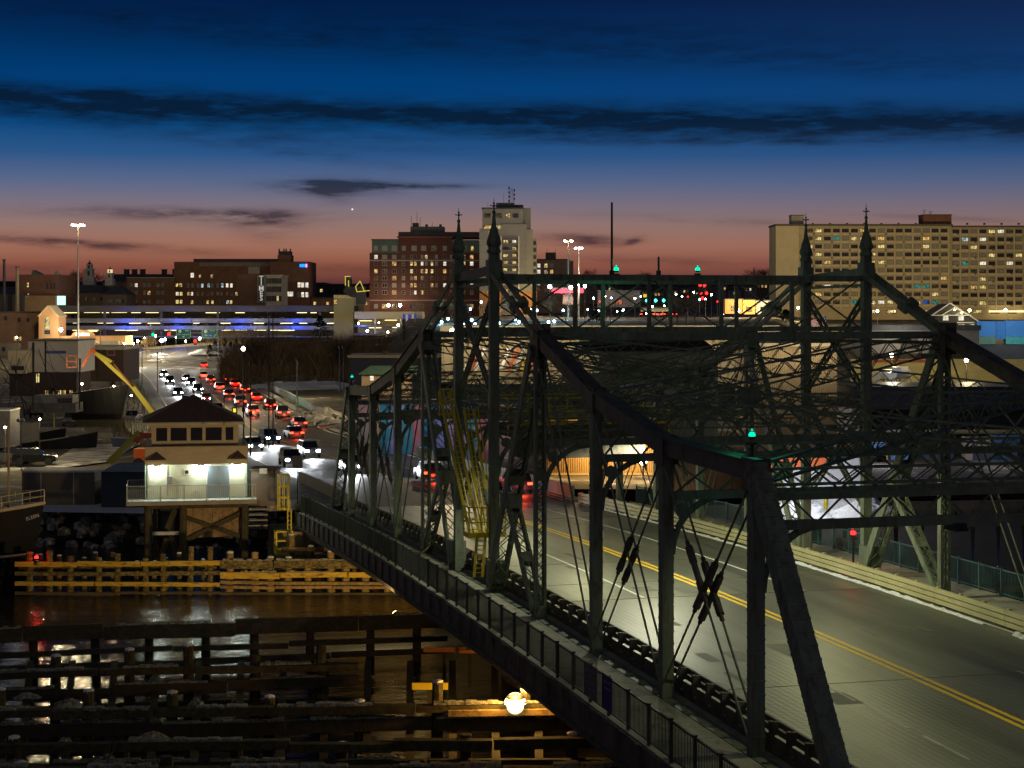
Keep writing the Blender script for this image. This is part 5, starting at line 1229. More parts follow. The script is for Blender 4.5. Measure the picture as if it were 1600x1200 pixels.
for (uc, u0, u1, v0, v1, D, lab, mm) in ((215, 160, 273, 428, 470, 660, 'dark mansard roofed row behind the brick wing, small chimneys on its roof', SLATE), (130, 92, 165, 445, 480, 600, 'low dark slate roof at the foot of the church steeple', SLATE), (180, 160, 198, 448, 480, 590, 'low dark roof right of the lit cupola', SLATE)):
    c = City('row_house', lab, uc, D); c.fm = FRD
    c.box('wall', u0, u1, v0 + 12, v1 + 20, 0, 14, mat('row_wall', (.15, .11, .09), .9)); m = MB(); x0, x1, za, zb = c.x(u0 - 1), c.x(u1 + 1), c.z(v0 + 12), c.z(v0)
    m.add([(x0, -.5, za), (x1, -.5, za), (x1, 14.5, za), (x0, 14.5, za), (x0 + 3, 4, zb), (x1 - 3, 4, zb), (x1 - 3, 10, zb), (x0 + 3, 10, zb)], [(0, 1, 5, 4), (1, 2, 6, 5), (2, 3, 7, 6), (3, 0, 4, 7), (4, 5, 6, 7), (3, 2, 1, 0)]); c.mb('roof', m, mm)
    if D == 660:
        for u in (191.5, 204, 217, 251, 268): c.box('chimney', u - 3.5, u + 3.5, 421, 429, 6, 8, DROOF); c.box('chimney_cap', u - 4.2, u + 4.2, 420, 421, 5.8, 8.2, DROOF)
    else:
        for k in range(6): c.win(u0 + 8 + k * (u1 - u0 - 14) / 5, v0 + 22, 3.4, 5, -.002, ('dim', 'blind', 'dark')[k % 3])
for uc, u0, u1, v0, D, lab in ((520, 484, 545, 446, 700, 'low dark house row between the long block and the hotel'), (556, 540, 580, 452, 680, 'dark gabled house left of the hotel with lit trim'), (545, 486, 578, 466, 640, 'low brown building in front of the house row')):
    c = City('row_house', lab, uc, D); c.fm = FRD; c.box('wall', u0, u1, v0, 495, 0, 12, BRICK2 if D < 650 else DROOF); c.box('parapet', u0 - .5, u1 + .5, v0 - 1.5, v0, -.3, 12.3, DROOF)
    q = random.Random(int(u0))
    for k in range(5): c.win(u0 + 6 + k * (u1 - u0 - 12) / 4, v0 + 8, 4, 4.5, -.002, pick(q, .35), 'sash')
g_ = City('lit_gable', 'small church front outlined in yellow light left of the hotel', 552, 640, 'church'); 
for a, b in (((545, 438), (545, 448)), ((539, 432), (548, 432)), ((540, 432), (540, 446)), ((556, 448), (563, 439)), ((563, 439), (570, 456)), ((556, 448), (558, 456)), ((558, 456), (578, 454))):
    m = MB(); m.beam((g_.x(a[0]), -1, g_.z(a[1])), (g_.x(b[0]), -1, g_.z(b[1])), .25, .25); g_.mb('lit_trim', m, glow('trim_lit', (.9, .7, .1), .8))
g_.box('tower', 539, 548, 433, 470, -.8, 5, DROOF); g_.box('nave', 548, 572, 448, 475, -.8, 8, DROOF)
# ---- small houses on the dark hill behind the shops
rr = random.Random(91); hw = ['first', 'second', 'third', 'fourth', 'fifth', 'sixth', 'seventh', 'eighth', 'ninth', 'tenth', 'eleventh', 'twelfth', 'thirteenth', 'fourteenth', 'fifteenth', 'sixteenth', 'seventeenth', 'eighteenth']
for i in range(18):
    u = 843 + i * 20.5 + rr.uniform(-3, 3); v = rr.uniform(441, 456); D = 820 + i % 3 * 40; w = rr.uniform(14, 21); h = rr.uniform(9, 13)
    c = City('hill_house', 'small dark house on the hill behind the portal bracing, %s from the left' % hw[i], u, D, 'house', 0, 'houses on the dark hill'); c.fm = FRW
    c.box('wall', u - w / 2, u + w / 2, v, v + h + 20, 0, 9, mat('hill_wall_%d' % (i % 4), [(.2, .17, .14), (.13, .09, .07), (.25, .23, .2), (.16, .15, .15)][i % 4], .9))
    x0, x1 = c.x(u - w / 2) - .3, c.x(u + w / 2) + .3; z0 = c.z(v); z1 = c.z(v - h * .55); m = MB()
    if i % 2: m.add([(x0, -.4, z0), (x1, -.4, z0), (x1, 9.4, z0), (x0, 9.4, z0), (x0, 4.5, z1), (x1, 4.5, z1)], [(0, 1, 5, 4), (2, 3, 4, 5), (3, 0, 4), (1, 2, 5), (3, 2, 1, 0)])
    else: m.add([(x0, -.4, z0), (x1, -.4, z0), (x1, 9.4, z0), (x0, 9.4, z0), ((x0 + x1) / 2, -.4, z1), ((x0 + x1) / 2, 9.4, z1)], [(0, 1, 4), (2, 3, 5), (1, 2, 5, 4), (3, 0, 4, 5), (3, 2, 1, 0)])
    rf = c.mb('roof', m, DROOF); c.box('chimney', u - 1, u + .4, v - h * .75, v - 1, 4, 5, BRICK, rf)
    for k in range(3): c.win(u - w * .3 + k * w * .3, v + h * .45, 2.6, 3.6, -.002, pick(rr, .34), 'sash')
# ---- parking garage with blue and white lights
G = City('parking_garage', 'long open parking garage with blue lit parapets below the brick blocks', 340, 560); G.fm = FRD
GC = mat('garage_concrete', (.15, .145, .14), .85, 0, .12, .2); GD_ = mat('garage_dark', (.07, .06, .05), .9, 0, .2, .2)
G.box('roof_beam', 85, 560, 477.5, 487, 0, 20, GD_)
for v in (496.5, 507.5, 519): G.box('floor_slab', 95, 556, v + 6.5, v + 8, 0, 20, GC)
for k in range(9):
    u0 = 95 + k * 51.3
    for v in (497.5, 509): G.box('parapet_panel', u0, u0 + 50.6, v, v + 5.0, -.25, .0, GC)
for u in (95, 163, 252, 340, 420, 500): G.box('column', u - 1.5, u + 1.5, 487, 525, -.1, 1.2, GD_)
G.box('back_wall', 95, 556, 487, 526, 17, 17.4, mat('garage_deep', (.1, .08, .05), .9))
LS = glow('garage_strip', (1, .84, .38), 2.2); rr = random.Random(31)
for v in (488.2, 505.0, 516.2):
    for k in range(19):
        u0 = 100 + k * 24 + rr.uniform(-4, 4)
        if rr.random() < .75: G.box('strip_light', u0, u0 + rr.uniform(6, 20), v, v + rr.choice((.5, .8, 1.0)), 1.5 + rr.uniform(0, 9), 2.0 + 9.2, LS)
for k, (u, c_) in enumerate([(198, 'b'), (222, 'w'), (281, 'b'), (308, 'w'), (376, 'b'), (400, 'w'), (463, 'b'), (500, 'w')]):
    for v in (503, 515):
        q = G.M @ Vector((G.x(u), -2.6, G.z(v + 2))); lamp('facade_spot', q, 420 if c_ == 'b' else 60, (.02, .09, 1) if c_ == 'b' else (.85, .9, 1), .2)
    t = G.box('spot_housing', u - 1, u + 1, 514.5, 516, -1.0, -.6, BLACK)
GLW = mat('stair_tower_concrete', (.3, .26, .14), .85, 0, .15, .25)
G.box('stair_tower', 523, 553.5, 466, 532, -3, 6, GLW); m = MB(); m.prism([(G.x(523), G.z(466)), (G.x(553.5), G.z(466)), (G.x(553.5), G.z(465)), (G.x(546), G.z(464)), (G.x(541), G.z(461)), (G.x(523), G.z(461))], (0, -3.2, 0), (1, 0, 0), (0, 9.2, 0), (0, 0, 1)); G.mb('stair_cap', m, mat('cap_yellow', (.5, .42, .18)))
G.win(526, 471.5, 5, 6, -3.002, 'warm', 'pair')
R_ = City('parking_ramp', 'open parking deck right of the stair tower with a pale beam front', 610, 545)
R_.box('front_beam', 554, 660, 487, 498, 0, 14, mat('ramp_beam', (.42, .35, .2), .85, 0, .12, .2)); R_.box('floor_slab', 554, 668, 508, 510, -.5, 14, GC); R_.box('floor_slab', 554, 672, 521, 524, -1, 14, GC)
for u in (586, 626, 655): R_.box('column', u - 1.3, u + 1.3, 498, 524, -.1, 1, mat('fin_pale', (.6, .55, .4)))
R_.box('back_wall', 554, 668, 498, 522, 11, 11.5, mat('garage_back', (.35, .28, .15)))
for u, v in ((560, 501), (600, 500), (640, 501), (575, 512), (612, 511.5)): R_.box('strip_light', u, u + 18, v, v + .9, 3, 8, LS)
for u, v in ((567, 513),): lamp('facade_spot', R_.M @ Vector((R_.x(u), -1.2, R_.z(v))), 500, (.03, .12, 1), .2)
for k in range(5): R_.box('blue_panel', 630 + k * 4.6, 632.8 + k * 4.6, 491, 507, -1.4, -1.2, glow('blue_panel_lit' if k % 2 == 0 else 'pale_panel_lit', (.06, .1, .75) if k % 2 == 0 else (.6, .55, .6), .5))
# ---- peach shop front with gable
P_ = City('peach_shop', 'peach coloured shop with a tall gable and an arched sign front at left', 130, 520); P_.fm = FRW
PEACH = mat('peach_stucco', (.6, .33, .14), .85, 0, .1, .5)
m = MB(); m.prism([(P_.x(60.5), P_.z(533)), (P_.x(91), P_.z(533)), (P_.x(91), P_.z(494)), (P_.x(75.5), P_.z(478.5)), (P_.x(60.5), P_.z(494))], (0, 0, 0), (1, 0, 0), (0, 9, 0), (0, 0, 1)); P_.mb('gable_wall', m, PEACH)
for a, b in (((59.5, 494.5), (75.5, 477.8)), ((75.5, 477.8), (92, 494.5))): m = MB(); m.beam((P_.x(a[0]), 4.4, P_.z(a[1])), (P_.x(b[0]), 4.4, P_.z(b[1])), 9.6, .3); P_.mb('roof_edge', m, mat('cream_trim', (.6, .5, .32)))
P_.win(73.5, 505, 8, 19, -.002, 'gold', 'tri'); P_.win(74, 519, 9, 6, -.002, 'dark')
P_.box('front_wall', 88, 196, 525, 548, 0, 10, PEACH); n = 10; poly = [(P_.x(112), P_.z(526))] + [(P_.x(130 - 18 * cos(pi * i / n)), P_.z(525 - 9.5 * sin(pi * i / n))) for i in range(n + 1)] + [(P_.x(148), P_.z(526))]
m = MB(); m.prism(poly, (0, -.4, 0), (1, 0, 0), (0, .9, 0), (0, 0, 1)); P_.mb('arch_front', m, PEACH)
for i in range(6): P_.win(152 + i * 7.2, 536, 6, 7, -.002, ('warm', 'blind', 'blind', 'blind', 'blind', 'warm')[i], 'sash')
q = random.Random(3)
m = MB()
for i in range(9):                                                      # illegible white script on the arch
    u = 119.5 + i * 2.3; m.beam((P_.x(u), -.5, P_.z(524.5)), (P_.x(u + 1.1), -.5, P_.z(520.6 - (1.2 if i in (0, 4) else 0))), .18, .34); m.beam((P_.x(u + 1.0), -.5, P_.z(521.2)), (P_.x(u + 2.1), -.5, P_.z(524.4)), .16, .28)
P_.mb('script_sign', m, glow('script_lit', (1, 1, .95), 2.2), None, 'stuff')
P_.box('side_canopy', 142, 152, 516, 518, -2, 0, LS)
c = City('brick_warehouse', 'plain dark brick warehouse at the left edge below the mill', 20, 525); c.fm = FRD
c.box('wall', -60, 60, 488, 556, 0, 14, mat('ware_brick', (.15, .085, .055), .9, 0, .25, .4)); c.box('parapet', -60, 60.6, 486.5, 488, -.3, 14.3, DROOF); c.box('wall', -60, 34, 536, 566, -4, -.02, mat('ware_grey', (.18, .15, .12), .9, 0, .2, .4))
for u, v, p_ in ((9, 497, 'dark'), (30, 500, 'dark'), (44, 500, 'dark'), (24, 529, 'warm'), (31, 529, 'warm'), (12, 545, 'dark')): c.win(u, v, 4.5, 6, -.002 if v < 535 else -4.002, p_)
# brown shop block beside the road and white quay building
c = City('brown_store', 'brown windowless store beside the approach road with a snowy roof', 160, 330); 
c.box('wall', 124, 193, 546, 596, 0, 14, mat('store_brown', (.12, .08, .06), .9, 0, .2, .3)); c.box('roof', 122, 194, 541, 546.5, -.4, 14.4, mat('snow_roof', (.6, .58, .45), .8)); c.box('poster', 167, 180, 546.5, 556, -.06, -.003, mat('poster_pink', (.4, .22, .2))); c.box('poster_frame', 168.5, 178.5, 548, 554, -.09, -.062, mat('poster_inner', (.16, .08, .07)))
c = City('white_store', 'boxy white quay building with a blue stripe at left', 84, 300); c.fm = FRD
WHT = mat('white_cladding', (.5, .47, .44), .7, 0, .1, .4); CREAM = mat('cream_cladding', (.5, .44, .32), .7, 0, .1, .4)
c.box('wall', 44, 122, 533, 582, 0, 12, WHT); c.box('roof_edge', 43.5, 123, 530.5, 533, -.4, 12.4, mat('roof_grime', (.12, .11, .1))); c.box('blue_stripe', 72, 103, 548, 552.5, -.06, -.003, mat('stripe_blue', (.05, .12, .3)))
c.box('annex', 19, 47, 547.5, 583, -2.5, 6, CREAM); c.box('annex_window', 24, 44, 571, 577.5, -2.56, -2.502, PANES['dark']); c.box('base_wall', 20, 124, 582, 618, -2, 8, mat('quay_dark', (.06, .04, .035), .9))
for u, p_ in ((64, 'gold'), (78, 'warm'), (98, 'gold'), (105, 'warm'), (116, 'warm')): c.win(u, 612 if u > 70 else 590, 5, 6 if u > 70 else 14, -2.002, p_, 'pair')
# ---- mid ground right of the bridge
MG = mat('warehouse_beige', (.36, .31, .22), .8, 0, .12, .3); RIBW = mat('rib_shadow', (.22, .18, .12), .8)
c = City('long_shed', 'very long low shed with a pale fascia behind the bridge towers', 1010, 290)
c.box('wall', 690, 1215, 521, 600, 0, 18, MG); c.box('fascia', 688, 1218, 508.5, 520.5, -.6, 18.5, mat('fascia_pale', (.4, .38, .3), .7, 0, .12, .3))
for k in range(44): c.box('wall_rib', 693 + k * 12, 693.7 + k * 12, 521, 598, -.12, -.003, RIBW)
for u in (715, 790, 880, 985, 1090, 1190):
    c.box('wall_pack', u - .9, u + .9, 521.5, 523, -1.0, -.13, BLACK); lamp('wall_pack_light', c.M @ Vector((c.x(u), -5.5, c.z(535))), 260, (1, .8, .48), .2)
rr = random.Random(77)
for k, (u, col) in enumerate([(732, (.7, .7, .7)), (741, (.5, .1, .05)), (748, (.6, .6, .65)), (787, (.65, .65, .68)), (800, (.55, .12, .06)), (810, (.7, .7, .72)), (820, (.6, .45, .05)), (833, (.5, .12, .1))]):
    t = thing('stripe_panel', 'slanted %s panel leaning on the long shed behind the towers, %s from the left' % (['white', 'red', 'pale', 'white', 'orange red', 'white', 'yellow', 'crimson'][k], ['first', 'second', 'third', 'fourth', 'fifth', 'sixth', 'seventh', 'eighth'][k]), 'panel', at(u, 578, 284), 0, 'leaning painted panels')
    m = MB(); m.beam(at(u - 7, 582, 284), at(u + 9, 545, 286), .5, .1, BV); m.build('panel', mat('stripe_%d' % k, col, .6), t)
c = City('corrugated_shed', 'large beige corrugated shed behind the far truss', 1250, 225)
c.box('wall', 1180, 1308, 541, 735, 0, 20, MG); c.box('white_bay', 1308, 1342, 640, 735, -.5, 8, mat('white_wall', (.6, .62, .66), .7)); c.box('roof_edge', 1178, 1310, 536, 541, -.5, 20.5, mat('fascia_pale', (.4, .38, .3)))
for k in range(40): c.box('wall_rib', 1181 + k * 3.2, 1181.9 + k * 3.2, 541.5, 734, -.14, -.003, mat('beige_rib_shade', (.24, .2, .14), .8))  # ribs darker than the wall, their shading put into the colour
for u in (1194, 1222, 1250, 1278, 1302):
    c.box('wall_pack', u - 1.2, u + 1.2, 544.5, 546.5, -1.2, -.15, BLACK); c.box('lens', u - 1, u + 1, 546.5, 546.9, -1.1, -.2, glow('pack_lens', (1, .8, .5), 4)); lamp('wall_pack_light', c.M @ Vector((c.x(u), -3.2, c.z(557))), 75, (1, .76, .42), .2)
c = City('round_roof_hall', 'dull green hall with a dark arched roof seen through the bridge', 1030, 205); c.fm = FRW
HG = mat('hall_green', (.2, .22, .15), .85, 0, .2, .3)
c.box('wall', 936, 1122, 548, 735, 0, 16, HG); n = 12; m = MB(); m.prism([(c.x(1010 + 105 * cos(pi * i / n)), c.z(549 - 33 * sin(pi * i / n))) for i in range(n + 1)], (0, -.6, 0), (1, 0, 0), (0, 17, 0), (0, 0, 1)); c.mb('arched_roof', m, mat('arch_roof', (.012, .011, .011), .9))
for u, p_ in ((962, 'dark'), (975, 'dark'), (1047, 'blind'), (1076, 'blind')): c.win(u, 580, 7, 30, -.002, p_)
c.box('stone_bay', 938, 960, 545, 620, -.3, -.003, mat('bay_brown', (.26, .19, .14)))
c.win(1062, 583, 9, 9, -.002, 'blue')
# orange-lit corrugated warehouse with its wall lamp
c = City('orange_warehouse', 'corrugated warehouse wall glowing orange under its wall lamp', 940, 182)
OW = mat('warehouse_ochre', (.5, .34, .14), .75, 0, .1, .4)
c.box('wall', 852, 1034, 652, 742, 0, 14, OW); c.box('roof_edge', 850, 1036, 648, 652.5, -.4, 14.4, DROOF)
for k in range(52): c.box('wall_rib', 853 + k * 3.5, 854.2 + k * 3.5, 653, 738, -.11, -.003, mat('ochre_rib_shade', (.26, .16, .06), .8))  # darker ochre paints in the shading of the ribs
c.box('white_door', 982, 992, 660, 716, -.2, -.112, mat('door_white', (.6, .62, .64)))
q = at(1005, 720, 177); t = thing('wall_floodlight', 'bright warm floodlight in front of the orange warehouse', 'floodlight', q)
m = MB(); m.ball(q, .42, 10); m.build('globe', glow('wall_flood', (1, .9, .7), 30), t); m = MB(); m.tube((q.x, q.y, 2.4), q - BZ * .35, .07, None, 6); m.build('post', BLACK, t); lamp('wall_flood_light', q - FV * .2 + BZ * .6, 900, (1, .68, .28), .3); lamp('wall_flood_light', at(930, 690, 178.5), 700, (1, .62, .22), .3)
rr = random.Random(12)
for k in range(5):
    u = 1050 + k * 25; t = thing('cargo_container', 'tan cargo container in the row behind the far truss, %s from the left' % ['first', 'second', 'third', 'fourth', 'fifth'][k], 'container', at(u, 775, 166), -PSI, 'tan cargo containers')
    q = at(u, 770, 166); hh = 2.7; m = MB(); m.box((q.x, q.y, 2.4 + hh / 2), (1.44, 6, hh), -PSI); m.build('body', mat('container_tan', (.34, .2, .09), .7, .1, .2, .6), t)
    for j in range(5): m = MB(); d = at(u - 10 + j * 5, 770, 162.95); m.box((d.x, d.y, 2.4 + hh / 2), (.07, .1, hh * .94), -PSI); m.build('rib', mat('container_tan', (.34, .2, .09)), t)
    if k == 2: 
        d = at(u - 8, 770, 162.9); letters('DF', t, (WM[t.name].inverted() @ Vector((d.x, d.y, 4.3)))[:], .5, mat('stencil_black', (.03, .03, .03)))
q = at(1322, 849, 132); t = thing('notice_board', 'small tan board lettered ABC behind the far guard rail', 'sign', q, -PSI)
m = MB(); m.box(q, (1.5, .08, .8), -PSI); m.build('board', mat('board_tan', (.4, .22, .1)), t); m = MB(); m.box(q - BZ * 1.2, (.12, .12, 2.4), -PSI); m.build('post', BLACK, t); letters('ABC-1', t, (-.62, -.06, -.2), .48, mat('stencil_black', (.03, .03, .03)), gap=.58)
# ---- navy building, green hut, colourful mural wall left of centre
c = City('navy_shed', 'navy blue flat roofed shed beside the far end of the bridge', 640, 300); c.box('wall', 545, 705, 559, 640, 0, 15, mat('navy_wall', (.018, .022, .05), .7, 0, .2, .3)); c.box('roof_edge', 543, 706, 555, 559, -.4, 15.4, mat('edge_tan', (.3, .25, .18))); c.box('roof_unit', 595, 601, 550, 555, 4, 6, DROOF)
c = City('green_hut', 'small pale green hut with an overhanging roof in front of the navy shed', 590, 270); c.fm = FRW
c.box('wall', 565, 640, 586, 640, 0, 7, mat('hut_tan', (.4, .28, .18), .8)); m = MB(); x0, x1 = c.x(559), c.x(650); m.add([(x0, -.8, c.z(585)), (x1, -.8, c.z(585)), (x1, 7.8, c.z(585)), (x0, 7.8, c.z(585)), (x0 + 1.6, 2.5, c.z(573)), (x1, 2.5, c.z(573)), (x1, 5, c.z(573)), (x0 + 1.6, 5, c.z(573))], [(0, 1, 5, 4), (2, 3, 7, 6), (3, 0, 4, 7), (4, 5, 6, 7), (1, 2, 6, 5), (3, 2, 1, 0)]); c.mb('roof', m, mat('roof_green', (.12, .22, .15), .7)); c.win(581, 591, 6, 7, -.002, 'white')
mu = City('mural_wall', 'long wall of bright painted panels in blue, teal and pink beyond the far truss end', 660, 200, 'wall')
mcols = [(.42, .38, .3), (.5, .36, .2), (.05, .3, .38), (.25, .3, .5), (.06, .28, .36), (.5, .18, .2), (.03, .22, .35), (.2, .24, .45), (.25, .22, .45), (.3, .28, .5), (.04, .25, .32), (.42, .16, .2), (.5, .2, .22), (.44, .25, .25), (.36, .28, .22), (.34, .28, .2), (.36, .29, .2), (.34, .28, .2)]
for k, cc in enumerate(mcols): mu.box('mural_panel', 560 + k * 17, 576.5 + k * 17, 632, 735, 0 + .06 * (k % 2), .5, mat('mural_%d' % k, cc, .7, 0, .3, .5, 0, .2, tuple(min(1, x * 1.6) for x in mcols[(k + 5) % 18]), (1, 1, .4), (.56, .66)))
mu.box('fascia', 556, 868, 624, 632, -.6, .8, DROOF)
for u in (610, 665, 722, 790): q = mu.M @ Vector((mu.x(u), -4, mu.z(648))); lamp('mural_light', q, 42, (.9, .85, 1), .2)
# traffic signal box (amber) hanging in front of the mural
q = at(637, 639, 150); t = thing('traffic_signal', 'yellow backed traffic signal head hanging beyond the far truss end', 'traffic signal', q); m = MB(); m.box(q, (.36, .25, .95), -PSI); m.build('housing', mat('signal_yellow', (.4, .26, .03), .5), t)
for k in (-1, 0, 1):
    m = MB(); a = q + BZ * (k * .28) - FV * .13; m.tube(a, a - FV * .12, .11, None, 8); m.build('visor', BLACK, t)
m = MB(); m.tube(q + BZ * .48, q + BZ * 1.6, .04, None, 5); m.build('hanger', BLACK, t)
q0 = at(560, 612, 150); q1 = at(700, 606, 150); t = thing('signal_wire', 'thin black span wire that carries the traffic signal', 'wire', q0); m = MB(); m.tube(q0, q1, .04, None, 5); m.build('wire', BLACK, t)
# ---- far right: house, mural, white sheds, boats and tarps
c = City('gabled_house', 'dark shingled house with white outlined gables at right', 1490, 430); c.fm = mat('trim_white', (.65, .6, .5))
DK_ = mat('shingle_dark', (.07, .065, .055), .9, 0, .2, .5); TW = mat('trim_lit', (.75, .7, .55), .7)
TW2 = mat('gable_trim', (.8, .76, .6), .6, 0, .08)
m = MB(); m.prism([(c.x(1456), c.z(560)), (c.x(1526), c.z(560)), (c.x(1526), c.z(501)), (c.x(1484), c.z(475)), (c.x(1456), c.z(493))], (0, 0, 0), (1, 0, 0), (0, 12, 0), (0, 0, 1)); c.mb('wall', m, DK_)
for a, b, y in (((1452, 495), (1484, 473.6), -.3), ((1484, 473.6), (1529, 502.5), -.3), ((1471, 492), (1490.5, 480.5), -.7), ((1490.5, 480.5), (1515, 493), -.7), ((1492, 492), (1501, 486.5), -1.0), ((1501, 486.5), (1511, 492), -1.0), ((1453, 492.6), (1516, 492.6), -1.0), ((1494, 504), (1528, 504), -.8)):
    m = MB(); m.beam((c.x(a[0]), y, c.z(a[1])), (c.x(b[0]), y, c.z(b[1])), .35, .24); c.mb('gable_board', m, TW2)
for u, v in ((1477.5, 497), (1501.5, 497), (1502, 510), (1518.5, 510)): c.win(u, v, 8, 7, -.004, 'white' if v < 500 else 'gold', 'pair')
for u, v in ((1490.5, 484), (1501.5, 489)): m = MB(); m.ball((c.x(u), -.8, c.z(v)), .16, 6); c.mb('gable_lamp', m, WARM)
lamp('house_light', c.M @ Vector((c.x(1500), -7, c.z(484))), 420, (1, .88, .6), .3)
c = City('sky_mural', 'billboard sized wall painted with blue sky and white clouds at the right edge', 1580, 400, 'wall')
SKB = mat('mural_sky', (.05, .2, .5), .7, 0, .15, .12, 0, .2, (.45, .5, .6), (1, 1, 2), (.58, .66)); SKG = mat('mural_green', (.1, .22, .16), .7, 0, .2, .3)
c.box('upper_panel', 1526, 1556, 502, 526, 0, 2, SKB); c.box('upper_panel', 1556.4, 1571, 502, 530, -.1, 2, mat('mural_deep_blue', (.02, .15, .42), .7)); c.box('upper_panel', 1571.5, 1660, 501, 526, 0, 2, SKB)
c.box('lower_panel', 1526, 1556, 526.3, 538, 0, 2, SKG); c.box('lower_panel', 1571.5, 1660, 526.3, 538, 0, 2, mat('mural_teal', (.05, .28, .28), .7)); c.box('support_wall', 1526, 1660, 538.3, 566, .3, 2, DROOF)
lamp('mural_flood', c.M @ Vector((c.x(1575), -12, c.z(495))), 1500, (.95, 1, 1), .3)
c = City('white_workshop', 'low white workshop with a grey roller door at right', 1440, 380); c.box('wall', 1345, 1530, 516, 552, 0, 10, WHT); c.box('roof', 1343, 1532, 508, 516, -.5, 10.5, mat('roof_bluegrey', (.16, .18, .22))); c.box('roller_door', 1407, 1434, 520.5, 545, -.1, -.003, mat('door_shutter', (.16, .15, .14))); c.box('door_frame', 1405.5, 1435.5, 519, 520.4, -.14, -.003, BRICK2)
lamp('workshop_light', c.M @ Vector((c.x(1400), -7, c.z(512))), 420, (1, .85, .6), .3)
c = City('yellow_lit_yard_wall', 'long yellow lit wall of the boat yard behind the far truss', 1460, 290, 'wall'); c.box('wall', 1330, 1620, 561, 606, 0, 1, mat('yard_wall', (.42, .36, .16), .8, 0, .2, .3, 0, .2, (.3, .3, .22), (1, 1, 3), (.5, .7))); c.box('red_band', 1345, 1450, 562, 566.5, -.1, -.003, mat('band_red', (.3, .06, .03)))
for u, v, w, lab in ((1393, 555, 900, 'small star bright yard lamp on a pole, left one'), (1510, 563, 1400, 'bright yard lamp on a pole over the boat yard, right one')):
    q = at(u, v, 270); t = thing('yard_lamp', lab, 'lamp', q); m = MB(); m.tube((q.x, q.y, 2.3), (q.x, q.y, q.z), .1, .08, 6); m.build('pole', BLACK, t); m = MB(); m.ball(q, .33, 8); m.build('globe', glow('yard_globe', (1, .88, .55), 25), t); lamp('yard_lamp_light', q + BZ * .6 - FV * .6, w, (1, .82, .45), .3)
def stand_boat(label, u, v, D, L, m_, rz=0.0):
    q = at(u, v, D); t = thing('shored_boat', label, 'boat', q, -PSI + rz); M = WM[t.name]; m = MB(); sec = []
    for i in range(7):
        f = i / 6; x = (f - .5) * L; w = L * .14 * sin(pi * min(1, .25 + f * .75)) ** .7 * (1.0 if f < .8 else (1 - f) / .2 + .05); z1 = L * .12 * (1 + .35 * f * f)
        sec.append([Vector((x, -w, z1)), Vector((x, -w * .8, L * .04)), Vector((x, 0, 0)), Vector((x, w * .8, L * .04)), Vector((x, w, z1))])
    vs = [M @ p for r in sec for p in r]; m.add(vs, [(i * 5 + j, i * 5 + j + 1, (i + 1) * 5 + j + 1, (i + 1) * 5 + j) for i in range(6) for j in range(4)] + [(0, 1, 2, 3, 4)] + [(i * 5, (i + 1) * 5, (i + 1) * 5 + 4, i * 5 + 4) for i in range(6)]); m.build('hull', m_, t)
    m = MB(); m.bb(-L * .25, L * .12, -L * .09, L * .09, L * .12, L * .22); m.v = [M @ p for p in m.v]; m.build('cabin', m_, t)
    m = MB()
    for x in (-.3, .25): 
        for y in (-1, 1): m.beam((L * x, y * L * .16, -L * .13), (L * x, y * L * .07, L * .03), .12, .12)
    m.v = [M @ p for p in m.v]; m.build('jack_stand', BLACK, t)
    return t
BW = mat('boat_white', (.7, .72, .74), .4, 0, .06)
stand_boat('white boat on stands under the yard lamps, left of the pair', 1386, 594, 262, 7, BW, .9); stand_boat('white boat on stands under the yard lamps, right of the pair', 1408, 592, 258, 8, BW, 1.0)
lamp('boat_light', at(1395, 572, 248), 130, (.9, .95, 1), .2)
c = City('tarp_roof', 'wide dark blue tarpaulin roof in front of the boat yard', 1460, 230, 'roof'); NAVY = mat('tarp_navy', (.02, .026, .06), .35, 0, .3, .6, .9, .5)
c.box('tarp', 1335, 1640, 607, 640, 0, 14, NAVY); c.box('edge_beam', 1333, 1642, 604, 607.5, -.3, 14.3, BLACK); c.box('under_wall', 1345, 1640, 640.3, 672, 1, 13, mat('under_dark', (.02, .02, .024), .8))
for k, (u, v, w, col) in enumerate([(1365, 690, 34, (.08, .2, .42)), (1405, 722, 30, (.1, .22, .45)), (1372, 735, 26, (.55, .3, .12)), (1465, 712, 44, (.03, .07, .14)), (1540, 722, 46, (.04, .13, .25)), (1525, 693, 40, (.42, .36, .32)), (1570, 690, 40, (.06, .14, .28))]):
    D = 200; q = at(u, v, D); t = thing('fish_crate_stack', ['pale blue', 'blue slatted', 'orange', 'dark navy', 'deep blue', 'beige', 'blue grey'][k] + ' boxy storage bin stack in the dock yard at right', 'bin stack', (q.x, q.y, 2.4), -PSI, None)
    W = w * D / FPX; hgt = max(1.0, q.z - 2.4 + .8); m_ = mat('bin_%d' % k, col, .6, 0, .15, .8); nn = max(1, int(hgt / .9))
    for j in range(nn): m = MB(); m.box((q.x, q.y, 2.4 + (j + .5) * hgt / nn), (W, 1.6, hgt / nn - .06), -PSI); m.build('bin', m_, t)
lamp('dock_light', at(1380, 700, 192), 260, (.95, .9, 1), .2); lamp('dock_light', at(1560, 690, 190), 120, (.9, .9, 1), .2)
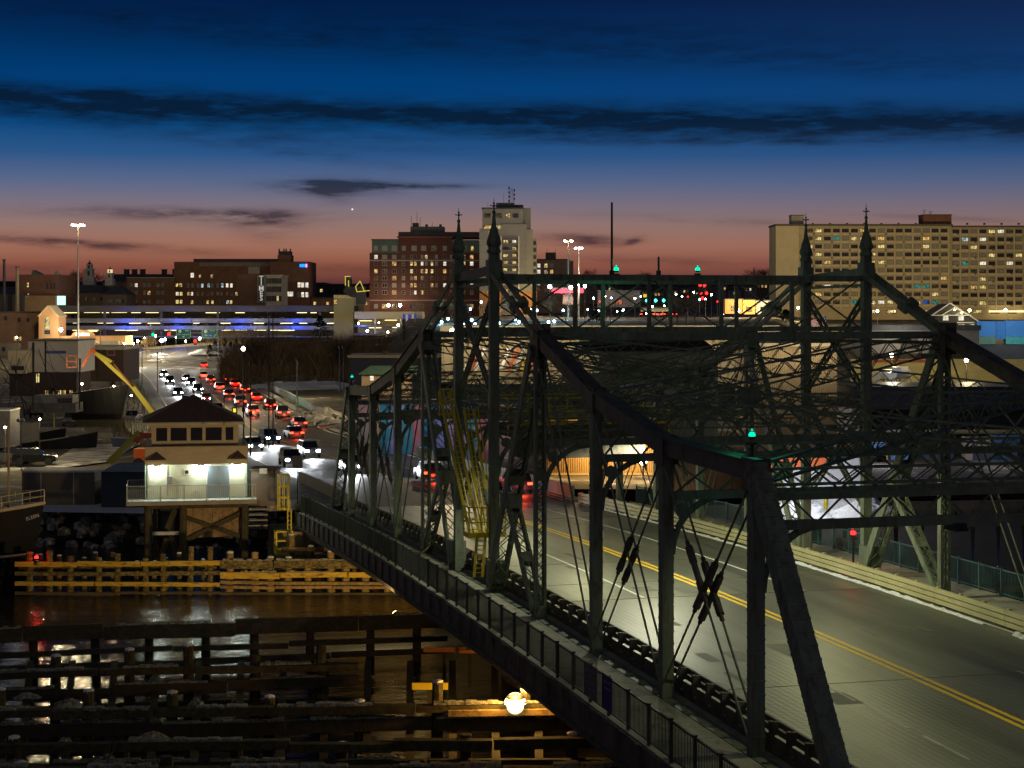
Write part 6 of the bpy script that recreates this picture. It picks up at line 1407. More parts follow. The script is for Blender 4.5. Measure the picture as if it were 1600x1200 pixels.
# bright white truck body, orange tarp, snow heap
q = at(1250, 775, 150); t = thing('white_trailer', 'brilliantly lit white trailer with an orange tarpaulin behind the end portal', 'trailer', (q.x, q.y, 2.4), -PSI)
TRW = mat('trailer_white', (.75, .76, .8), .6, 0, .06)
m = MB(); p = at(1272, 760, 152); m.box((p.x, p.y, 4.9), (8.6, 2.6, 3.6), -PSI); m.build('body', TRW, t)
m = MB(); p = at(1240, 760, 151); m.box((p.x, p.y, 6.35), (5.0, 2.9, .9), -PSI); m.build('tarpaulin', mat('tarp_orange', (.75, .14, .03), .6, 0, .2, .8, .6), t)
for k in (-3.2, 3.2):
    p = at(1272, 760, 152) + RV * k; m = MB(); m.tube(p + Vector((0, 0, 2.95 - p.z)) - FV * 1.3, p + Vector((0, 0, 2.95 - p.z)) + FV * 1.3, .5, None, 10); m.build('wheel', BLACK, t)
for u in (1255, 1290): p = at(u, 775, 149); b_ = thing('bollard', 'yellow bollard in front of the white trailer, ' + ('left one' if u < 1270 else 'right one'), 'bollard', (p.x, p.y, 2.3), 0); m = MB(); m.tube((p.x, p.y, 2.3), (p.x, p.y, 3.7), .16, None, 8); m.build('post', YEL, b_)
lamp('trailer_flood', at(1275, 735, 143), 330, (.95, .97, 1), .3); lamp('trailer_flood', at(1225, 720, 144), 120, (.95, .97, 1), .3)
for i, (u, v, rx, h) in enumerate([(1320, 790, 4.5, 2.2), (1240, 800, 4, 1.2), (1345, 800, 3, 1.2)]): p = gp(u, v + 6, 2.3); heap('snow_heap', (p.x, p.y, 2.3), rx, rx * .6, h, 80 + i)
# flag
q = at(1262, 510, 285); t = thing('flag', 'American flag on a leaning pole behind the far tower', 'flag', q)
m = MB(); m.tube(q, q + RV * 1.9 + BZ * 2.4, .05, None, 5); m.build('pole', GREY, t)
f0 = at(1264, 502, 284.8); FW, FH = 2.7, 1.5
def fpt(a, b): return f0 + RV * (a * FW) + BZ * ((.55 * a - b) * FH + .12 * sin(a * 7)) + FV * (.15 * sin(a * 9 + b))
FR_, FW_, FB_ = mat('flag_red', (.5, .03, .04), .8), mat('flag_white', (.6, .6, .6), .8), mat('flag_blue', (.03, .05, .25), .8)
for k in range(13):
    m = MB()
    for j in range(8):
        if k < 7 and j / 8 > .59: continue
        m.quad(fpt(j / 8, k / 13), fpt((j + 1) / 8, k / 13), fpt((j + 1) / 8, (k + 1) / 13), fpt(j / 8, (k + 1) / 13))
    m.build('stripe', FR_ if k % 2 == 0 else FW_, t)
m = MB()
for j in (5, 6, 7): m.quad(fpt(j / 8, 0), fpt((j + 1) / 8, 0), fpt((j + 1) / 8, 7 / 13), fpt(j / 8, 7 / 13))
cn = m.build('canton', FB_, t)
m = MB()
for r in range(4):
    for j in range(4): p = fpt(.66 + j * .09, .06 + r * .13) - FV * .03; m.box(p, (.07, .01, .07), -PSI)
m.build('star', FW_, cn, 'stuff')
lamp('flag_light', f0 - FV * 4 - BZ * 2, 60, (1, 1, 1), .2)
# ================================================================== left quay: boats, lifts, sheds
def loft(t, name, secs, m_, close=True):
    n = len(secs[0]); m = MB(); M = WM[t.name]; vs = [M @ Vector(p) for r in secs for p in r]
    fs = [(i * n + j, (i + 1) * n + j, (i + 1) * n + j + 1, i * n + j + 1) for i in range(len(secs) - 1) for j in range(n - 1)]
    if close: fs += [(i * n, i * n + n - 1, (i + 1) * n + n - 1, (i + 1) * n) for i in range(len(secs) - 1)]
    m.add(vs, fs); return m.build(name, m_, t, None, False)
q = at(-40, 890, 126); bt = thing('fishing_boat', 'dark hulled fishing boat with a cream rub rail, bow into view at the left edge', 'boat', (q.x, q.y, 0), -PSI)
HULL = mat('hull_dark', (.008, .01, .014), .6, 0, .25, .8, 0, .12); CREAMR = mat('rub_cream', (.55, .48, .3), .6, 0, .12, 1)
kx = 126 / FPX; bowx = (69 + 40) * kx; secs = []
for i in range(12):
    f = i / 11; x = -9 + f * (9 + bowx); w = 2.9 * (1 - max(0, (f - .45) / .55) ** 2.2) + .02; zt = 4.6 + 1.0 * f ** 2; ov = .75 * f ** 3
    secs.append([(x, -w, zt), (x - ov * .5, -w * .92, zt * .6), (x - ov * 1.3 - .2, -w * .7, .5), (x - ov * 1.6 - .3, -w * .55, -.6), (x - ov * 1.6 - .3, w * .55, -.6), (x - ov * 1.3 - .2, w * .7, .5), (x - ov * .5, w * .92, zt * .6), (x, w, zt)])
loft(bt, 'hull', secs, HULL)
M = WM[bt.name]
def bline(f0, zf, r, name, m_, side):
    m = MB(); P = []
    for i in range(12):
        a, b = Vector(secs[i][0 if side < 0 else 7]), Vector(secs[i][1 if side < 0 else 6]); P.append(M @ (a.lerp(b, zf) + Vector((0, side * .05, 0))))
    for a, b in zip(P, P[1:]): m.tube(a, b, r, None, 6)
    m.build(name, m_, bt)
for sd in (-1, 1): bline(0, 0, .12, 'gunwale', CREAMR, sd)
m = MB(); P = [M @ (Vector(s_[1]).lerp(Vector(s_[2]), .45) + Vector((0, -.06, 0))) for s_ in secs]
for a, b in zip(P[3:], P[4:]): m.tube(a, b, .1, None, 6)
m.build('hull_stripe', CREAMR, bt)
for i in range(2, 12):
    for sd in (0, 7):
        a = Vector(secs[i][sd]); m = MB(); m.tube(M @ a, M @ (a + Vector((0, 0, .95))), .035, None, 5); m.build('stanchion', CREAMR, bt)
        if i < 11:
            b = Vector(secs[i + 1][sd])
            for h in (.5, .95): m = MB(); m.tube(M @ (a + Vector((0, 0, h))), M @ (b + Vector((0, 0, h))), .03, None, 5); m.build('bow_rail', CREAMR, bt)
m = MB(); m.bb(-9, 1.2, -1.8, 1.8, 4.6, 7.6); m.v = [M @ p for p in m.v]; m.build('deckhouse', mat('deckhouse_blue', (.3, .36, .42), .6, 0, .15, .6), bt)
for i in range(6): m = MB(); m.bb(-8.2 + i * 1.5, -8.0 + i * 1.5, -1.88, -1.81, 4.7, 7.5); m.v = [M @ p for p in m.v]; m.build('deckhouse_rib', HULL, bt)
m = MB(); m.tube(M @ Vector((2.4, 0, 5)), M @ Vector((2.4, 0, 11.6)), .11, .07, 6); m.build('mast', mat('mast_tan', (.3, .22, .13), .7), bt)
m = MB(); m.tube(M @ Vector((2.4, 0, 9.5)), M @ Vector((bowx - .2, 0, 5.7)), .02, None, 4); m.build('forestay', BLACK, bt)
m = MB(); m.bb(1.6, 2.3, -1.5, -.9, 5.0, 5.7); m.v = [M @ p for p in m.v]; m.build('winch', mat('winch_tan', (.3, .22, .12)), bt)
for i, ch in enumerate('ELEEN'):
    o = link('letter', glyph(ch, .34, .01, mat('name_white', (.6, .6, .58))), bt); a = Vector(secs[10][0]).lerp(Vector(secs[10][1]), .5); b = Vector(secs[11][0]).lerp(Vector(secs[11][1]), .4); p = a.lerp(b, .3 + i * .11) + Vector((0, -.14, .0)); o.location = p; o.rotation_euler = (pi / 2 - .25, -.2, atan2(b.y - a.y, b.x - a.x))
lamp('quay_fill', at(20, 735, 132), 22, (.85, .92, 1), .3)  # unseen fill lamp added to brighten the boat and quay
# grey container and navy shed on the quay
c = City('storage_container', 'long grey storage container with two corner posts on the quay beside the boat', 95, 152, 'container'); CG = mat('container_grey', (.13, .12, .11), .7, .1, .25, .5, 0, .3, (.2, .12, .06), (1, 1, 1), (.62, .75))
c.box('body', 34, 148, 738, 790, 0, 3, CG); c.box('roof', 33, 149, 735, 738, -.1, 3.1, mat('container_roof', (.5, .5, .48), .7))
for u in (64.5, 115.5): c.box('corner_post', u - 1, u + 1, 738.2, 789, -.12, -.003, mat('post_grey', (.3, .3, .3)))
for k in range(34): c.box('rib', 36 + k * 3.3, 37.2 + k * 3.3, 740, 788, -.06, -.003, CG)
c = City('blue_shed', 'dark navy shed on the quay behind the operator house deck', 192, 150, 'shed'); m = MB(); NV = mat('shed_navy', (.03, .04, .055), .7, 0, .2, .5)
c.box('wall', 158, 226, 737, 797, 0, 4, NV); m.add([(c.x(157), -.2, c.z(737)), (c.x(227), -.2, c.z(737)), (c.x(227), 4.2, c.z(737)), (c.x(157), 4.2, c.z(737)), (c.x(176), 2, c.z(726)), (c.x(227), 2, c.z(726))], [(0, 1, 5, 4), (3, 4, 5, 2), (0, 4, 3), (1, 2, 5), (3, 2, 1, 0)]); c.mb('roof', m, mat('shed_roof', (.3, .34, .36), .6))
c = City('grey_cabin', 'tall dark grey cabin wall at the left edge above the parked pickup', 5, 200, 'cabin'); c.box('wall', -40, 15.5, 642, 700, 0, 4, mat('cabin_grey', (.09, .09, .1), .7)); c.box('roof_edge', -40, 16, 640, 642.2, -.1, 4.1, WHITEP)
# boom lifts
OR_ = mat('lift_orange', (.62, .12, .025), .5, 0, .12, 1); LY = mat('lift_yellow', (.55, .46, .06), .5, 0, .12, 1)
def boom(label, segs, base, D0, basket=None, group=None):
    q = at(base[0], base[1], D0); t = thing('boom_lift', label, 'boom lift', (q.x, q.y, 2.4), -PSI, group)
    b0 = at(base[0], base[1], D0); m = MB(); m.box((b0.x, b0.y, 3.6), (base[2], 2.2, 1.7), -PSI); m.build('chassis', OR_, t)
    for sx_ in (-1, 1):
        for sy_ in (-1, 1):
            p = Vector((b0.x, b0.y, 2.95)) + RV * (sx_ * base[2] * .36) + FV * (sy_ * .95); m = MB(); m.tube(p - FV * .2, p + FV * .2, .58, None, 12); m.build('wheel', BLACK, t)
    for (u0, v0, u1, v1, w, h, mm, D1, D2) in segs:
        m = MB(); m.beam(at(u0, v0, D1), at(u1, v1, D2), w, h, -FV, 0, w * .85, h * .7); m.build('boom', mm, t)
    if basket:
        u0, u1, v0, v1, D = basket
        for uu in (u0, u1):
            for dd in (0, .9): m = MB(); m.beam(at(uu, v0, D + dd), at(uu, v1, D + dd), .07, .07); m.build('basket_post', OR_, t)
        for vv in (v0, (v0 + v1) / 2, v1):
            for dd in (0, .9): m = MB(); m.beam(at(u0, vv, D + dd), at(u1, vv, D + dd), .07, .07); m.build('basket_rail', OR_, t)
    return t
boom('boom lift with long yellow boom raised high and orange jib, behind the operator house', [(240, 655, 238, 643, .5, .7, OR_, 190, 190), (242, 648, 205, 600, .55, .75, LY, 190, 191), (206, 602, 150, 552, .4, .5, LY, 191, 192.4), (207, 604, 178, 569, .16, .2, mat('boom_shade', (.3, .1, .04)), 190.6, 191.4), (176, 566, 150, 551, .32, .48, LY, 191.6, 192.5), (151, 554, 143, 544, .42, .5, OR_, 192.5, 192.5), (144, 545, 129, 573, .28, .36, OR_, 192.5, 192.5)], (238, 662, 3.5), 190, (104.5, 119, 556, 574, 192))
boom('orange boom lift with a thick yellow lower boom folded, beside the operator house', [(172, 722, 218, 676, .6, .95, LY, 158, 158), (213, 690, 224, 676, .5, .8, OR_, 158, 158), (222, 681, 240, 680, .5, .6, OR_, 158, 158), (192, 708, 209, 694, .12, .14, WHITEP, 157.4, 157.4)], (193, 724, 2.9), 159)
# rigging and masts of the moored draggers behind
def rigboat(label, u, D, masts, lines):
    q = at(u, 640, D); t = thing('moored_boat', label, 'boat', (q.x, q.y, 1), -PSI); M = WM[t.name]
    secs_ = []
    for i in range(7):
        f = i / 6; x = -7 + 14 * f; w = 2.2 * (1 - max(0, (f - .5) / .5) ** 2) + .03; zt = 2.0 + 1.5 * f * f
        secs_.append([(x, -w, zt), (x - .3, -w * .7, .4), (x - .5, 0, -.8), (x - .3, w * .7, .4), (x, w, zt)])
    loft(t, 'hull', secs_, HULL)
    m = MB(); m.bb(-5, -.5, -1.5, 1.5, 2.0, 4.6); m.v = [M @ p for p in m.v]; m.build('wheelhouse', mat('wheelhouse', (.16, .15, .14), .7), t)
    for (u0, v0, u1, v1, r) in masts: m = MB(); m.tube(at(u0, v0, D), at(u1, v1, D), r, r * .7, 6); m.build('mast', BLACK, t)
    for (u0, v0, u1, v1) in lines: m = MB(); m.tube(at(u0, v0, D), at(u1, v1, D), .025, None, 4); m.build('rigging_line', BLACK, t)
    return t
rigboat('moored dragger with two tall dark masts and rigging, left of the boom lift', 62, 215, [(52, 535, 52, 640, .17), (71, 533, 71, 600, .13), (125, 560, 124, 640, .12), (60, 545, 95, 640, .05), (48, 582, 125, 582, .07), (123, 583, 108, 618, .05)], [(52, 537, 20, 640), (52, 540, 5, 600), (71, 534, 122, 582), (71, 534, 100, 640), (52, 545, 90, 582), (30, 560, 52, 640)])
rigboat('moored dragger with slanting outriggers at the left edge', 15, 222, [(22, 570, 40, 650, .1), (0, 560, 45, 640, .08), (30, 560, 10, 650, .07), (45, 600, -10, 570, .07), (5, 590, 60, 650, .06)], [(0, 575, 60, 610), (0, 600, 50, 655), (10, 560, 70, 640), (20, 556, 0, 630), (40, 570, 75, 650), (0, 620, 40, 580)])
c = City('grey_ferry', 'low grey passenger boat with a row of square windows in the yard basin', 88, 225, 'boat'); c.fm = FRD
c.box('hull', 48, 118, 630, 645, 0, 4, mat('ferry_grey', (.1, .1, .11))); c.box('cabin', 52, 112, 618, 630, .4, 3.6, mat('ferry_pale', (.2, .2, .2))); 
for k in range(4): c.win(92.5 + k * 5.6, 626, 4, 6.5, .398, 'dark')
lo = thing('dark_hull', 'big dark boat hull hauled out behind the trucks, bow to the right', 'boat', at(155, 640, 235), -PSI); M = WM[lo.name]; secs_ = []
for i in range(8):
    f = i / 7; x = -3.5 + 7.4 * f; w = 1.7 * (1 - max(0, (f - .4) / .6) ** 2) + .03; zt = 2.2 + 1.1 * f; secs_.append([(x, -w, zt), (x - .8 * f, -w * .6, -.5), (x - 1.4 * f, 0, -1.4), (x - .8 * f, w * .6, -.5), (x, w, zt)])
loft(lo, 'hull', secs_, BLACK)
m = MB(); m.bb(-3, 3, -.1, .1, -2.2, -1.3); m.v = [M @ p for p in m.v]; m.build('cradle', WOOD, lo)
# ================================================================== vehicles
TYRE = mat('tyre', (.015, .015, .015), .9); CARGL = mat('car_glass', (.012, .014, .016), .08, 0, .1, 1, 0, .6)
HEAD = glow('headlight_lit', (.95, .97, 1), 70); TAIL = glow('taillight_lit', (1, .03, .01), 14); OFFL = mat('lamp_lens_off', (.3, .3, .3), .2); TAILO = mat('taillight_off', (.2, .01, .01), .3)
CM = {}
def car_meshes(kind):
    if kind in CM: return CM[kind]
    P = dict(sedan=([(-2.2, .3), (2.2, .3), (2.25, .62), (2.1, .82), (1.1, .92), (-1.5, .95), (-2.2, .88), (-2.28, .6)], [(.95, .93), (.25, 1.42), (-.85, 1.44), (-1.6, .95)], .33),
             suv=([(-2.25, .38), (2.25, .38), (2.3, .75), (2.15, 1.0), (1.15, 1.08), (-2.2, 1.1), (-2.3, .8)], [(1.0, 1.08), (.35, 1.68), (-1.9, 1.7), (-2.2, 1.1)], .38),
             pickup=([(-2.7, .45), (2.5, .45), (2.55, .85), (2.4, 1.1), (1.3, 1.18), (-.75, 1.18), (-2.7, 1.12), (-2.75, .8)], [(1.15, 1.18), (.5, 1.82), (-.6, 1.84), (-.8, 1.18)], .42),
             van=([(-2.5, .35), (2.4, .35), (2.5, .8), (2.3, 1.15), (1.7, 1.25), (-2.5, 1.25)], [(1.65, 1.25), (.95, 2.15), (-2.45, 2.2), (-2.5, 1.25)], .38))[kind]
    d = {}
    b = MB(); b.prism(P[0], (0, -.88, 0), (1, 0, 0), (0, 1.76, 0), (0, 0, 1)); d['b'] = b
    k = MB(); n = len(P[1]); cen = sum(x for x, _ in P[1]) / n
    vs = [(x, -.84 + .1 * (z > 1.3), z) for x, z in P[1]] + [(x, .84 - .1 * (z > 1.3), z) for x, z in P[1]]
    k.add(vs, [tuple(range(n)), tuple(range(2 * n - 1, n - 1, -1))] + [(i + n, (i + 1) % n + n, (i + 1) % n, i) for i in range(n)]); d['cab'] = k
    zt = max(z for _, z in P[1]); xs_ = [x for x, z in P[1] if z > zt - .1]; r = MB(); r.bb(min(xs_) + .02, max(xs_) - .02, -.73, .73, zt - .01, zt + .05)
    for sx_ in (min(xs_), max(xs_)): pass
    d['roof'] = r
    w = MB(); w.tube((0, -.1, 0), (0, .1, 0), P[2], None, 12); w.tube((0, -.12, 0), (0, .12, 0), P[2] * .55, None, 8); d['w'] = w
    xf = max(x for x, _ in P[0]); xb = min(x for x, _ in P[0]); zh = P[0][2][1]
    h = MB(); h.bb(-.04, .04, -.2, .2, -.09, .09); d['l'] = h
    d['pos'] = dict(front=(xf - .02, .62, zh + .02), back=(xb + .02, .66, zh + .14), wf=(xf - .85, .84, P[2]), wb=(xb + .8, .84, P[2]), plate=(xb - .0, 0, zh))
    for k_ in ('b', 'cab', 'roof', 'w', 'l'): d[k_ + 'm'] = {}
    CM[kind] = d; return d
def car(label, kind, loc, rz, paint, head=None, tail=None, group=None, light=0, name='car'):
    """rz = direction of travel as rotation from +Y"""
    d = car_meshes(kind); t = thing(name, label, 'van' if kind == 'van' else 'pickup truck' if kind == 'pickup' else 'car', loc, rz + pi / 2, group)
    def g(k_, m_):
        if m_.name not in d[k_ + 'm']: d[k_ + 'm'][m_.name] = d[k_].mesh('car_' + k_, m_)
        return d[k_ + 'm'][m_.name]
    link('body', g('b', paint), t); cb = link('cabin', g('cab', CARGL), t); link('roof', g('roof', paint), cb)
    ps = d['pos']
    for kx_ in ('wf', 'wb'):
        for s in (-1, 1): o = link('wheel', g('w', TYRE), t); p = ps[kx_]; o.location = (p[0], p[1] * s, p[2])
    for s in (-1, 1):
        o = link('headlight', g('l', HEAD if head else OFFL), t); p = ps['front']; o.location = (p[0], p[1] * s, p[2])
        o = link('taillight', g('l', TAIL if tail else TAILO), t); p = ps['back']; o.location = (p[0], p[1] * s, p[2])
    if head and light:
        a = WM[t.name] @ Vector((2.6, 0, .7)); b = WM[t.name] @ Vector((16, 0, 0)); lamp('headlight_beam', a, light, (.9, .95, 1), .12, None, 75, b, .6)
    if tail and light:
        a = WM[t.name] @ Vector((-2.7, 0, .6)); lamp('taillight_glow', a, light * .05, (1, .08, .03), .2)
    return t
PC = [mat('car_black', (.012, .012, .014), .25, .3, .1), mat('car_silver', (.3, .31, .32), .3, .5, .1), mat('car_white', (.6, .6, .6), .3, 0, .05), mat('car_red', (.3, .02, .02), .3, .2, .1), mat('car_blue', (.03, .06, .16), .3, .3, .1), mat('car_grey', (.1, .1, .11), .3, .4, .1)]
PN = ['black', 'silver', 'white', 'red', 'blue', 'grey']
rr = random.Random(41)
orde = ['nearest the bridge', 'second from the bridge', 'third from the bridge', 'fourth from the bridge', 'fifth from the bridge', 'sixth from the bridge', 'seventh from the bridge', 'eighth from the bridge', 'ninth from the bridge']
def lane(off, ss, oncoming, lname):
    for i, s in enumerate(ss):
        p, a = road_at(s, off, .02); k = rr.choice(['sedan', 'suv', 'sedan', 'suv', 'pickup']); ci = rr.randrange(6)
        car('%s %s with %s, %s, %s lane' % (PN[ci], {'sedan': 'sedan', 'suv': 'sport utility car', 'pickup': 'pickup truck'}[k], 'headlights on' if oncoming else 'tail lights on', orde[i], lname), k, p, a + (pi if oncoming else 0), PC[ci], oncoming, not oncoming, 'cars on the approach road', 900 if oncoming else 700)
lane(-2.3, [38, 62, 84, 150, 183, 214, 245, 268], True, 'inner oncoming')
lane(-6.4, [49, 74, 118, 166, 205, 252, 288], True, 'outer oncoming')
lane(2.4, [24, 92, 140, 166, 196, 226, 258, 284], False, 'inner outgoing')
lane(6.4, [9, 112, 134, 156, 184, 212, 240, 262, 340], False, 'outer outgoing')
for i, (u, v, kind, ci, face, lab) in enumerate([(114, 665, 'van', 5, 0, 'dark van parked facing the camera, left of the pair in the quay yard'), (151, 663, 'suv', 0, 0, 'black car parked beside the dark van in the quay yard'), (208, 661, 'pickup', 1, 0, 'pale pickup parked under the raised yellow boom'), (52, 652, 'pickup', 0, .5, 'black pickup parked by the grey passenger boat'),
                                              (55, 726, 'suv', 0, -1.45, 'black car parked broadside at the left edge, nose to the right'), (16, 724, 'pickup', 5, -1.35, 'dark grey pickup parked at the far left edge behind the black car')]):
    p = gp(u, v, 2.6); car(lab, kind, (p.x, p.y, 2.6), -PSI + pi + face if face >= 0 else -PSI + face, PC[ci], None, None, 'cars parked in the quay yard')
q = gp(135, 656, 2.6); t = thing('box_truck', 'pale box truck parked behind the dark van, windscreen towards the camera', 'truck', (q.x, q.y, 2.6), -PSI); M = WM[t.name]
for nm, d_, m_ in (('cargo_box', (-1.2, 1.2, 0, 5, .8, 3.4), mat('truck_pale', (.3, .3, .29))), ('cab', (-1.1, 1.1, -1.6, -.05, .6, 2.6), mat('truck_pale', (.3, .3, .29))), ('windscreen', (-.95, .95, -1.64, -1.605, 1.5, 2.45), CARGL)): m = MB(); m.bb(*d_); m.v = [M @ p for p in m.v]; m.build(nm, m_, t)
for x in (-1, 1):
    for y in (-.8, 3.5): m = MB(); m.tube(M @ Vector((x * 1.15, y, .5)), M @ Vector((x * .9, y, .5)), .5, None, 10); m.build('wheel', TYRE, t)
q = at(190, 690, 165); t = thing('skip', 'pale blue grey metal skip in the yard beside the folded boom lift', 'skip', q, -PSI); m = MB(); m.hexa([WM[t.name] @ Vector(p) for p in ((-.7, -.6, -.45), (.7, -.6, -.45), (.7, .6, -.45), (-.7, .6, -.45), (-.85, -.7, .35), (.85, -.7, .35), (.85, .7, .35), (-.85, .7, .35))]); m.build('bin', mat('skip_grey', (.25, .27, .32)), t)
c = City('yard_wall', 'low pale guard wall curving through the quay yard in front of the parked van', 70, 225, 'wall'); 
for k in range(9): c.box('block', 15 + k * 13, 27.6 + k * 13, 668, 673.5, .0 - k * .1, .5 - k * .1, mat('wall_pale', (.3, .29, .27)))
p0 = gp(85, 690, 2.4); t = thing('yellow_pole', 'thin yellow pole standing in the quay yard', 'pole', p0); m = MB(); m.tube(p0, at(83.5, 612, p0.xy.dot(FV.xy)), .09, None, 6); m.build('pole', YEL, t); m = MB(); m.tube(p0, p0 + BZ * .3, .2, None, 8); m.build('foot', CONC, t)
p0 = gp(33, 735, 3.0); dd_ = p0.xy.dot(FV.xy); t = thing('flood_mast', 'thin mast with two round unlit lamps in front of the parked cars at left', 'lamp', p0); m = MB(); m.tube(p0, at(33, 655, dd_), .06, None, 6); m.build('pole', GREY, t)
for u in (29, 36): q = at(u, 657, dd_); m = MB(); m.ball(q, .22, 8); m.build('lamp_head', mat('lamp_grey', (.3, .3, .28), .4), t)
# cars seen inside the garage decks
rr = random.Random(15); word = ['first', 'second', 'third', 'fourth', 'fifth', 'sixth', 'seventh', 'eighth', 'ninth', 'tenth', 'eleventh', 'twelfth', 'thirteenth', 'fourteenth', 'fifteenth', 'sixteenth', 'seventeenth', 'eighteenth', 'nineteenth', 'twentieth']
for lv, (v, n) in enumerate(((503.2, 13), (514.2, 12))):
    for k in range(n):
        u = 205 + k * 23 + rr.uniform(-5, 5); q = G.M @ Vector((G.x(u), 3.2, 0)); ci = rr.randrange(6)
        car('%s car parked in the garage %s deck, %s from the left' % (PN[ci], ['upper', 'lower'][lv], word[k]), 'sedan', (q.x, q.y, CAMZ - (v - V0) * G.k), -PSI + pi, PC[ci], None, None, 'cars parked in the garage')
# ================================================================== street lights, poles and signals
def high_mast(label, u, vt, vb, D, w, heads=4, power=60000, col=(1, .78, .42), gm=None):
    a = at(u, vb, D); b = at(u, vt, D); t = thing('high_mast_light', label, 'street lamp', a); m = MB(); m.tube(a, b, .3, .14, 8); m.build('pole', mat('mast_steel', (.4, .36, .3), .5, .2), t)
    for k in range(heads):
        an = 2 * pi * k / heads + .4; d = Vector((cos(an), sin(an), 0)); m = MB(); m.beam(b, b + d * w, .1, .1); m.build('arm', GREY, t); m = MB(); m.ball(b + d * w + BZ * .05, .42, 8, 0, .6); m.build('lamp_head', gm or WARM, t)
    lamp('mast_light', b + BZ * 1.2, power, col, .5)
    return t
high_mast('tallest high mast road light at left, four glowing heads over the garage', 122, 352, 545, 480, 1.5, 4, 17000)
high_mast('high mast road light right of the pale tower, taller of the two there', 888, 377, 500, 520, 1.25, 4, 2500)
high_mast('high mast road light right of the pale tower, shorter of the two there', 904.5, 388, 500, 560, 1.1, 3, 2000, (1, .86, .6), COOL)
def street_lamp(label, p, z0, gm, power=0, col=(1, .8, .45), r=.3, arm=0.0, cat='street lamp', rp_=.07):
    t = thing('street_lamp', label, cat, (p.x, p.y, z0)); e = p
    if arm: m = MB(); m.tube(p, p + RV * arm - BZ * .2, .05, None, 5); m.build('arm', GREY, t); pole_x = p + RV * arm - BZ * .2
    else: pole_x = p
    m = MB(); m.tube((pole_x.x, pole_x.y, z0), (pole_x.x, pole_x.y, pole_x.z - r * .4), rp_, rp_ * .8, 6); m.build('pole', mat('lamp_pole', (.12, .12, .1), .6), t)
    m = MB(); m.ball(p, r, 8); m.build('lamp_head', gm, t)
    if power: lamp('street_light', p + BZ * (r + .5) - FV * .3, power, col, .3)
    return t
street_lamp('street lamp on a pale pole beside the approach road, double head', at(380, 545, 300), 2.6, WARM, 2200, r=.33)
street_lamp('warm lamp by the bridge tower post, left of the towers', at(708, 519, 250), 2.4, glow('lamp_gold', (1, .85, .5), 25), 5000, r=.55)
street_lamp('white street lamp at the left edge of the far road bend', at(199, 545, 470), 4, COOL, 5000, (1, .9, .7), r=.5)
street_lamp('small white street lamp at the peach shop corner', at(194.5, 537, 480), 4.5, WARM, 700, r=.3)
street_lamp('small street lamp on the pavement at the road bend', at(208.5, 537, 500), 5, WARM, 1500, r=.3)
street_lamp('flaring white lamp under the left green road sign', at(252.5, 532, 520), 6, COOL, 4500, (1, .88, .65), r=.55)
street_lamp('white wall lamp beside the peach gable', at(95, 515, 515), 6, COOL, 620, (1, .85, .6), r=.55)
street_lamp('warm lamp at the orange brick foot of the pale tower', at(829, 482, 600), zland(600, 830), WARM, 1500, (1, .76, .34), r=.35)
street_lamp('thin unlit grey lamp with a slanting arm on the road median', at(330, 563, 330), 3, GREY, 0, r=.2, arm=-1.9)
BLU = [(724, 507), (735, 483), (737, 500), (742, 506), (780, 505), (805, 499), (811, 503), (822, 486), (843, 507), (839, 485), (866, 502), (880, 485), (700, 498), (717, 503), (690, 503), (752, 472), (899, 464), (935, 486), (857, 503)]
for k, (u, v) in enumerate(sorted(BLU)):
    D = 430 + (510 - v) * 3.2; p = at(u, v, D); street_lamp('blue white car park lamp behind the towers, %s from the left' % word[k], p, zland(D, u), BLUISH, 800 if k % 2 == 0 else 0, (.4, .8, 1), r=.36, rp_=.05)
for u, v, gm, r, lab in ((859, 448, 'c', .6, 'flaring white lamp under the red canopy, left one'), (892, 449, 'c', .6, 'flaring white lamp under the red canopy, right one'), (914, 447, 'c', .5, 'white lamp near the shops behind the portal'), (1153, 485, 'c', .6, 'flaring white lamp beside the orange lit shop'), (1247, 521 - 40, 'w', .4, 'small lamp at the foot of the apartment tower left end'), (1371, 486, 'w', .42, 'round lamp at the foot of the apartment tower, left one'), (1515, 485, 'w', .42, 'round lamp at the foot of the apartment tower, middle one'), (1571, 484, 'w', .42, 'round lamp at the foot of the apartment tower, right one')):
    street_lamp(lab, at(u, v, 560), zland(560, u), COOL if gm == 'c' else WARM, 1800 if gm == 'c' else 6500, (1, .9, .7) if gm == 'c' else (1, .74, .36), r=r)
for k in range(16):
    u = [188, 203, 215, 226, 243, 258, 275, 290, 312, 333, 560, 574, 592, 606, 622, 640][k]; v = [531, 526, 533, 528, 525, 530, 527, 533, 529, 526, 505, 517, 504, 519, 508, 515][k]
    street_lamp('tiny warm lamp below the parking garage, %s from the left' % word[k], at(u, v, 530), zland(530, u), [WARM, WARM, COOL][k % 3], 160, r=.2 + .08 * (k % 3), rp_=.04)
for k, (u, v, D) in enumerate([(26, 527, 290), (62, 655, 205), (8, 668, 190), (128, 600, 250), (178, 604, 240), (205, 618, 230)]):
    street_lamp('small warm lamp among the quay yard gear at left, %s from the left' % ['third', 'fourth', 'first', 'fifth', 'sixth', 'last'][k] if k != 0 else 'small warm lamp on the cream annex of the white quay building', at(u, v, D), zland(D, u), WARM, 130, (1, .78, .4), r=.13, rp_=.04)
rr = random.Random(6)
t_cols = [WARM, BLUISH, GREENL, REDL, COOL]
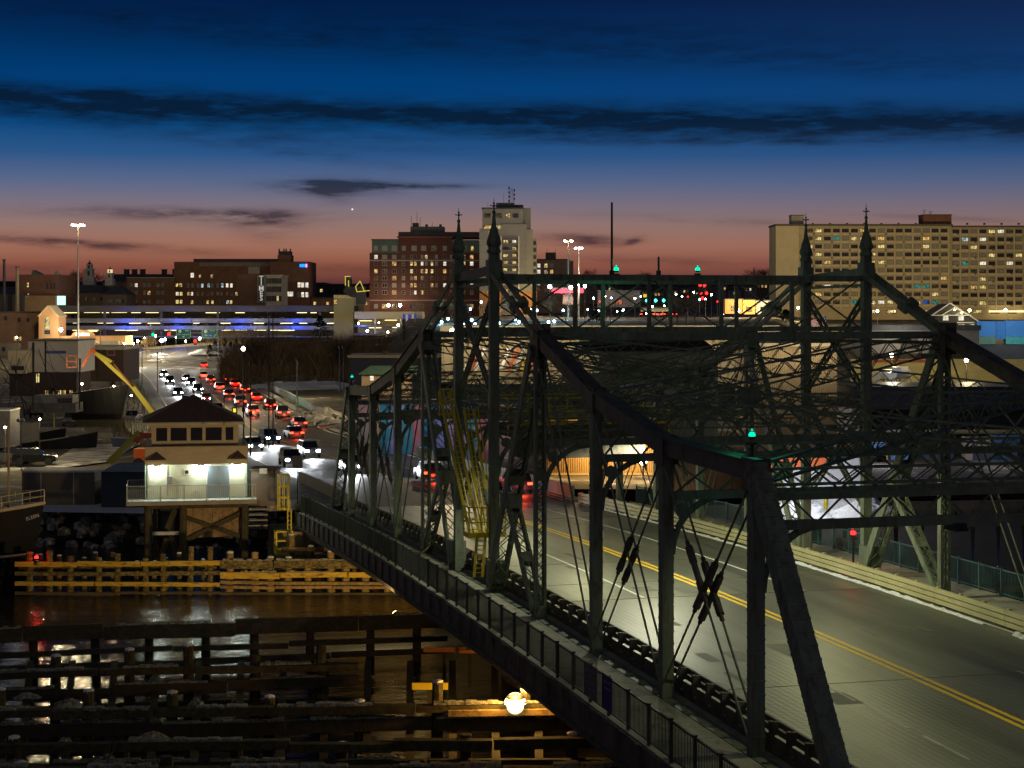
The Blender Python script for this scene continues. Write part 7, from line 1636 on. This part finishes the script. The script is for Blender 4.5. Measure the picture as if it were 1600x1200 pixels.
for k in range(26):                                                   # shop lights along the far street
    u = rr.uniform(900, 1140); v = rr.uniform(456, 492); D = 600 - (v - 455) * 3
    street_lamp('tiny %s shop light on the far street, %s' % (['warm', 'bluish', 'warm', 'cool', 'red'][k % 5], ('%s from the left' % (word + ['twenty first', 'twenty second', 'twenty third', 'twenty fourth', 'twenty fifth', 'twenty sixth'])[k])), at(900 + k * 9.2, v, D), zland(D, 1000), [WARM, BLUISH, WARM, COOL, REDL][k % 5], 0, r=rr.uniform(.14, .3), rp_=.04)
# shops along that street
for k, (u0, u1, v0, v1, col, lab) in enumerate([(862, 912, 451, 458, (.4, .03, .06), 'red canopied filling station roof behind the portal'), (1133, 1160, 468, 490, (.55, .25, .08), 'orange lit shop left of the apartment tower'), (1161, 1180, 469, 491, (.55, .36, .12), 'tan lit shop front beside the apartment tower'), (1181, 1204, 470, 491, (.45, .45, .45), 'grey boxy shop at the foot of the apartment tower'), (880, 905, 458, 476, (.22, .16, .12), 'low brown shop under the red canopy'), (1003, 1045, 481, 488, (.4, .38, .2), 'pale shop sign wall across the far street'), (935, 1000, 455, 480, (.06, .05, .05), 'dark brick shop row behind the portal, left of the green signals')]):
    c = City('shop', lab, (u0 + u1) / 2, 570 + k); c.fm = FRD; c.box('wall', u0, u1, v0, v1, 0, 8, mat('shop_%d' % k, col, .8)); c.box('roof', u0 - 1, u1 + 1, v0 - 1.5, v0 - .01, -.5, 8.4, DROOF)
    if k in (1, 2, 3, 6): c.win((u0 + u1) / 2, v1 - 8, 8, 7, -.002, ('gold', 'warm', 'warm', 'dark', 'dim', 'dim', 'red')[k], 'pair'); 
    if k in (1, 2): lamp('shop_light', c.M @ Vector((0, -5, c.z(v0 + 4))), 650, (1, .55, .15), .3)
    if k == 0: lamp('canopy_light', c.M @ Vector((0, -6, c.z(v0 + 5))), 1500, (1, .5, .5), .3)
# traffic signals across the far street
def far_signal(label, u, v, D, gm, r=.42):
    q = at(u, v, D); t = thing('traffic_signal', label, 'traffic signal', q); m = MB(); m.box(q + FV * .25, (.9, .4, 2.2), -PSI); m.build('housing', BLACK, t); m = MB(); m.ball(q, r, 8); m.build('lens', gm, t)
    m = MB(); m.tube(q + BZ * 1.1 + FV * .25, q + BZ * 2.6 + FV * .25, .05, None, 5); m.build('hanger', BLACK, t)
TEALG = glow('signal_teal', (.05, .95, .8), 7)
for u, v, gm, lab in ((1010.5, 469.5, TEALG, 'teal green traffic signal across the far street, left of three'), (1024.5, 469.5, TEALG, 'teal green traffic signal across the far street, middle of three'), (1037, 469.5, TEALG, 'teal green traffic signal across the far street, right of three'),
                      (1094, 445.5, REDL, 'red traffic signal up the hill, upper left of the cluster'), (1101, 446, REDL, 'red traffic signal up the hill, upper right of the cluster'), (1095, 457.5, REDL, 'red traffic signal up the hill, lower left of the cluster'), (1104, 458, REDL, 'red traffic signal up the hill, lower right of the cluster'), (1098, 466, REDL, 'red glowing sign lamp at the bottom of the red cluster'),
                      (305, 533, REDL, 'red traffic signal under the right green road sign'), (239, 523, GREENL, 'green traffic signal in front of the garage lower deck'), (264, 522, REDL, 'red lamp in front of the garage lower deck')): far_signal(lab, u, v, 500 if v > 500 else 520, gm, .45)
q = at(1010, 462, 520); t = thing('street_sign', 'small lit yellow street sign above the teal signals', 'sign', q); m = MB(); m.box(q, (1.8, .1, .9), -PSI); m.build('board', glow('sign_amber', (1, .6, .04), .9), t); m = MB(); m.box(q + BZ * .9, (.1, .1, 1.0), -PSI); m.build('hanger', BLACK, t)
for k in range(5):
    p = at(1005 + k * 12, 490.5, 505); car('%s car with red tail lights on the far street, %s from the left' % (PN[k % 6], word[k]), 'sedan', (p.x, p.y, p.z - .8), -PSI, PC[k % 6], None, True, 'cars on the far street', 0)
# green overhead road signs on their gantry
DG = 470
GS = mat('sign_green', (.01, .12, .07), .5, 0, .08); SW = mat('sign_white', (.75, .75, .72), .5)
gan = thing('sign_gantry', 'slim grey gantry carrying the two green road signs', 'gantry', at(341, 556, DG), -PSI)
for a, b, r in (((341, 558), (341, 508), .14), ((274, 511), (341, 511), .1), ((274, 520), (341, 520), .1)): m = MB(); m.tube(at(a[0], a[1], DG + .4), at(b[0], b[1], DG + .4), r, None, 6); m.build('tube', GREY, gan)
for u0, u1, v0, v1, lab, rows_ in ((275.5, 298, 514, 529, 'green overhead road sign with a route shield and town name, left of the pair', [('WEST', 5, -1.6, 2.2), ('Dartmouth', -1.85, -2.6 + .35, 4.0)]), (315.5, 339.5, 514, 528.5, 'green overhead road sign with route shields and an arrow, right of the pair', [('SOUTH', 4, -1.55, 1.8), ('TO', -1.6, -2.5 + .35, 1.0)])):
    q = at((u0 + u1) / 2, v0, DG); t = thing('road_sign', lab, 'road sign', q, -PSI); k = DG / FPX; W = (u1 - u0) * k; Hh = (v1 - v0) * k
    def lb(name, x0, x1, z0, z1, y, m_):
        m = MB(); m.bb(x0, x1, y - .03, y, z0, z1); m.v = [WM[t.name] @ p for p in m.v]; return m.build(name, m_, t)
    lb('panel', -W / 2, W / 2, -Hh, 0, 0, GS)
    for x0, x1, z0, z1 in ((-W / 2 + .05, W / 2 - .05, -.1, -.05), (-W / 2 + .05, W / 2 - .05, -Hh + .05, -Hh + .1), (-W / 2 + .05, -W / 2 + .1, -Hh + .1, -.1), (W / 2 - .1, W / 2 - .05, -Hh + .1, -.1)): lb('border', x0, x1, z0, z1, -.035, SW)
    sh = MB(); xs_ = -.95 if u0 < 300 else -1.0; sh.lathe((0, 0, 0), [(.42, -.02), (.42, .02)], 10); sh.v = [WM[t.name] @ Vector((xs_ + p.x, -.07 + p.z * .5, -.62 + p.y)) for p in sh.v]; sh.build('route_shield', SW, t)
    letters('6' if u0 < 300 else '18', t, (xs_ - (.13 if u0 < 300 else .24), -.1, -.82), .5, BLACK, gap=.5)
    if u0 < 300:
        letters('WEST', t, (.35, -.06, -.6), .4, SW, gap=.68); letters('Dartmouth', t, (-1.5, -.06, -1.6), .55, SW, gap=.62)
        m = MB(); m.prism([(-.3, 0), (.3, 0), (0, -.35)], (0, 0, 0), (1, 0, 0), (0, .03, 0), (0, 0, 1)); m.v = [WM[t.name] @ (p + Vector((0, -.07, -1.9))) for p in m.v]; m.build('arrow', SW, t)
    else:
        letters('SOUTH', t, (.1, -.06, -.6), .38, SW, gap=.68); letters('TO', t, (-1.3, -.06, -1.85), .5, SW, gap=.7)
        lb('interstate_shield', -.35, .75, -2.05, -1.35, -.05, mat('shield_blue', (.03, .06, .3))); letters('195', t, (-.25, -.09, -1.9), .42, SW, gap=.72)
        m = MB(); m.beam((1.15, 0, -2.0), (1.6, 0, -1.45), .1, .1); m.v = [WM[t.name] @ (p + Vector((0, -.07, 0))) for p in m.v]; m.build('arrow', SW, t)
lamp('sign_light', at(305, 540, DG - 8), 700, (1, .95, .8), .3)
# tall poles round the bridge end (gates, wires)
for k, (u, vt, vb, D, r, lab) in enumerate([(380.5, 552, 712, 168, .075, 'tall dark pole behind the operator house roof, left of the pair'), (391.5, 565, 712, 166, .07, 'tall dark pole behind the operator house roof, right of the pair'), (420, 488, 700, 176, .07, 'tallest dark lattice pole by the bridge end, left leg'), (426.5, 488, 700, 176, .07, 'tallest dark lattice pole by the bridge end, right leg'), (318, 620, 662, 128.6, .035, 'thin whip aerial on the operator house roof, left one'), (350, 622, 664, 128.6, .035, 'thin whip aerial on the operator house roof, right one'),
                                            (222, 545, 600, 320, .08, 'thin dark pole on the left verge of the approach road, far one'), (246, 550, 615, 290, .08, 'thin dark pole on the left verge of the approach road, near one'), (157, 516, 548, 480, .12, 'short dark pole in front of the peach shop front'), (464, 560, 650, 240, .07, 'slim pole beside the snow heaps right of the road'), (531, 540, 615, 200, .09, 'dark timber pole of the gear behind the far end portal, left one'), (537, 540, 615, 200, .09, 'dark timber pole of the gear behind the far end portal, right one')]):
    a = at(u, vb, D); b = at(u, vt, D); t = thing('pole', lab, 'pole', a); m = MB(); m.tube(a, b, r, r * .75, 6); m.build('shaft', BLACK if k not in (9,) else GREY, t)
    m = MB(); m.box((b.x, b.y, b.z - .15), (r * 3.2, r * 3.2, .3), 0); m.build('cap', BLACK, t)
    if k in (0, 1): m = MB(); p = a.lerp(b, .45); m.box(p, (.3, .3, .4)); m.build('junction_box', BLACK, t)
q = at(367, 641, 140); t = thing('signal_lantern', 'small yellow lit lantern box right of the operator house roof', 'lantern', q); m = MB(); m.box(q, (.4, .3, .46), -PSI); m.build('housing', BLACK, t); m = MB(); m.box(q - FV * .17, (.22, .04, .3), -PSI); m.build('lens', glow('lantern_yellow', (.9, .75, .05), 1.2), t); m = MB(); m.tube(q - BZ * .2, q - BZ * 4, .05, None, 5); m.build('post', BLACK, t)
# ================================================================== trees
BARK = mat('bark', (.24, .17, .1), .95, 0, .3, 1, .3, .1)
BARKD = mat('bark_dark', (.055, .04, .035), .95, 0, .3, 1, .3, .1)
def bare_tree_mesh(h, seed, m_, spread=1.0, depth=5):
    rr = random.Random(seed); tr = MB(); cr = MB()
    def br(p, d, L, r, lvl):
        q = p + d * L; (tr if lvl == 0 else cr).tube(p, q, r, r * .62, 5 if lvl < 2 else 3, 0, False)
        if lvl >= depth: return
        n = 3 if lvl < 3 else (4 if lvl == 3 else 3)
        for k in range(n):
            a = 2 * pi * (k + rr.random()) / n; t_ = rr.uniform(.35, .85) * spread
            side = Vector((cos(a), sin(a), 0)); nd_ = (d + side * t_ + Vector((0, 0, .12))).normalized()
            st = p.lerp(q, rr.uniform(.62, 1.0)) if lvl else p.lerp(q, rr.uniform(.75, 1.0))
            br(st, nd_, L * rr.uniform(.62, .82), r * .58, lvl + 1)
    br(Vector((0, 0, 0)), Vector((rr.uniform(-.05, .05), rr.uniform(-.05, .05), 1)), h * .3, h * .022, 0)
    return tr.mesh('tree_trunk', m_), cr.mesh('tree_crown', m_)
TV = [bare_tree_mesh(10, 3, BARK), bare_tree_mesh(10, 8, BARK, 1.2), bare_tree_mesh(10, 14, BARK, 1.1), bare_tree_mesh(10, 19, BARKD, .9)]
def bare_tree(label, u, vb, D, hp, var, group='bare winter trees'):
    p = at(u, vb, D); p.z = zland(D, u) - .2; sc_ = (at(u, vb - hp, D).z - p.z) / 9.0; t = thing('bare_tree', label, 'tree', p, (u * 1.7) % 6, group); tr, cr = TV[var]
    link('trunk', tr, t); link('crown', cr, t); t.scale = (sc_, sc_, sc_); return t
trs = [(648, 500, 470, 34, 0), (672, 504, 440, 40, 1), (690, 498, 460, 34, 0), (706, 500, 480, 30, 1), (728, 498, 470, 30, 0), (756, 500, 470, 32, 1), (776, 500, 450, 34, 0), (820, 504, 460, 30, 1), (860, 500, 470, 40, 0), (884, 500, 480, 36, 1), (914, 508, 420, 44, 0), (938, 506, 430, 40, 1), (954, 504, 440, 34, 0), (1058, 505, 430, 50, 1), (1072, 502, 440, 46, 0), (1085, 500, 430, 40, 1), (350, 545, 480, 40, 0), (362, 540, 480, 44, 1), (376, 545, 470, 44, 0), (325, 540, 490, 26, 1), (236, 545, 505, 26, 0), (228, 542, 505, 22, 1)]
for k, (u, vb, D, hp, var) in enumerate(sorted(trs)):
    w = (word + ['twenty first', 'twenty second', 'twenty third', 'twenty fourth'])[k]
    bare_tree('lit bare tree between the garage and far street, %s from the left' % w, u, vb, D, hp, var)
for k, (u, vb, D, hp, var) in enumerate([(105, 450, 1000, 30, 2), (117, 450, 1000, 34, 3), (128, 448, 1000, 28, 2), (155, 448, 1000, 26, 3), (512, 448, 1050, 14, 2), (1000, 440, 1150, 22, 2), (1012, 440, 1150, 20, 3), (1036, 440, 1150, 18, 2), (918, 440, 1150, 24, 3), (932, 440, 1150, 20, 2), (1170, 450, 1000, 34, 2), (1182, 450, 1000, 38, 3), (1194, 450, 1000, 42, 2), (1205, 450, 1000, 38, 3), (1160, 450, 1000, 30, 2)]):
    bare_tree('dark bare tree on the skyline, %s' % (['first left of the church steeple', 'second left of the church steeple', 'third left of the church steeple', 'just right of the church steeple', 'low one left of the hotel', 'left of the short mast', 'behind the short mast', 'right of the short mast', 'first right of the shorter high mast light', 'second right of the shorter high mast light', 'second left of the apartment tower', 'third left of the apartment tower', 'fourth left of the apartment tower', 'touching the apartment tower end', 'outermost left of the apartment tower'][k]), u, vb, D, hp, var, 'dark skyline trees')
for k, (u, D, hp, var) in enumerate([(372, 384, 62, 2), (402, 392, 66, 3), (436, 388, 70, 0), (468, 398, 64, 2), (498, 386, 74, 1), (530, 396, 66, 3), (566, 390, 70, 0), (604, 402, 62, 2)]):
    bare_tree('bare tree standing on the brushwood slope above the snowy lot, %s from the left' % word[k], u, 590, D, hp, var, 'bare trees on the brushwood slope')
def evergreen(label, u, vb, D, hp, wp, seed):
    rr = random.Random(seed); p = at(u, vb, D); k = D / FPX; h = hp * k; w = wp * k; t = thing('evergreen_tree', label, 'tree', p)
    m = MB(); m.tube(p, p + BZ * h * .9, h * .02 + .05, .03, 6); m.build('trunk', BARKD, t); m = MB()
    for i in range(900):
        f = rr.random() ** .7; z = h * (.05 + .93 * f); R = w / 2 * (1 - f) ** .8 * rr.uniform(.35, 1.05) * (1 + .25 * sin(f * 30)); a = rr.uniform(0, 2 * pi)
        c = p + Vector((R * cos(a), R * sin(a), z)); d = Vector((cos(a), sin(a), rr.uniform(-.5, .2))) * w * .1 * rr.uniform(.6, 1.3); s = Vector((-sin(a), cos(a), rr.uniform(-.3, .3))) * w * .05
        m.add([c - s, c + s, c + d], [(0, 1, 2)])
    m.build('crown', mat('needles', (.035, .05, .022), .9, 0, .4, .8, 0, .1), t)
    return t
evergreen('dark evergreen tree in front of the garage, left of the stair tower', 500, 530, 420, 38, 34, 1); evergreen('dark pointed evergreen below the blue panels', 631, 533, 380, 36, 14, 2); evergreen('dark bushy evergreen beside the green road signs', 328, 556, 440, 18, 16, 3)
evergreen('small evergreen at the foot of the apartment tower left end', 1228, 505, 480, 22, 34, 4); evergreen('dark evergreen right of the warm car park trees', 932, 504, 440, 20, 30, 5)
# brushwood on the slope above the yard: nobody could count it
rr = random.Random(23); m = MB()
for i in range(5200):
    u = rr.uniform(345, 665); f = rr.random(); D = 376 + 78 * f; zb = 2.5 + 8.5 * max(0, f - .15) * min(1, (u - 330) / 60)
    p = at(u, 500, D); p.z = zb - .2; hh = rr.uniform(2.0, 5.2); lean = Vector((rr.uniform(-.35, .35), rr.uniform(-.35, .35), 1)); q = p + lean * hh
    m.tube(p, q, .06, .015, 3, 0, False)
    for j in range(3):
        s = p.lerp(q, rr.uniform(.3, .9)); e = s + Vector((rr.uniform(-.9, .9), rr.uniform(-.9, .9), rr.uniform(.3, 1.4))); m.tube(s, e, .03, .01, 3, 0, False)
m.build('brushwood', mat('brush', (.2, .14, .07), .95, 0, .4, .12, 0, .1), None, 'stuff')
m = MB()                                                             # the slope the brushwood grows on
P = []
for u in (340, 380, 450, 540, 670):
    row = []
    for D in (370, 390, 420, 455): f = (D - 376) / 78; a = at(u, 500, D); row.append((a.x, a.y, 2.45 + 8.5 * max(0, f - .15) * min(1, max(.05, (u - 330) / 60))))
    P.append(row)
m.add([p for r in P for p in r], [(i * 4 + j, i * 4 + j + 1, (i + 1) * 4 + j + 1, (i + 1) * 4 + j) for i in range(4) for j in range(3)]); m.build('embankment', mat('bank_soil', (.07, .055, .035), .95, 0, .4, .2, .3, .1, (.3, .3, .28), (1, 1, 1), (.6, .7)), None, 'structure')
t = thing('retaining_wall', 'snow topped concrete wall along the top of the brushwood slope', 'wall', at(450, 535, 455)); 
for k in range(11): a = at(378 + k * 27, 545 - k * 1.6, 455); b = at(404.6 + k * 27, 543.4 - k * 1.6, 455); m = MB(); m.beam(a, b, .5, 1.4); o = m.build('panel', CONC, t); m = MB(); m.beam(a + BZ * .8, b + BZ * .8, .55, .18); m.build('snow_cap', SNOW, o)
t = thing('road_barrier', 'pale snow dusted barrier curving round the far bend of the road', 'barrier', at(250, 546, 520))
PB = [gp(u, v, z) for u, v, z in ((201, 566, 4.5), (203, 556, 5.2), (215, 550.5, 5.8), (234, 547, 6.4), (256, 545, 6.8), (280, 543, 7.2), (305, 541, 7.6), (332, 539, 8))]
for a, b in zip(PB, PB[1:]): m = MB(); m.beam(a + BZ * .45, b + BZ * .45, .4, .9); m.build('panel', mat('barrier_pale', (.4, .35, .22), .85, 0, .2, .5), t)
snow_ridge('snow_median', [gp(u, v, z) + BZ * .1 for u, v, z in ((268, 548, 6.2), (254, 551, 5.8), (248, 556, 5.2), (252, 563, 4.5), (262, 571, 3.9))], 3.0, .8, 17, mat('median_snow', (.5, .46, .36), .9, 0, .3, .5, .5, .2), 5)
# verge of snow and weeds at left of the road
rr = random.Random(44); m = MB()
for i in range(1500):
    s = rr.uniform(60, 300); off = -12.5 - rr.random() * 6; p, _ = road_at(s, off); p.z = zland(p.xy.dot(FV.xy)) ; hh = rr.uniform(.5, 2.2); q = p + Vector((rr.uniform(-.6, .6), rr.uniform(-.6, .6), hh)); m.tube(p - BZ * .2, q, .05, .015, 3, 0, False)
m.build('verge_weeds', mat('weeds', (.12, .1, .05), .95, 0, .4, .3, 0, .1), None, 'stuff')
road_strip(-1.7, -1.36, .3, 2, 60, .8, True).build('snowy_verge', mat('verge_snow', (.3, .28, .22), .9, 0, .4, .4, .5, .2, (.6, .6, .6), (1, 1, 1), (.52, .62)), None, 'structure')
# hooded yard lights; the yellow pole's one is added to brighten the yard
for u, v, D, pw, lab in ((464, 566, 330, 1500, 'hooded yard lamp over the snowy lot right of the road'), (83.5, 611, 186, 1100, 'hooded lamp added on top of the thin yellow pole to brighten the yard')):
    q = at(u, v, D); t = thing('yard_lamp', lab, 'lamp', q); m = MB(); m.lathe((q.x, q.y, q.z), [(.35, 0), (.3, .12), (.08, .3)], 8); m.build('hood', BLACK, t)
    if u > 400: m = MB(); m.tube((q.x, q.y, 2.4), q, .08, None, 6); m.build('pole', GREY, t)
    lamp('yard_lamp_light', q - BZ * .2, pw, (1, .84, .45), .2)
# distant wooded ridge
m = MB(); rr = random.Random(51); vs = []; n = 160
for i in range(n + 1):
    u = -300 + i * 14; a = at(u, V0, 1500); zt = CAMZ + (V0 - (441 + rr.uniform(-2, 2) + (4 if 480 < u < 580 else 0))) * 1500 / FPX; vs += [(a.x, a.y, 30), (a.x, a.y, zt), (a.x + FV.x * 200, a.y + FV.y * 200, zt + 3), (a.x + FV.x * 500, a.y + FV.y * 500, 30)]
m.add(vs, [(i * 4 + j, (i + 1) * 4 + j, (i + 1) * 4 + j + 1, i * 4 + j + 1) for i in range(n) for j in range(3)]); m.build('hills', mat('far_woods', (.022, .018, .018), .95, 0, .3, .02), None, 'structure')
